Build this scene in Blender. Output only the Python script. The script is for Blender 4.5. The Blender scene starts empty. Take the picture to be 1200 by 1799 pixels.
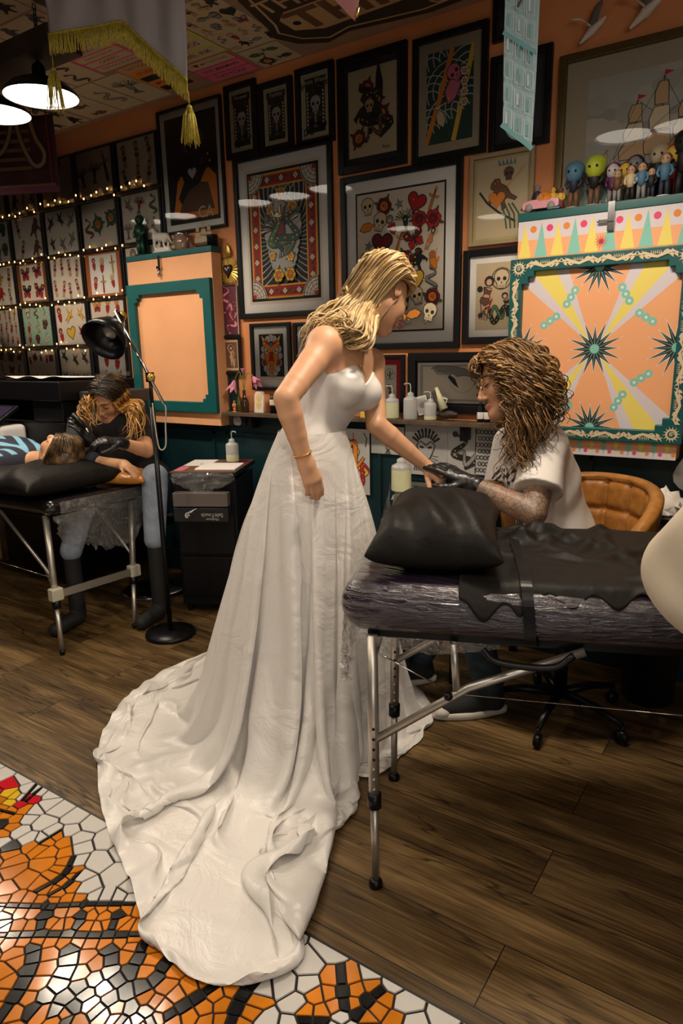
import bpy, bmesh, math, random
import numpy as np
from mathutils import Vector, Matrix
random.seed(7); RNG = np.random.RandomState(11)
S = bpy.context.scene; C = S.collection
PI = math.pi
# ---------------- camera ----------------
CAM = np.array([0.0, -3.05, 1.4]); FPX = 1200.0
PITCH, ROLL, YAW = math.radians(13.2), math.radians(1.07), math.radians(56.0)
_fh = np.array([-math.cos(YAW), math.sin(YAW), 0.0]); _rt = np.array([_fh[1], -_fh[0], 0.0]); _up = np.array([0, 0, 1.0])
_F = _fh*math.cos(PITCH) - _up*math.sin(PITCH); _D = -(_up*math.cos(PITCH) + _fh*math.sin(PITCH))
_cr, _sr = math.cos(ROLL), math.sin(ROLL)
_X = _rt*_cr + _D*_sr; _Y = -(-_rt*_sr + _D*_cr)      # image right, image up
cam = bpy.data.cameras.new('camera'); camo = bpy.data.objects.new('camera', cam); C.objects.link(camo)
camo.matrix_world = Matrix(((_X[0], _Y[0], -_F[0], CAM[0]), (_X[1], _Y[1], -_F[1], CAM[1]), (_X[2], _Y[2], -_F[2], CAM[2]), (0, 0, 0, 1)))
cam.sensor_fit = 'VERTICAL'; cam.sensor_height = 36.0; cam.lens = 36.0*FPX/1799.0; cam.clip_start = 0.05; cam.clip_end = 60
S.camera = camo
def ray(px, py):
    u, v = px-600.0, py-899.5
    return (_rt*(_cr*u-_sr*v) + _D*(_sr*u+_cr*v) + _F*FPX)/FPX
def W(px, py, Y=0.0):                                  # survey helper: where a sight line meets a plane parallel to the back wall
    r = ray(px, py); return CAM + r*((Y-CAM[1])/r[1])
def G(px, py, Z=0.0):                                  # ... or a horizontal plane
    r = ray(px, py); return CAM + r*((Z-CAM[2])/r[2])
def Dp(px, py, d): return CAM + ray(px, py)*d          # ... or a given distance
# ---------------- world, exposure ----------------
w = bpy.data.worlds.new('world'); S.world = w; w.use_nodes = True
w.node_tree.nodes['Background'].inputs[0].default_value = (1.0, 0.86, 0.72, 1)
w.node_tree.nodes['Background'].inputs[1].default_value = 0.025
S.view_settings.view_transform = 'Standard'; S.view_settings.look = 'None'; S.view_settings.gamma = 1.0
S.view_settings.use_curve_mapping = False; S.view_settings.exposure = 0.0
LAMP_W = 19.0            # watts of each pendant bulb
LAMP_COL = (1.0, 0.84, 0.66); BACK_LAMP = 0.85
# added fill light for assumed shop-window daylight behind the photographer; no window is modelled
def area(name, loc, tgt, sx, sy, power, col):
    l = bpy.data.lights.new(name, 'AREA'); l.shape = 'RECTANGLE'; l.size = sx; l.size_y = sy; l.energy = power; l.color = col
    o = bpy.data.objects.new(name, l); C.objects.link(o); o.location = loc
    o.rotation_euler = (Vector(tgt)-Vector(loc)).to_track_quat('-Z', 'Y').to_euler(); return o
area('added_fill_light', (1.9, -4.7, 1.75), (-1.6, -0.9, 0.9), 2.4, 1.5, 34, (1.0, 0.93, 0.84))
# ---------------- helpers ----------------
MATS = {}
def mat(name, col, rough=0.5, metal=0.0, var=0.0, bump=0.0, scale=20.0, **kw):
    if name in MATS: return MATS[name]
    m = bpy.data.materials.new(name); m.use_nodes = True; nt = m.node_tree; b = nt.nodes['Principled BSDF']
    b.inputs['Base Color'].default_value = (*col, 1); b.inputs['Roughness'].default_value = rough; b.inputs['Metallic'].default_value = metal
    for k, v in kw.items():
        k = {'spec': 'Specular IOR Level', 'coat': 'Coat Weight', 'coatr': 'Coat Roughness', 'trans': 'Transmission Weight', 'sheen': 'Sheen Weight',
             'sss': 'Subsurface Weight', 'em': 'Emission Strength', 'emc': 'Emission Color', 'alpha': 'Alpha', 'ior': 'IOR', 'aniso': 'Anisotropic'}[k]
        b.inputs[k].default_value = v
    if var or bump:
        tc = nt.nodes.new('ShaderNodeTexCoord'); n = nt.nodes.new('ShaderNodeTexNoise'); n.inputs['Scale'].default_value = scale; n.inputs['Detail'].default_value = 5
        nt.links.new(tc.outputs['Object'], n.inputs['Vector'])
        if var:
            r = nt.nodes.new('ShaderNodeValToRGB'); r.color_ramp.elements[0].position = .3; r.color_ramp.elements[1].position = .7
            r.color_ramp.elements[0].color = (*[c*(1-var) for c in col], 1); r.color_ramp.elements[1].color = (*[min(1, c*(1+var)) for c in col], 1)
            nt.links.new(n.outputs['Fac'], r.inputs[0]); nt.links.new(r.outputs[0], b.inputs['Base Color'])
        if bump:
            bp = nt.nodes.new('ShaderNodeBump'); bp.inputs['Strength'].default_value = bump; bp.inputs['Distance'].default_value = .01
            nt.links.new(n.outputs['Fac'], bp.inputs['Height']); nt.links.new(bp.outputs[0], b.inputs['Normal'])
    MATS[name] = m; return m
class MB:                                              # collects geometry, then links it as ONE mesh object
    def __init__(s): s.v = []; s.f = []; s.m = []; s.sm = []; s.mats = []
    def mi(s, m):
        if m not in s.mats: s.mats.append(m)
        return s.mats.index(m)
    def add(s, vs, fs, m, smooth=False):
        o = len(s.v); s.v += [tuple(map(float, p)) for p in vs]; k = s.mi(m)
        for f in fs: s.f.append(tuple(i+o for i in f)); s.m.append(k); s.sm.append(smooth)
        return s
    def box(s, c, d, m, rot=None):                      # centre, full size
        vs = []
        for x in (-.5, .5):
            for y in (-.5, .5):
                for z in (-.5, .5):
                    p = Vector((x*d[0], y*d[1], z*d[2])); 
                    if rot is not None: p = rot @ p
                    vs.append((p.x+c[0], p.y+c[1], p.z+c[2]))
        return s.add(vs, [(0,1,3,2),(4,6,7,5),(0,4,5,1),(2,3,7,6),(0,2,6,4),(1,5,7,3)], m)
    def bx(s, x0, x1, y0, y1, z0, z1, m): return s.box(((x0+x1)/2, (y0+y1)/2, (z0+z1)/2), (abs(x1-x0), abs(y1-y0), abs(z1-z0)), m)
    def rings(s, rs, m, close=True, caps=True, smooth=True):
        n = len(rs[0]); fs = []
        for i in range(len(rs)-1):
            for j in range(n if close else n-1):
                k = (j+1) % n; fs.append((i*n+j, i*n+k, (i+1)*n+k, (i+1)*n+j))
        if caps and close: fs += [tuple(range(n))[::-1], tuple((len(rs)-1)*n+j for j in range(n))]
        return s.add([p for r in rs for p in r], fs, m, smooth)
    def tube(s, pts, r, m, n=8, caps=True, flat=1.0, smooth=True):
        pts = [np.array(p, float) for p in pts]; L = len(pts); rr = r if hasattr(r, '__len__') else [r]*L
        rs = []; up = None
        for i in range(L):
            t = pts[min(i+1, L-1)]-pts[max(i-1, 0)]; t /= (np.linalg.norm(t)+1e-9)
            if up is None: a = np.array([0, 0, 1.0]) if abs(t[2]) < .9 else np.array([1.0, 0, 0])
            else: a = up
            u = a-t*a.dot(t); u /= (np.linalg.norm(u)+1e-9); v = np.cross(t, u); up = u
            rs.append([pts[i]+rr[i]*(math.cos(2*PI*k/n)*u*flat+math.sin(2*PI*k/n)*v) for k in range(n)])
        return s.rings(rs, m, caps=caps, smooth=smooth)
    def lathe(s, prof, m, c=(0, 0, 0), n=24, axis=None, caps=False):
        rs = []; R = Matrix.Identity(3) if axis is None else Vector((0, 0, 1)).rotation_difference(Vector(axis)).to_matrix()
        for r, z in prof:
            ring = []
            for k in range(n):
                p = R @ Vector((r*math.cos(2*PI*k/n), r*math.sin(2*PI*k/n), z)); ring.append((p.x+c[0], p.y+c[1], p.z+c[2]))
            rs.append(ring)
        return s.rings(rs, m, caps=caps)
    def ball(s, c, r, m, n=14, k=9, rot=None):
        r = r if hasattr(r, '__len__') else (r, r, r); rs = []
        for i in range(1, k):
            a = PI*i/k; ring = []
            for j in range(n):
                p = Vector((r[0]*math.sin(a)*math.cos(2*PI*j/n), r[1]*math.sin(a)*math.sin(2*PI*j/n), -r[2]*math.cos(a)))
                if rot is not None: p = rot @ p
                ring.append((p.x+c[0], p.y+c[1], p.z+c[2]))
            rs.append(ring)
        return s.rings(rs, m)
    def build(s, name, parent=None, bevel=0, sub=0, seg=2, **tags):
        me = bpy.data.meshes.new(name); me.from_pydata(s.v, [], s.f)
        for m in s.mats: me.materials.append(m)
        me.polygons.foreach_set('material_index', s.m); me.polygons.foreach_set('use_smooth', s.sm); me.update()
        o = bpy.data.objects.new(name, me); C.objects.link(o)
        if parent is not None:
            o.parent = parent; o.matrix_parent_inverse = Matrix.Translation(parent.location).inverted()
        if bevel:
            b = o.modifiers.new('bevel', 'BEVEL'); b.width = bevel; b.segments = seg; b.limit_method = 'ANGLE'; b.angle_limit = .7
            me.polygons.foreach_set('use_smooth', [True]*len(me.polygons)); wn = o.modifiers.new('wn', 'WEIGHTED_NORMAL'); wn.keep_sharp = True
        if sub: u = o.modifiers.new('sub', 'SUBSURF'); u.levels = sub; u.render_levels = sub
        for k, v in tags.items(): o[k] = v
        return o
def thing(name, label, cat, loc=(0, 0, 0), group=None):
    o = bpy.data.objects.new(name, None); C.objects.link(o); o.location = loc; o.empty_display_size = .05
    o['label'] = label; o['category'] = cat
    if group: o['group'] = group
    return o
def copy_tree(o, parent=None):
    c = o.copy(); C.objects.link(c)
    if parent is not None: c.parent = parent
    for ch in o.children: copy_tree(ch, c)
    return c
def spline(pts, n=8):                                   # Catmull-Rom through points
    P = [np.array(p, float) for p in pts]; P = [2*P[0]-P[1]]+P+[2*P[-1]-P[-2]]; out = []
    for i in range(1, len(P)-2):
        for k in range(n):
            t = k/n; out.append(.5*((2*P[i])+(-P[i-1]+P[i+1])*t+(2*P[i-1]-5*P[i]+4*P[i+1]-P[i+2])*t*t+(-P[i-1]+3*P[i]-3*P[i+1]+P[i+2])*t**3))
    out.append(P[-2]); return out
# shared materials
M_peach = mat('wall_peach_paint', (.62, .235, .085), .55, var=.06, bump=.05, scale=9)
M_teal = mat('dark_teal_paint', (.004, .024, .029), .4, var=.15, scale=6)
M_tealf = mat('teal_frame_paint', (.004, .082, .082), .4, var=.1, scale=8)
M_black = mat('black_wood', (.005, .005, .006), .4, spec=.3)
M_blackp = mat('black_plastic', (.005, .005, .006), .35, spec=.25)
M_blackm = mat('black_metal', (.006, .006, .007), .32, .2, spec=.3)
M_chrome = mat('chrome', (.6, .6, .6), .15, 1.0)
M_alu = mat('brushed_aluminium', (.50, .47, .42), .38, .85)
M_paper = mat('paper', (.66, .58, .47), .8, var=.05, scale=5)
M_white = mat('white_card', (.75, .72, .68), .75)
M_gold = mat('gold', (.55, .36, .08), .35, .7)
M_wood = mat('dark_shelf_wood', (.09, .055, .03), .6, var=.4, scale=12)
# glass that lets everything through and mirrors the lamps
def glass_mat():
    m = bpy.data.materials.new('picture_glass'); m.use_nodes = True; nt = m.node_tree; nt.nodes.clear()
    o = nt.nodes.new('ShaderNodeOutputMaterial'); mx = nt.nodes.new('ShaderNodeMixShader'); f = nt.nodes.new('ShaderNodeFresnel'); f.inputs[0].default_value = 1.45
    t = nt.nodes.new('ShaderNodeBsdfTransparent'); g = nt.nodes.new('ShaderNodeBsdfGlossy'); g.inputs['Roughness'].default_value = 0.02
    nt.links.new(f.outputs[0], mx.inputs[0]); nt.links.new(t.outputs[0], mx.inputs[1]); nt.links.new(g.outputs[0], mx.inputs[2]); nt.links.new(mx.outputs[0], o.inputs[0]); return m
M_glass = glass_mat()
def film_mat():                                        # cling film: clear, crumpled, sharply glossy
    m = bpy.data.materials.new('cling_film'); m.use_nodes = True; nt = m.node_tree; nt.nodes.clear()
    o = nt.nodes.new('ShaderNodeOutputMaterial'); mx = nt.nodes.new('ShaderNodeMixShader'); f = nt.nodes.new('ShaderNodeLayerWeight'); f.inputs[0].default_value = .35
    t = nt.nodes.new('ShaderNodeBsdfTransparent'); g = nt.nodes.new('ShaderNodeBsdfGlossy'); g.inputs['Roughness'].default_value = 0.09
    tc = nt.nodes.new('ShaderNodeTexCoord'); n = nt.nodes.new('ShaderNodeTexNoise'); n.inputs['Scale'].default_value = 38; n.inputs['Detail'].default_value = 4; n.inputs['Distortion'].default_value = 2.5
    b = nt.nodes.new('ShaderNodeBump'); b.inputs['Strength'].default_value = 1; b.inputs['Distance'].default_value = .03
    L = nt.links.new; L(tc.outputs['Object'], n.inputs['Vector']); L(n.outputs[0], b.inputs['Height']); L(b.outputs[0], g.inputs['Normal']); L(b.outputs[0], f.inputs['Normal'])
    df = nt.nodes.new('ShaderNodeBsdfDiffuse'); df.inputs[0].default_value = (.8, .78, .75, 1); m2 = nt.nodes.new('ShaderNodeMixShader'); m2.inputs[0].default_value = .9; L(df.outputs[0], m2.inputs[1]); L(g.outputs[0], m2.inputs[2])
    ad = nt.nodes.new('ShaderNodeMath'); ad.operation = 'MULTIPLY_ADD'; ad.inputs[1].default_value = .8; ad.inputs[2].default_value = .05; ad.use_clamp = True; L(f.outputs['Facing'], ad.inputs[0])
    L(ad.outputs[0], mx.inputs[0]); L(t.outputs[0], mx.inputs[1]); L(m2.outputs[0], mx.inputs[2]); L(mx.outputs[0], o.inputs[0]); return m
M_film = film_mat()
# ================= THE ROOM =================
CEIL = 2.81; XL, XR, YB = -7.2, 2.6, -5.6
def floor_mat():
    m = bpy.data.materials.new('wood_plank_floor'); m.use_nodes = True; nt = m.node_tree; N = nt.nodes.new; L = nt.links.new; b = nt.nodes['Principled BSDF']
    tc = N('ShaderNodeTexCoord'); br = N('ShaderNodeTexBrick'); br.inputs['Scale'].default_value = 1; br.inputs['Brick Width'].default_value = 1.22; br.inputs['Row Height'].default_value = .19
    br.inputs['Mortar Size'].default_value = .0016; br.inputs['Color1'].default_value = (.25, .25, .25, 1); br.inputs['Color2'].default_value = (.85, .85, .85, 1); br.inputs['Mortar'].default_value = (0, 0, 0, 1); br.offset = .37
    L(tc.outputs['Object'], br.inputs['Vector'])
    off = N('ShaderNodeVectorMath'); off.operation = 'MULTIPLY_ADD'; off.inputs[1].default_value = (7, 3, 0); L(br.outputs['Color'], off.inputs[0]); L(tc.outputs['Object'], off.inputs[2])
    def noise(sx, sy, sc, det, dist=0.0):
        mp = N('ShaderNodeMapping'); mp.inputs['Scale'].default_value = (sx, sy, 1); L(off.outputs[0], mp.inputs[0]); n = N('ShaderNodeTexNoise')
        n.inputs['Scale'].default_value = sc; n.inputs['Detail'].default_value = det; n.inputs['Distortion'].default_value = dist; L(mp.outputs[0], n.inputs['Vector']); return n
    n1 = noise(1.2, 9, 1.6, 8, .8); n2 = noise(3, 60, 2.0, 6, .2); n3 = noise(1.0, 2.2, 1.2, 3, .3); n4 = noise(60, 5, 1.0, 3)
    r = N('ShaderNodeValToRGB'); e = r.color_ramp.elements; e[0].position = .33; e[0].color = (.016, .009, .0035, 1); e[1].position = .72; e[1].color = (.31, .195, .078, 1)
    e2 = e.new(.5); e2.color = (.098, .057, .020, 1)
    a = N('ShaderNodeMath'); a.operation = 'MULTIPLY_ADD'; a.inputs[1].default_value = .35; L(n2.outputs[0], a.inputs[0])
    a2 = N('ShaderNodeMath'); a2.operation = 'MULTIPLY_ADD'; a2.inputs[1].default_value = .45; L(n1.outputs[0], a2.inputs[0]); 
    a3 = N('ShaderNodeMath'); a3.operation = 'MULTIPLY'; a3.inputs[1].default_value = .22; L(n3.outputs[0], a3.inputs[0]); L(a3.outputs[0], a2.inputs[2]); L(a2.outputs[0], a.inputs[2]); L(a.outputs[0], r.inputs[0])
    mx = N('ShaderNodeMixRGB'); mx.blend_type = 'MULTIPLY'; mx.inputs[0].default_value = .9
    sm = N('ShaderNodeMath'); sm.operation = 'SUBTRACT'; sm.inputs[0].default_value = 1; L(br.outputs['Fac'], sm.inputs[1]); L(r.outputs[0], mx.inputs[1]); L(sm.outputs[0], mx.inputs[2])
    # dark cracks along the grain
    vr = N('ShaderNodeValToRGB'); vr.color_ramp.elements[0].position = .488; vr.color_ramp.elements[0].color = (1, 1, 1, 1); vr.color_ramp.elements[1].position = .512; vr.color_ramp.elements[1].color = (1, 1, 1, 1)
    c = vr.color_ramp.elements.new(.5); c.color = (.12, .10, .08, 1); n5 = noise(.8, 7, 1.1, 4, .6); L(n5.outputs[0], vr.inputs[0])
    mx2 = N('ShaderNodeMixRGB'); mx2.blend_type = 'MULTIPLY'; mx2.inputs[0].default_value = .85; L(mx.outputs[0], mx2.inputs[1]); L(vr.outputs[0], mx2.inputs[2]); L(mx2.outputs[0], b.inputs['Base Color'])
    b.inputs['Roughness'].default_value = .42; b.inputs['Specular IOR Level'].default_value = .35
    bp = N('ShaderNodeBump'); bp.inputs['Strength'].default_value = .35; bp.inputs['Distance'].default_value = .003; L(a.outputs[0], bp.inputs['Height']); L(bp.outputs[0], b.inputs['Normal'])
    return m
ST = dict(kind='structure')
YM = -1.944
MB().bx(XL, XR, YM, 0, -.05, 0, floor_mat()).build('floor', **ST)
MB().bx(XL, XR, -.005, .15, -.05, CEIL+.05, M_peach).build('wall_back', **ST)
MB().bx(XL-.1, XL, YB, .15, -.05, CEIL+.05, mat('side_wall_paint', (.10, .05, .03), .6)).build('wall_left', **ST)
MB().bx(XR, XR+.1, YB, .15, -.05, CEIL+.05, mat('side_wall_paint', (0,0,0))).build('wall_right', **ST)
MB().bx(XL, XR, YB, .15, CEIL, CEIL+.08, mat('ceiling_paint', (.30, .19, .13), .7, var=.08, scale=5)).build('ceiling', **ST)
# teal wainscot under the shelf line, with panel mouldings
wz = 1.045; mb = MB(); mb.bx(XL, XR, -.022, -.0055, 0.0, wz, M_teal)
for k in range(18):
    x0 = XL+.1+k*.53
    for (a, b_, c, d) in ((x0, x0+.43, .20, .215), (x0, x0+.43, .93, .945), (x0, x0+.015, .20, .945), (x0+.415, x0+.43, .20, .945)): mb.bx(a, b_, -.034, -.0221, c, d, M_teal)
mb.build('trim_1', **ST)
MB().bx(XL, XR, -.040, -.0225, 0.0, .14, M_teal).build('baseboard_back', bevel=.004, **ST)
MB().bx(XL, XR, YM-.006, YM+.004, 0, .0022, mat('edge_strip', (.01, .01, .01), .4)).build('trim_2', **ST)
# ---------- broken tile mosaic ----------
M_grout = mat('grout', (.018, .014, .011), .9)
T_white = mat('white_tile', (.60, .575, .54), .11, var=.05, scale=3, coat=.3); T_or = mat('orange_tile', (.60, .19, .012), .11, var=.22, scale=7, coat=.3)
T_blk = mat('black_tile', (.008, .008, .009), .14, spec=.35); T_red = mat('red_tile', (.5, .01, .02), .12); T_yel = mat('yellow_tile', (.65, .42, .02), .12)
def poly_px(pts): return [tuple(G(*p)[:2]) for p in pts]
def inside(p, poly):
    x, y = p; c = False; n = len(poly)
    for i in range(n):
        x1, y1 = poly[i]; x2, y2 = poly[(i+1) % n]
        if (y1 > y) != (y2 > y) and x < (x2-x1)*(y-y1)/(y2-y1)+x1: c = not c
    return c
tiger = poly_px([(-300,1500),(0,1512),(18,1495),(45,1482),(68,1492),(88,1470),(118,1466),(136,1488),(131,1520),(137,1560),(150,1586),(200,1592),(300,1586),(420,1640),(455,1720),(456,1800),(450,1900),(-300,1990)])
paw = poly_px([(615+92*math.cos(a*PI/12), 1800+86*math.sin(a*PI/12)) for a in range(24)])
pawc = poly_px([(607+30*math.cos(a*PI/6), 1800+22*math.sin(a*PI/6)) for a in range(12)])
face = poly_px([(-40,1400),(10,1402),(35,1410),(52,1420),(60,1432),(30,1450),(25,1462),(0,1475),(-40,1480)])
redp = [poly_px([(-20,1385),(10,1372),(34,1366),(22,1378),(4,1392),(-20,1400)]), poly_px([(32,1410),(48,1402),(58,1404),(52,1416),(36,1420)])]
yelp = poly_px([(5,1398),(24,1392),(34,1408),(20,1414),(8,1408)])
def cls(p):
    for q in redp:
        if inside(p, q): return T_red
    if inside(p, yelp): return T_yel
    if inside(p, pawc): return T_white
    if inside(p, tiger) or inside(p, paw) or inside(p, face): return T_or
    return T_white
rr = random.Random(5); seeds = []
x0, x1, y0, y1 = -2.9, .6, -3.6, YM-.004
grid = {}
def far(p, r):
    gx, gy = int(p[0]/.12), int(p[1]/.12)
    for i in range(gx-1, gx+2):
        for j in range(gy-1, gy+2):
            for q in grid.get((i, j), ()):
                if (p[0]-q[0])**2+(p[1]-q[1])**2 < ((r+q[2])/2)**2: return False
    return True
def put(p, m_, r, mind):
    gx, gy = int(p[0]/.12), int(p[1]/.12)
    for i in range(gx-1, gx+2):
        for j in range(gy-1, gy+2):
            for q in grid.get((i, j), ()):
                if (p[0]-q[0])**2+(p[1]-q[1])**2 < mind**2: return
    if not (x0 < p[0] < x1 and y0 < p[1] < y1): return
    grid.setdefault((gx, gy), []).append((p[0], p[1], r)); seeds.append((p[0], p[1], m_))
def resamp(pts, step):
    acc = [np.array(pts[0])]
    for p in pts[1:]:
        p = np.array(p)
        while np.linalg.norm(p-acc[-1]) > step: t = p-acc[-1]; acc.append(acc[-1]+t/np.linalg.norm(t)*step)
    return acc
STRIPES = (([(0,1592),(80,1594),(160,1590),(240,1590)],.014), ([(0,1645),(90,1643),(170,1645),(250,1643)],.018), ([(12,1592),(4,1620),(-12,1650)],.03), ([(80,1592),(78,1620),(60,1645)],.022),
    ([(148,1590),(142,1615),(125,1642)],.022), ([(208,1590),(204,1615),(192,1640)],.022), ([(55,1648),(58,1690),(40,1730),(15,1770),(-10,1800)],.03), ([(122,1650),(125,1690),(105,1730),(70,1760),(40,1800)],.03),
    ([(192,1650),(196,1690),(190,1715),(150,1730),(110,1760),(85,1800)],.03), ([(250,1665),(235,1700),(215,1720),(165,1740),(130,1770),(115,1800)],.03), ([(290,1700),(265,1730),(225,1745),(180,1765),(155,1800)],.03),
    ([(445,1730),(420,1760),(405,1800)],.028), ([(370,1738),(330,1765),(290,1790),(280,1810)],.028), ([(265,1800),(255,1778),(235,1772),(215,1782),(208,1805)],.022),
    ([(125,1516),(112,1540),(85,1556),(58,1570)],.018), ([(134,1540),(115,1560),(90,1572)],.012), ([(78,1478),(84,1468),(100,1466)],.012), ([(20,1492),(24,1482),(36,1482)],.012),
    ([(600,1720),(602,1745),(606,1775)],.026), ([(665,1745),(640,1765),(628,1785)],.026), ([(535,1795),(560,1796),(580,1797)],.024), ([(0,1425),(20,1430)],.008),([(44,1402),(60,1384)],.006),([(52,1404),(72,1386)],.006),([(0,1450),(18,1446)],.008))
CEN = []
for px, w_ in STRIPES:
    w_ = max(w_*1.15, .014); c_ = resamp([q[:2] for q in spline([(*G(*p)[:2], 0) for p in px], 6)], .034)
    for k in range(len(c_)):
        t = c_[min(k+1, len(c_)-1)]-c_[max(k-1, 0)]; t = t/(np.linalg.norm(t)+1e-9); CEN.append((c_[k], np.array([-t[1], t[0]]), w_*(1 if 0 < k < len(c_)-1 else .7)))
for c_, n_, w_ in CEN: put(c_, T_blk, .02, w_*.8)
for c_, n_, w_ in CEN:
    for s_ in (-1, 1): q = c_+n_*s_*w_; put(q, cls(q), .03, w_*.82)
for P_ in (tiger+[tiger[0]], paw+[paw[0]], face+[face[0]], pawc+[pawc[0]]):
    c_ = resamp(P_, .045); 
    for k in range(len(c_)-1):
        t = c_[k+1]-c_[k]; n_ = np.array([-t[1], t[0]])/np.linalg.norm(t)
        for s_ in (-1, 1): q = c_[k]+n_*s_*.016; put(q, cls(q), .04, .024)
for k in range(15000):
    p = (rr.uniform(x0, x1), rr.uniform(y0, y1)); m_ = cls(p)
    r = .088 if m_ is T_white else (.058 if m_ is T_or else .022)
    if p[1] < -2.75: r = .11
    if m_ is T_white and inside(p, pawc): r = .03
    r *= rr.uniform(.45, 1.1)
    if far(p, r): grid.setdefault((int(p[0]/.12), int(p[1]/.12)), []).append((p[0], p[1], r)); seeds.append((p[0], p[1], m_))
SA = np.array([(s[0], s[1]) for s in seeds])
def clip(poly, nx, ny, c):                             # keep nx*x+ny*y<=c
    out = []
    for i in range(len(poly)):
        a, b = poly[i], poly[(i+1) % len(poly)]; da = nx*a[0]+ny*a[1]-c; db = nx*b[0]+ny*b[1]-c
        if da <= 0: out.append(a)
        if (da < 0) != (db < 0) and abs(da-db) > 1e-12: t = da/(da-db); out.append((a[0]+(b[0]-a[0])*t, a[1]+(b[1]-a[1])*t))
    return out
mb = MB(); mb.bx(XL, XR, YB, YM, -.05, 0, M_grout)
for i, (sx, sy, m_) in enumerate(seeds):
    d = np.hypot(SA[:, 0]-sx, SA[:, 1]-sy); idx = np.argsort(d)[1:22]
    g = .0028 if m_ is T_white else .0023
    poly = [(x0, y0), (x1, y0), (x1, y1), (x0, y1)]
    for j in idx:
        nx, ny = SA[j]-(sx, sy); L_ = math.hypot(nx, ny); nx /= L_; ny /= L_
        poly = clip(poly, nx, ny, nx*(sx+SA[j][0])/2+ny*(sy+SA[j][1])/2-g)
        if len(poly) < 3: break
    if len(poly) < 3: continue
    ta, tb = rr.gauss(0, .007), rr.gauss(0, .007)
    n = len(poly); cx = sum(p[0] for p in poly)/n; cy = sum(p[1] for p in poly)/n
    top = [(cx+(p[0]-cx)*.965, cy+(p[1]-cy)*.965, .0045+ta*(p[0]-cx)+tb*(p[1]-cy)) for p in poly]; bot = [(p[0], p[1], .001) for p in poly]
    mb.add(top+bot, [tuple(range(n))]+[(k, n+k, n+(k+1) % n, (k+1) % n) for k in range(n)], m_)
mb.build('floor_mosaic', **ST)
# ================= PICTURES =================
INK = {n: mat('ink_'+n, c, .6) for n, c in dict(black=(.012,.011,.012), red=(.42,.012,.015), drkred=(.14,.01,.015), green=(.05,.13,.05), dkgreen=(.012,.05,.04), yellow=(.72,.44,.05), cream=(.62,.50,.32), tan=(.50,.32,.16),
      flesh=(.62,.36,.22), blue=(.08,.20,.30), teal=(.03,.22,.22), grey=(.22,.21,.20), ltgrey=(.45,.43,.40), pink=(.62,.16,.24), white=(.72,.69,.64), orange=(.68,.22,.02), brown=(.13,.06,.03), paper=(.66,.58,.47), aged=(.50,.41,.26), mint=(.20,.50,.42),
      lilac=(.62,.56,.60), peach=(.80,.37,.17), lemon=(.76,.62,.13), darknavy=(.015,.02,.04), maroon=(.10,.012,.03), sea=(.18,.26,.22), sky=(.36,.35,.31), hotpink=(.70,.04,.14), lime=(.50,.58,.04), purple=(.14,.03,.12)).items()}
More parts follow.
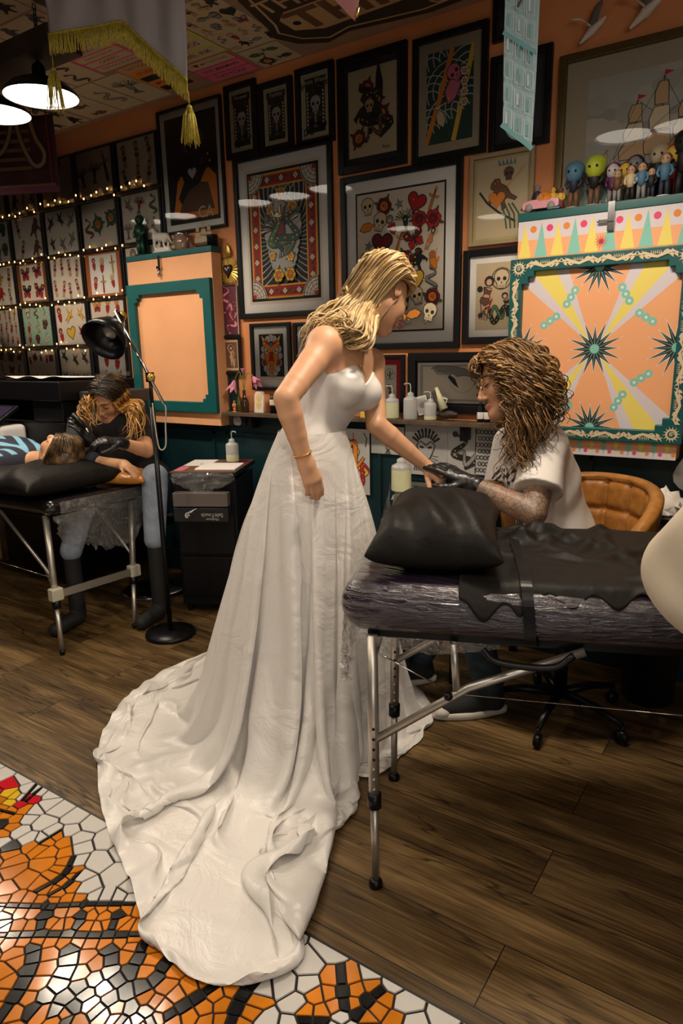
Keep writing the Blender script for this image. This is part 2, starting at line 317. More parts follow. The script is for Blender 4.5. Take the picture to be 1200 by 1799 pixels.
class Canvas:
    def __init__(s, O, U=(1,0,0), V=(0,0,1), N=(0,-1,0)):
        s.O = np.array(O, float); s.U = np.array(U, float); s.V = np.array(V, float); s.N = np.array(N, float); s.mb = MB(); s.z = .0008; s.T = (0, 0, 1, 0, 1); s.clip = None
    def p3(s, x, y, z=None): return s.O+s.U*x+s.V*y+s.N*(s.z if z is None else z)
    def at(s, x, y, sc=1, rot=0, fx=1): s.T = (x, y, sc, rot, fx); return s
    def tx(s, pts):
        x, y, sc, r, fx = s.T; c, q = math.cos(r), math.sin(r); out = []
        for p in pts: a, b = p[0]*sc*fx, p[1]*sc; out.append((x+a*c-b*q, y+a*q+b*c))
        return out
    def raw(s, pts, m):
        if s.clip:
            hw, hh = s.clip
            for n_ in ((1, 0, hw), (-1, 0, hw), (0, 1, hh), (0, -1, hh)):
                pts = clip(pts, *n_)
                if len(pts) < 3: return s
        s.mb.add([s.p3(*p) for p in pts], [tuple(range(len(pts)))], INK[m] if isinstance(m, str) else m); s.z += .000006; return s
    def poly(s, pts, m, ol=0.0):
        q = s.tx(pts); s.raw(q, m)
        if ol: s.line(pts+[pts[0]], ol, 'black')
        return s
    def line(s, pts, w, m):
        q = [np.array(p) for p in s.tx(pts)]; sc = s.T[2]; L_ = len(q); ws = [x*sc for x in w] if hasattr(w, '__len__') else [w*sc]*L_; A, B = [], []
        for i in range(L_):
            t = q[min(i+1, L_-1)]-q[max(i-1, 0)]; n = np.array([-t[1], t[0]])/(np.linalg.norm(t)+1e-9)*ws[i]/2; A.append(q[i]+n); B.append(q[i]-n)
        if s.clip:
            for i in range(L_-1): s.raw([tuple(A[i]), tuple(B[i]), tuple(B[i+1]), tuple(A[i+1])], m)
            return s
        s.mb.add([s.p3(*p) for p in A+B], [(i, L_+i, L_+i+1, i+1) for i in range(L_-1)], INK[m] if isinstance(m, str) else m); s.z += .000006; return s
    def circ(s, x, y, r, m, n=14, ry=None, ol=0.0, a0=0): return s.poly([(x+r*math.cos(a0+2*PI*k/n), y+(ry or r)*math.sin(a0+2*PI*k/n)) for k in range(n)], m, ol)
    def arc(s, x, y, r, a, b, w, m, n=10): return s.line([(x+r*math.cos(a+(b-a)*k/n), y+r*math.sin(a+(b-a)*k/n)) for k in range(n+1)], w, m)
    def rect(s, x0, y0, x1, y1, m, ol=0.0): return s.poly([(x0, y0), (x1, y0), (x1, y1), (x0, y1)], m, ol)
    def text(s, t, x, y, size, m, rot=0, sx=1.0, bold=0.0):
        cu = bpy.data.curves.new('t', 'FONT'); cu.body = t; cu.size = 1; cu.align_x = 'CENTER'; cu.align_y = 'CENTER'; cu.offset = bold; cu.resolution_u = 3
        o = bpy.data.objects.new('t', cu); C.objects.link(o); bpy.context.view_layer.update(); me = o.to_mesh(); s.T = (x, y, size, rot, 1)
        vs = [s.p3(*q) for q in s.tx([(v.co.x*sx, v.co.y) for v in me.vertices])]
        s.mb.add(vs, [tuple(p.vertices) for p in me.polygons], INK[m] if isinstance(m, str) else m); s.z += .00002
        o.to_mesh_clear(); bpy.data.objects.remove(o); bpy.data.curves.remove(cu); return s
# --- traditional flash motifs in a unit box ---
def m_heart(c, col='red', ol=.05):
    pts = []
    for k in range(28): t = 2*PI*k/28; pts.append((.03*16*math.sin(t)**3, .03*(13*math.cos(t)-5*math.cos(2*t)-2*math.cos(3*t)-math.cos(4*t))))
    c.poly(pts, col, ol)
def m_leaf(c, x, y, a, L=.3, col='green'):
    ca, sa = math.cos(a), math.sin(a); q = [(0, 0), (.3, .16), (.7, .14), (1, 0), (.7, -.14), (.3, -.16)]
    c.poly([(x+L*(u*ca-v*sa), y+L*(u*sa+v*ca)) for u, v in q], col, .022)
def m_rose(c, col='red', leaf='green'):
    for a in (.4, 2.1, 3.6, 5.2): m_leaf(c, .22*math.cos(a), .22*math.sin(a), a, .32, leaf)
    for k in range(6): a = k*PI/3; c.circ(.2*math.cos(a), .2*math.sin(a), .17, col, 10, ol=.025)
    c.circ(0, 0, .2, 'drkred' if col == 'red' else 'orange', 10, ol=.025); c.arc(0, 0, .1, 0, 4.5, .03, 'black'); c.circ(.01, 0, .05, col, 6)
def m_dagger(c, col='ltgrey'):
    c.poly([(-.05, .1), (.05, .1), (.06, -.35), (0, -.5), (-.06, -.35)], col, .025); c.line([(0, .1), (0, -.42)], .015, 'black')
    c.poly([(-.2, .1), (.2, .1), (.24, .18), (0, .15), (-.24, .18)], 'yellow', .025); c.rect(-.035, .15, .035, .38, 'red', .02); c.circ(0, .43, .06, 'yellow', 8, ol=.02)
def m_skull(c, col='cream'):
    c.poly([(-.3, .05), (-.32, .25), (-.2, .42), (0, .48), (.2, .42), (.32, .25), (.3, .05), (.2, -.08), (.18, -.28), (-.18, -.28), (-.2, -.08)], col, .035)
    for s in (-1, 1): c.circ(.13*s, .1, .085, 'black', 8)
    c.poly([(0, .0), (.04, -.08), (-.04, -.08)], 'black')
    for k in range(-2, 3): c.line([(k*.06, -.14), (k*.06, -.28)], .016, 'black')
def m_swallow(c, col='blue'):
    c.poly([(-.1, .05), (-.35, .45), (-.02, .2), (.2, .48), (.14, .1), (.3, .02), (.14, -.06), (.0, -.12), (-.2, -.45), (-.2, -.2), (-.42, -.32), (-.18, -.02)], col, .03)
    c.poly([(.0, -.08), (.18, .03), (.02, .04)], 'red'); c.circ(.2, .03, .02, 'white', 6)
def m_snake(c, col='green'):
    pts = [(.32*math.sin(k*.42)*(1-k/44), -.45+k*.9/24) for k in range(25)]; ws = [.02+.1*math.sin(PI*min(1, (k+2)/22)) for k in range(25)]
    c.line(pts, [x+.04 for x in ws], 'black').line(pts, ws, col)
    for k in range(3, 22, 2): c.circ(pts[k][0], pts[k][1], .018, 'yellow', 5)
    c.circ(pts[-1][0], pts[-1][1], .07, col, 8, ol=.02); c.line([pts[-1], (pts[-1][0]+.04, .53)], .015, 'red')
def m_butterfly(c, col='orange'):
    for s in (-1, 1):
        c.poly([(0, .05), (s*.2, .4), (s*.46, .38), (s*.4, .1), (s*.1, -.02)], col, .03); c.poly([(0, 0), (s*.34, -.02), (s*.3, -.34), (s*.1, -.3)], 'red', .03); c.circ(s*.3, .26, .05, 'yellow', 6)
    c.line([(0, .25), (0, -.3)], .05, 'black')
def m_lady(c, col='red'):
    c.poly([(-.1, .2), (-.06, .05), (-.12, -.1), (-.05, -.3), (-.06, -.5), (.0, -.5), (.03, -.2), (.06, -.5), (.12, -.5), (.12, -.2), (.13, -.08), (.07, .05), (.11, .2)], 'flesh', .022)
    c.poly([(-.1, .2), (-.07, .06), (.08, .06), (.11, .2), (.04, .14)], col, .015); c.poly([(-.12, -.02), (.11, -.02), (.13, -.12), (0, -.2), (-.13, -.12)], col, .015)
    c.line([(-.1, .2), (-.22, .34), (-.12, .48)], .04, 'flesh'); c.line([(.1, .2), (.2, .05), (.1, -.05)], .04, 'flesh')
    c.circ(0, .34, .12, 'black', 10); c.circ(0, .32, .07, 'flesh', 8)
def m_star(c, col='yellow', n=5):
    c.poly([((.45 if k % 2 == 0 else .18)*math.cos(PI/2+k*PI/n), (.45 if k % 2 == 0 else .18)*math.sin(PI/2+k*PI/n)) for k in range(2*n)], col, .04)
def m_eagle(c, col='brown'):
    for s in (-1, 1):
        for k in range(5): a = .15+k*.28; c.poly([(s*.05, .08), (s*(.5*math.cos(a)), .05+.45*math.sin(a)), (s*(.5*math.cos(a+.16)), .05+.38*math.sin(a+.16))], col if k % 2 else 'cream', .018)
    c.poly([(-.12, .12), (0, .3), (.12, .12), (.08, -.2), (0, -.3), (-.08, -.2)], col, .025); c.circ(0, .3, .08, 'cream', 8, ol=.02); c.poly([(.05, .32), (.15, .27), (.05, .25)], 'yellow', .01)
    for k in range(-2, 3): c.poly([(0, -.2), (k*.08-.03, -.48), (k*.08+.03, -.48)], 'grey', .012)
def m_anchor(c, col='grey'):
    c.line([(0, .4), (0, -.35)], .08, col).line([(-.18, .25), (.18, .25)], .06, col); c.arc(0, -.05, .32, PI*1.08, PI*1.92, .08, col); c.arc(0, .42, .08, 0, 2*PI, .03, col); m_snake(c, 'tan')
def m_panther(c, col='black'):
    c.poly([(-.2, .4), (-.05, .48), (.1, .42), (.08, .28), (.22, .1), (.26, -.15), (.4, -.35), (.3, -.38), (.12, -.2), (.02, -.22), (-.05, -.45), (-.16, -.45), (-.1, -.2), (-.22, 0), (-.38, -.05), (-.42, -.15), (-.48, -.05), (-.3, .12), (-.18, .18), (-.26, .3)], col, .02)
    c.poly([(-.06, .3), (.04, .3), (0, .22)], 'red'); c.circ(-.08, .36, .018, 'yellow', 6); c.circ(.02, .37, .018, 'yellow', 6)
def m_bottlegirl(c, col='yellow'):
    c.circ(0, .28, .2, col, 10, ol=.03); c.circ(0, .24, .1, 'flesh', 9, ol=.015); c.poly([(-.2, .05), (.2, .05), (.14, -.3), (0, -.48), (-.14, -.3)], 'red', .03)
def m_fish(c, col='teal'):
    c.poly([(-.4, 0), (-.15, .2), (.15, .16), (.3, 0), (.48, .2), (.44, -.2), (.3, -.03), (.1, -.17), (-.2, -.15)], col, .03); c.circ(-.25, .04, .03, 'yellow', 6)
def m_script(c, col='black', seed=0):
    r = random.Random(seed); x = -.45; pts = []
    while x < .45: pts.append((x, r.uniform(-.12, .2))); x += r.uniform(.02, .06)
    c.line(pts, .03, col)
def m_hand(c, col='flesh'):
    c.rect(-.15, -.4, .15, .05, col, .03)
    for k in range(4): c.rect(-.15+k*.078, .04, -.08+k*.078, .3+.06*(k in (1, 2)), col, .02)
    c.line([(.15, -.2), (.3, .05)], .08, col)
MOT = [m_heart, m_rose, m_dagger, m_skull, m_swallow, m_snake, m_butterfly, m_lady, m_eagle, m_panther, m_anchor, m_bottlegirl, m_fish]
def scatter(c, w, h, nx, ny, seed, mots=None, cols=('red', 'green', 'yellow', 'drkred', 'blue', 'black'), fill=1.0, jit=.12):
    r = random.Random(seed); cw, ch = w/nx, h/ny; ms = mots or MOT
    for j in range(ny):
        for i in range(nx):
            f = r.choice(ms); x = -w/2+cw*(i+.5)+r.uniform(-jit, jit)*cw; y = -h/2+ch*(j+.5)+r.uniform(-jit, jit)*ch
            c.at(x, y, min(cw, ch)*fill*r.uniform(.9, 1.08) if f not in (m_lady, m_dagger) else min(cw*1.4, ch)*fill, r.uniform(-.3, .3), r.choice((-1, 1)))
            try: f(c, r.choice(cols))
            except TypeError: f(c)
def wall_xy(x0, y0, x1, y1, Y=0.0): a = W(x0, y0, Y); b = W(x1, y1, Y); return a[0], b[0], b[2], a[2]      # X0,X1,Z0,Z1
def frame_obj(name, label, cat, rect, fw=.03, depth=.028, mt=M_black, matw=(.05, .05), matm=M_white, sheet='paper', draw=None, glass=True, group=None, inner=None, tilt=0, extra=None, y0=0.0):
    X0, X1, Z0, Z1 = rect; cx, cz = (X0+X1)/2, (Z0+Z1)/2; wd, ht = X1-X0, Z1-Z0
    t = thing(name, label, cat, (cx, y0, cz), group); yb, yf = y0-.0055, y0-depth
    mb = MB(); mb.bx(X0, X0+fw, yf, yb, Z0, Z1, mt).bx(X1-fw, X1, yf, yb, Z0, Z1, mt).bx(X0+fw, X1-fw, yf, yb, Z0, Z0+fw, mt).bx(X0+fw, X1-fw, yf, yb, Z1-fw, Z1, mt)
    mb.build('frame', t, bevel=.003)
    ys = y0-depth*.42
    m = MB(); m.bx(X0+fw, X1-fw, ys, yb, Z0+fw, Z1-fw, matm); m.build('mat_board', t)
    iw, ih = wd/2-fw-matw[0], ht/2-fw-matw[1]
    c = Canvas((cx, ys, cz)); c.rect(-iw, -ih, iw, ih, sheet); c.clip = (iw, ih)
    if draw: draw(c, iw*2, ih*2)
    c.mb.build('artwork', t)
    if glass: g = MB(); g.add([(X0+fw, yf+.005, Z0+fw), (X1-fw, yf+.005, Z0+fw), (X1-fw, yf+.005, Z1-fw), (X0+fw, yf+.005, Z1-fw)], [(0, 1, 2, 3)], M_glass); g.build('glass', t)
    return t
# ---- drawings ----
def d_cell(nx, ny, seed, **k): return lambda c, w, h: scatter(c, w, h, nx, ny, seed, **k)
def d_ornate(c, w, h):          # eagle and snake inside a red floral border on radiating black rays
    bw = .14*w
    c.at(0, 0).rect(-w/2, -h/2, w/2, h/2, 'paper'); b = .015
    c.rect(-w/2+b, -h/2+b, w/2-b, h/2-b, 'black'); c.rect(-w/2+2*b, -h/2+2*b, w/2-2*b, h/2-2*b, 'paper')
    W2, H2 = w/2-.028, h/2-.028
    c.rect(-W2, -H2, W2, H2, 'yellow'); c.rect(-W2+.006, -H2+.006, W2-.006, H2-.006, 'orange'); c.rect(-W2+.012, -H2+.012, W2-.012, H2-.012, 'red')
    c.rect(-W2+bw-.008, -H2+bw-.008, W2-bw+.008, H2-bw+.008, 'yellow'); iw, ih = W2-bw, H2-bw; c.rect(-iw, -ih, iw, ih, 'black')
    sc = c.clip; c.clip = (iw, ih)
    for k in range(44):
        a = 2*PI*k/44+.03; s_ = 1 if math.cos(a) > 0 else -1
        c.at(0, 0).line([(r*math.cos(a+.35*s_*(r/ih)**1.5), r*math.sin(a+.35*s_*(r/ih)**1.5)*1.05) for r in np.linspace(.06, .5, 9)], [.002+.011*q for q in np.linspace(0, 1, 9)], 'ltgrey')
    c.clip = sc
    for k in range(-1, 2):
        for s_ in (-1, 1):
            for a in (0, PI/2): 
                n_ = 4 if a == 0 else 2
    for s_ in (-1, 1):
        for k in range(6):
            y = -ih*.85+k*ih*1.7/5; c.at(s_*(W2-bw/2), y, bw*.62, PI/4); c.rect(-.3, -.3, .3, .3, 'paper', .05); c.at(s_*(W2-bw/2), y, bw*.62, 0).circ(0, 0, .12, 'yellow', 6)
            m_leaf(c, 0, .4, PI/2-.5, .5); m_leaf(c, 0, .4, PI/2+.5, .5); m_leaf(c, 0, -.4, -PI/2-.5, .5); m_leaf(c, 0, -.4, -PI/2+.5, .5)
        for k in range(3):
            x = -iw*.62+k*iw*.62; c.at(x, s_*(H2-bw/2), bw*.62, PI/4).rect(-.3, -.3, .3, .3, 'paper', .05); c.at(x, s_*(H2-bw/2), bw*.62, 0).circ(0, 0, .12, 'yellow', 6)
            m_leaf(c, .4, 0, .5, .6); m_leaf(c, .4, 0, -.5, .6); m_leaf(c, -.4, 0, PI-.5, .6); m_leaf(c, -.4, 0, PI+.5, .6)
    for sx in (-1, 1):
        for sy in (-1, 1):          # cobweb corners
            cx, cy = sx*W2, sy*H2; R_ = bw*1.45
            c.at(0, 0).poly([(cx, cy)]+[(cx-sx*R_*math.cos(a), cy-sy*R_*math.sin(a)) for a in np.linspace(0, PI/2, 7)], 'paper', .003)
            for a in np.linspace(.2, 1.37, 4): c.line([(cx, cy), (cx-sx*R_*math.cos(a), cy-sy*R_*math.sin(a))], .002, 'black')
            for q in (.35, .55, .75, .92): c.line([(cx-sx*R_*q*math.cos(a), cy-sy*R_*q*math.sin(a)) for a in np.linspace(0, PI/2, 6)], .003 if q < .9 else .005, 'black')
            c.circ(cx-sx*.012, cy-sy*.012, .013, 'red', 9)
    for k in range(26):
        a = 2*PI*k/26; c.at(0, 0).circ(iw*.62*math.cos(a)*(1+.12*math.sin(3*a)), ih*.72*math.sin(a), .03, 'ltgrey', 9, ol=.002)
    c.poly([(iw*.62*math.cos(2*PI*k/20), ih*.74*math.sin(2*PI*k/20)) for k in range(20)], 'ltgrey')
    for (x, y, s_, r_) in ((.0, .2, .1, 0), (.07, .13, .095, .5), (-.075, .13, .075, 2), (-.035, -.2, .1, 1), (.045, -.2, .1, 2), (.05, -.11, .07, 0), (-.07,-.1,.06,0)): c.at(x, y, s_, r_); m_rose(c, 'yellow')
    c.at(-.01, .02, .26, .25); m_eagle(c, 'drkred')
    c.at(-.03, 0, .25, .5); m_snake(c, 'green'); c.at(.05, .02, .24, -.4, -1); m_snake(c, 'dkgreen')
def d_bigflash(c, w, h):
    c.at(0, 0).rect(-w/2, -h/2, w/2, h/2, 'black'); c.rect(-w/2+.009, -h/2+.009, w/2-.009, h/2-.009, 'paper')
    w2, h2 = w-.05, h-.06; r = random.Random(3); ms = [m_skull, m_heart, m_rose, m_dagger, m_bottlegirl, m_rose, m_snake, m_panther, m_butterfly, m_eagle, m_star, m_fish, m_hand, m_lady, m_rose, m_heart, m_skull]
    n = [5, 6, 5, 6, 5, 6, 5]; k = 0
    for j, m_ in enumerate(n):
        for i in range(m_):
            x = -w2/2+w2*(i+.5)/m_; y = h2/2-h2*(j+.5)/len(n); f = ms[(k*5+j*3) % len(ms)]; k += 1
            s_ = w2/5.0*r.uniform(1.15, 1.38); c.at(x+r.uniform(-.006, .006), y+r.uniform(-.008, .008), s_ if f is not m_star else s_*.5, r.uniform(-.4, .4), r.choice((-1, 1)))
            if f in (m_rose,): f(c, r.choice(('red', 'drkred')))
            elif f is m_panther: f(c, 'black')
            else: f(c, r.choice(('drkred', 'red', 'yellow', 'orange', 'dkgreen', 'grey')) if f is not m_skull else 'cream')
    for k in range(50): c.at(r.uniform(-w2/2, w2/2), r.uniform(-h2/2, h2/2), .012, 0); m_star(c, 'yellow')
    c.text('TBPTS', .06, -h/2+.034, .012, 'black'); c.text('22', .15, -h/2+.034, .012, 'black')
def d_panthercat(c, w, h):
    c.at(0, 0).rect(-w/2, -h/2, w/2, h/2, 'black'); c.poly([(-w*.42, -h*.42), (-w*.3, -h*.1), (0, h*.12), (w*.3, 0), (w*.46, -h*.1), (w*.46, -h*.46), (-w*.2, -h*.46)], 'orange')
    c.poly([(-w*.3, -h*.4), (w*.4, -h*.4), (w*.3, -h*.15), (-w*.1, -h*.1)], 'brown'); c.circ(w*.05, h*.25, w*.2, 'brown', 12)
    c.at(0, 0, w*.95, -1.35); m_panther(c, 'black'); c.at(.02, 0, w*.5, -1.2); m_panther(c, 'darknavy'); c.text('CA', w*.22, -h*.42, w*.22, 'cream'); c.at(0, -.02, w*.18); m_heart(c, 'white', .03)
def d_gothic(top, num, seed):
    def f(c, w, h):
        c.at(0, 0).rect(-w*.36, -h*.42, w*.36, h*.42, 'black'); c.text(top, 0, h*.33, w*.26, 'black', bold=.02)
        c.at(0, h*.33).rect(-w*.4, h*.0, w*.4, h*.11, 'black'); c.text(top, 0, h*.385, w*.19, 'paper')
        r = random.Random(seed)
        for s_ in (-1, 1):
            for k in range(9): c.at(s_*w*.33, -h*.3+k*h*.06, w*.12, s_*.7+PI/2); c.poly([(0, 0), (.5, .25), (1, 0), (.5, -.25)], 'paper')
        c.at(0, 0, w*.62, 0); m_skull(c, 'ltgrey'); c.at(0, -h*.2, w*.5, 0); m_eagle(c, 'grey')
        if num: c.text(num[0], -w*.26, -h*.4, w*.27, 'black', bold=.02); c.text(num[1], w*.28, -h*.33, w*.27, 'black', bold=.02)
        for k in range(14): c.at(0, 0).circ(r.uniform(-w*.3, w*.3), r.uniform(-h*.35, h*.3), w*.02, 'grey', 6)
    return f
def d_rosehead(c, w, h):
    for (x, y, s_) in ((-.1, .28, .3), (.2, -.05, .34), (-.28, -.28, .34), (.12, .12, .26)): c.at(x*w, y*h, s_*w*1.2, x*9); m_rose(c, 'drkred', 'black')
    c.at(.02*w, 0, w*1.0, .3); m_snake(c, 'black'); c.at(0, 0, w*.8, .1); m_panther(c, 'black'); c.at(.18*w, .22*h, w*.9, .5); c.poly([(-.05, -.2), (.12, .1), (.22, .5), (.05, .3), (-.08, .1)], 'black')
    c.at(-.05*w, .05*h, w*.3, 0); m_skull(c, 'tan'); c.at(.1*w, -.2*h, w*.5, 2); m_snake(c, 'brown'); c.text('Rose', .3*w, -.43*h, .02, 'black')
def d_fish(c, w, h):
    c.at(0, 0).rect(-w/2, -h/2, w/2, h/2, 'dkgreen')
    for k in range(9):
        for r_ in (.05, .08, .11): c.at(0, 0).arc(-w*.4+.1*w*(k % 3)*4, -h*.4+.12*h*k, r_, .5, 3.6, .005, 'ltgrey')
    c.line([(-w*.5, -h*.5), (-w*.2, 0), (w*.05, h*.5)], .022, 'orange').line([(w*.1, -h*.5), (w*.3, 0), (w*.5, h*.5)], .022, 'yellow')
    c.at(.02, .03, w*.8, 1.2); m_fish(c, 'pink'); c.at(.03, .08, w*.45, .8); m_skull(c, 'pink'); c.at(-.04, -.08, w*.5, 1.9); m_fish(c, 'cream')
    for k in range(4): c.at(w*.32, -h*.1+k*.04, w*.22, k); m_rose(c, 'white')
def d_ship(c, w, h):
    c.at(0, 0).rect(-w/2, -h/2, w/2, h/2, 'sky'); r = random.Random(4)
    c.rect(-w/2, -h/2, w/2, -h*.24, 'sea')
    for k in range(24): c.circ(r.uniform(-w/2, w/2), r.uniform(0, h/2), r.uniform(.03, .09), INKcloud[k % 3], 12, ry=r.uniform(.02, .05))
    for k in range(30): x = r.uniform(-w/2, w/2); y = r.uniform(-h/2, -h*.26); c.line([(x, y), (x+.04, y+.004), (x+.08, y)], .003, 'ltgrey')
    def ship(x, y, s_):
        c.at(x, y, s_); c.poly([(-.42, -.05), (-.5, .06), (-.3, 0), (.3, .02), (.46, .14), (.42, -.1), (.3, -.17), (-.3, -.17)], 'brown', .01)
        for q in range(2): c.line([(-.38, -.06-.05*q), (.42, -.02-.05*q)], .018, 'tan')
        for k in range(9): c.rect(-.3+.07*k, -.1, -.27+.07*k, -.07, 'black')
        for mx, mh in ((-.25, .7), (.02, .9), (.28, .65)):
            c.line([(mx, 0), (mx, mh)], .018, 'brown')
            for j in range(3):
                a = mh*(.12+.28*j); b = mh*(.38+.28*j); ww = .16-.04*j
                c.poly([(mx-ww, a), (mx+ww*.8, a), (mx+ww*.6, b), (mx-ww*.7, b), (mx-ww*1.1, (a+b)/2)], 'cream' if (j+int(mx*10)) % 2 else 'tan', .01)
            c.poly([(mx, mh), (mx+.1, mh+.03), (mx, mh+.06)], 'red'); c.line([(mx, mh), (-.5, .06)], .005, 'black'); c.line([(mx, mh), (.46, .12)], .005, 'black')
    ship(-w*.16, -h*.16, w*.42); ship(w*.2, -h*.1, w*.3); ship(-w*.4, -h*.22, w*.14); ship(-w*.3, -h*.26, w*.1); ship(-w*.14, -h*.2, w*.08)
INKcloud = [mat('cloud_a', (.34, .32, .28), .7), mat('cloud_b', (.28, .27, .25), .7), mat('cloud_c', (.42, .38, .31), .7)]
def d_monster(c, w, h):
    c.at(0, 0, w*.8, .2); c.line([(-.5, .3), (-.35, .0), (-.1, -.3), (.25, -.6)], .05, 'black')
    c.at(.0, .02, w*.62, .4); m_panther(c, 'brown'); c.at(-.02, .0, w*.34, 0); m_heart(c, 'orange', .02); c.at(.03, .09, w*.3); m_skull(c, 'brown'); c.at(.02, .13, w*.5, 0)
    for k in range(5): c.poly([(-.3+k*.14, 0), (-.34+k*.16, .25), (-.2+k*.14, .02)], 'blue', .01)
    c.at(0, 0, w); 
    for k in range(4): c.line([(.0+.07*k, -.1), (.08+.09*k, -.3), (.12+.08*k, -.55)], .03, 'black').line([(.0+.07*k, -.1), (.08+.09*k, -.3), (.12+.08*k, -.55)], .015, 'green')
    c.line([(.1, .2), (.3, .38), (.42, .5)], .05, 'tan')
def d_skullgirl(c, w, h):
    c.at(0, 0).rect(-w*.42, -h*.44, w*.42, h*.44, 'aged'); c.at(.03, h*.22, w*.6); m_skull(c, 'cream'); c.arc(0, .1, .42, 0, 2*PI, .05, 'brown', 18); c.at(-.04, .0, w*1.1, -.2); m_lady(c, 'brown')
    c.at(-.07, h*.12, w*.4, .2); c.circ(0, 0, .2, 'black', 9); c.at(.06, -.04, w*.7, .3); m_lady(c, 'black'); c.at(.0, -h*.27, w*.8, 1.4); m_snake(c, 'black'); c.at(0, -h*.24, w*.6, 1.7, -1); m_snake(c, 'green'); c.at(-.02, -h*.12, w*.5, 1.2); c.line([(-.3, 0), (.3, 0)], .08, 'red')
def d_mask(c, w, h):
    c.at(0, 0).rect(-w*.5, -h*.42, w*.5, h*.48, 'black')
    for k in range(16): a = 2*PI*k/16; c.circ(w*.34*math.cos(a), h*.02+h*.38*math.sin(a), w*.12, 'ltgrey', 9, ol=.003)
    c.poly([(-w*.3, h*.3), (w*.3, h*.3), (w*.26, -h*.1), (0, -h*.4), (-w*.26, -h*.1)], 'orange', .004)
    for s_ in (-1, 1):
        c.at(0, 0).poly([(s_*w*.04, h*.12), (s_*w*.28, h*.2), (s_*w*.22, h*.05)], 'white', .003); c.circ(s_*w*.17, h*.12, w*.04, 'black', 8); c.circ(s_*w*.3, -h*.12, w*.08, 'red', 9, ol=.003); c.poly([(s_*w*.1, h*.3), (s_*w*.4, h*.46), (s_*w*.3, h*.25)], 'yellow', .003)
        c.poly([(s_*w*.08, -h*.05), (s_*w*.2, -h*.2), (s_*w*.1, -h*.3)], 'yellow', .003); c.line([(s_*w*.03, h*.25), (s_*w*.3, h*.34)], .012, 'red')
    c.poly([(-w*.06, h*.1), (w*.06, h*.1), (w*.09, -h*.08), (-w*.09, -h*.08)], 'red', .003); c.poly([(-w*.05, -h*.15), (w*.05, -h*.15), (0, -h*.42)], 'pink', .003); c.circ(0, h*.26, w*.07, 'teal', 8, ol=.003)
def d_cards(c, w, h):
    c.at(0, 0)
    for (x, y, ww, hh) in ((-w*.2, 0, w*.5, h*.84),): c.rect(x-ww/2, y-hh/2, x+ww/2, y+hh/2, 'green'); c.rect(x-ww/2+.004, y-hh/2+.004, x+ww/2-.004, y+hh/2-.004, 'paper')
    c.at(-w*.2, .0, h*.7, .15); c.poly([(-.05, .45), (.06, .4), (.1, .1), (.2, -.2), (.1, -.3), (-.05, -.2), (-.1, .1)], 'tan', .02); c.poly([(-.12, .42), (.0, .36), (-.05, .25), (-.15, .28)], 'red', .01); c.poly([(.0, .1), (.22, -.1), (.1, -.3)], 'brown'); c.rect(-.2, -.5, .2, -.38, 'yellow')
    c.at(w*.3, h*.25, w*.3).circ(0, 0, .5, 'black', 18); c.circ(0, 0, .46, 'paper', 18); c.rect(-.08, -.4, .08, .3, 'green'); c.line([(0, 0), (.25, 0), (.25, .2)], .1, 'green').line([(0, -.1), (-.25, -.1), (-.25, .1)], .1, 'green')
    c.at(w*.3, -h*.2, h*.4, .2); m_lady(c, 'brown')
def d_whale(c, w, h):
    c.at(0, 0).rect(-w*.47, -h*.45, w*.47, h*.45, 'sky'); c.rect(-w*.44, -h*.4, w*.44, h*.4, 'paper'); c.at(.0*w, .02, h*.34).arc(0, 0, 1, 0, 2*PI, .03, 'grey', 30)
    c.at(-.10*w, .03, h*1.0); 
    for k in range(2): c.poly([(-.62, .2), (-.45, .27), (0, .25), (.3, .2), (.55, .05), (.72, .14), (.68, -.02), (.78, -.1), (.55, -.02), (.3, .03), (.1, 0), (-.2, .0), (-.45, .06)], 'grey', .012)
    c.poly([(-.62, .2), (-.5, .08), (-.2, .0), (.1, 0), (-.1, .08), (-.4, .12)], 'white'); 
    for k in range(6): c.line([(-.58+.02*k, .16-.015*k), (-.05, .06-.01*k)], .006, 'black')
    c.poly([(-.1, .04), (.05, -.05), (.15, -.28), (.02, -.2), (-.15, -.02)], 'black'); c.circ(-.42, .15, .012, 'black', 6); c.at(.2*w, -.25*h, h*.4, .4); m_snake(c, 'black')
def d_dark(c, w, h):
    c.at(0, 0).rect(-w/2, -h/2, w/2, h/2, 'darknavy'); c.at(0, 0, w*.7, 0); m_panther(c, 'black')
def d_pinkdragon(c, w, h):
    c.at(0, 0).rect(-w/2, -h/2, w/2, h/2, 'maroon')
    for k in range(3): c.at((k-1)*.02, h*(.28-.28*k), w*1.05, k*1.3, 1-2*(k % 2)); m_snake(c, 'pink'); c.at(.02, h*(.2-.2*k), w*.7, k+.5); m_snake(c, 'drkred')
def d_relief(c, w, h):
    c.at(0, 0).rect(-w*.46, -h*.46, w*.46, h*.46, 'tan'); c.rect(-w*.42, -h*.42, w*.42, h*.42, 'brown'); c.at(0, 0, h*.7); m_lady(c, 'tan'); c.arc(0, .3, .18, 0, 2*PI, .02, 'tan'); c.at(w*.15, -h*.2, h*.4); m_lady(c, 'tan')
M_gframe = mat('gilt_frame', (.12, .085, .03), .35, .6); M_tan = mat('tan_wood_frame', (.33, .24, .13), .5); M_redmat = mat('red_mat', (.38, .01, .02), .7); M_blkmat = mat('black_mat', (.012, .012, .014), .7)
M_agedmat = mat('aged_mat', (.36, .30, .20), .8); M_agedp = mat('aged_paper', (.42, .35, .17), .7, var=.1, scale=7)
R = wall_xy
frame_obj('framed_picture', 'black frame with a dark panther on orange, lettered CA at its foot', 'picture', R(279,200,403,398), .014, matw=(.035,.035), sheet='black', draw=d_panthercat)
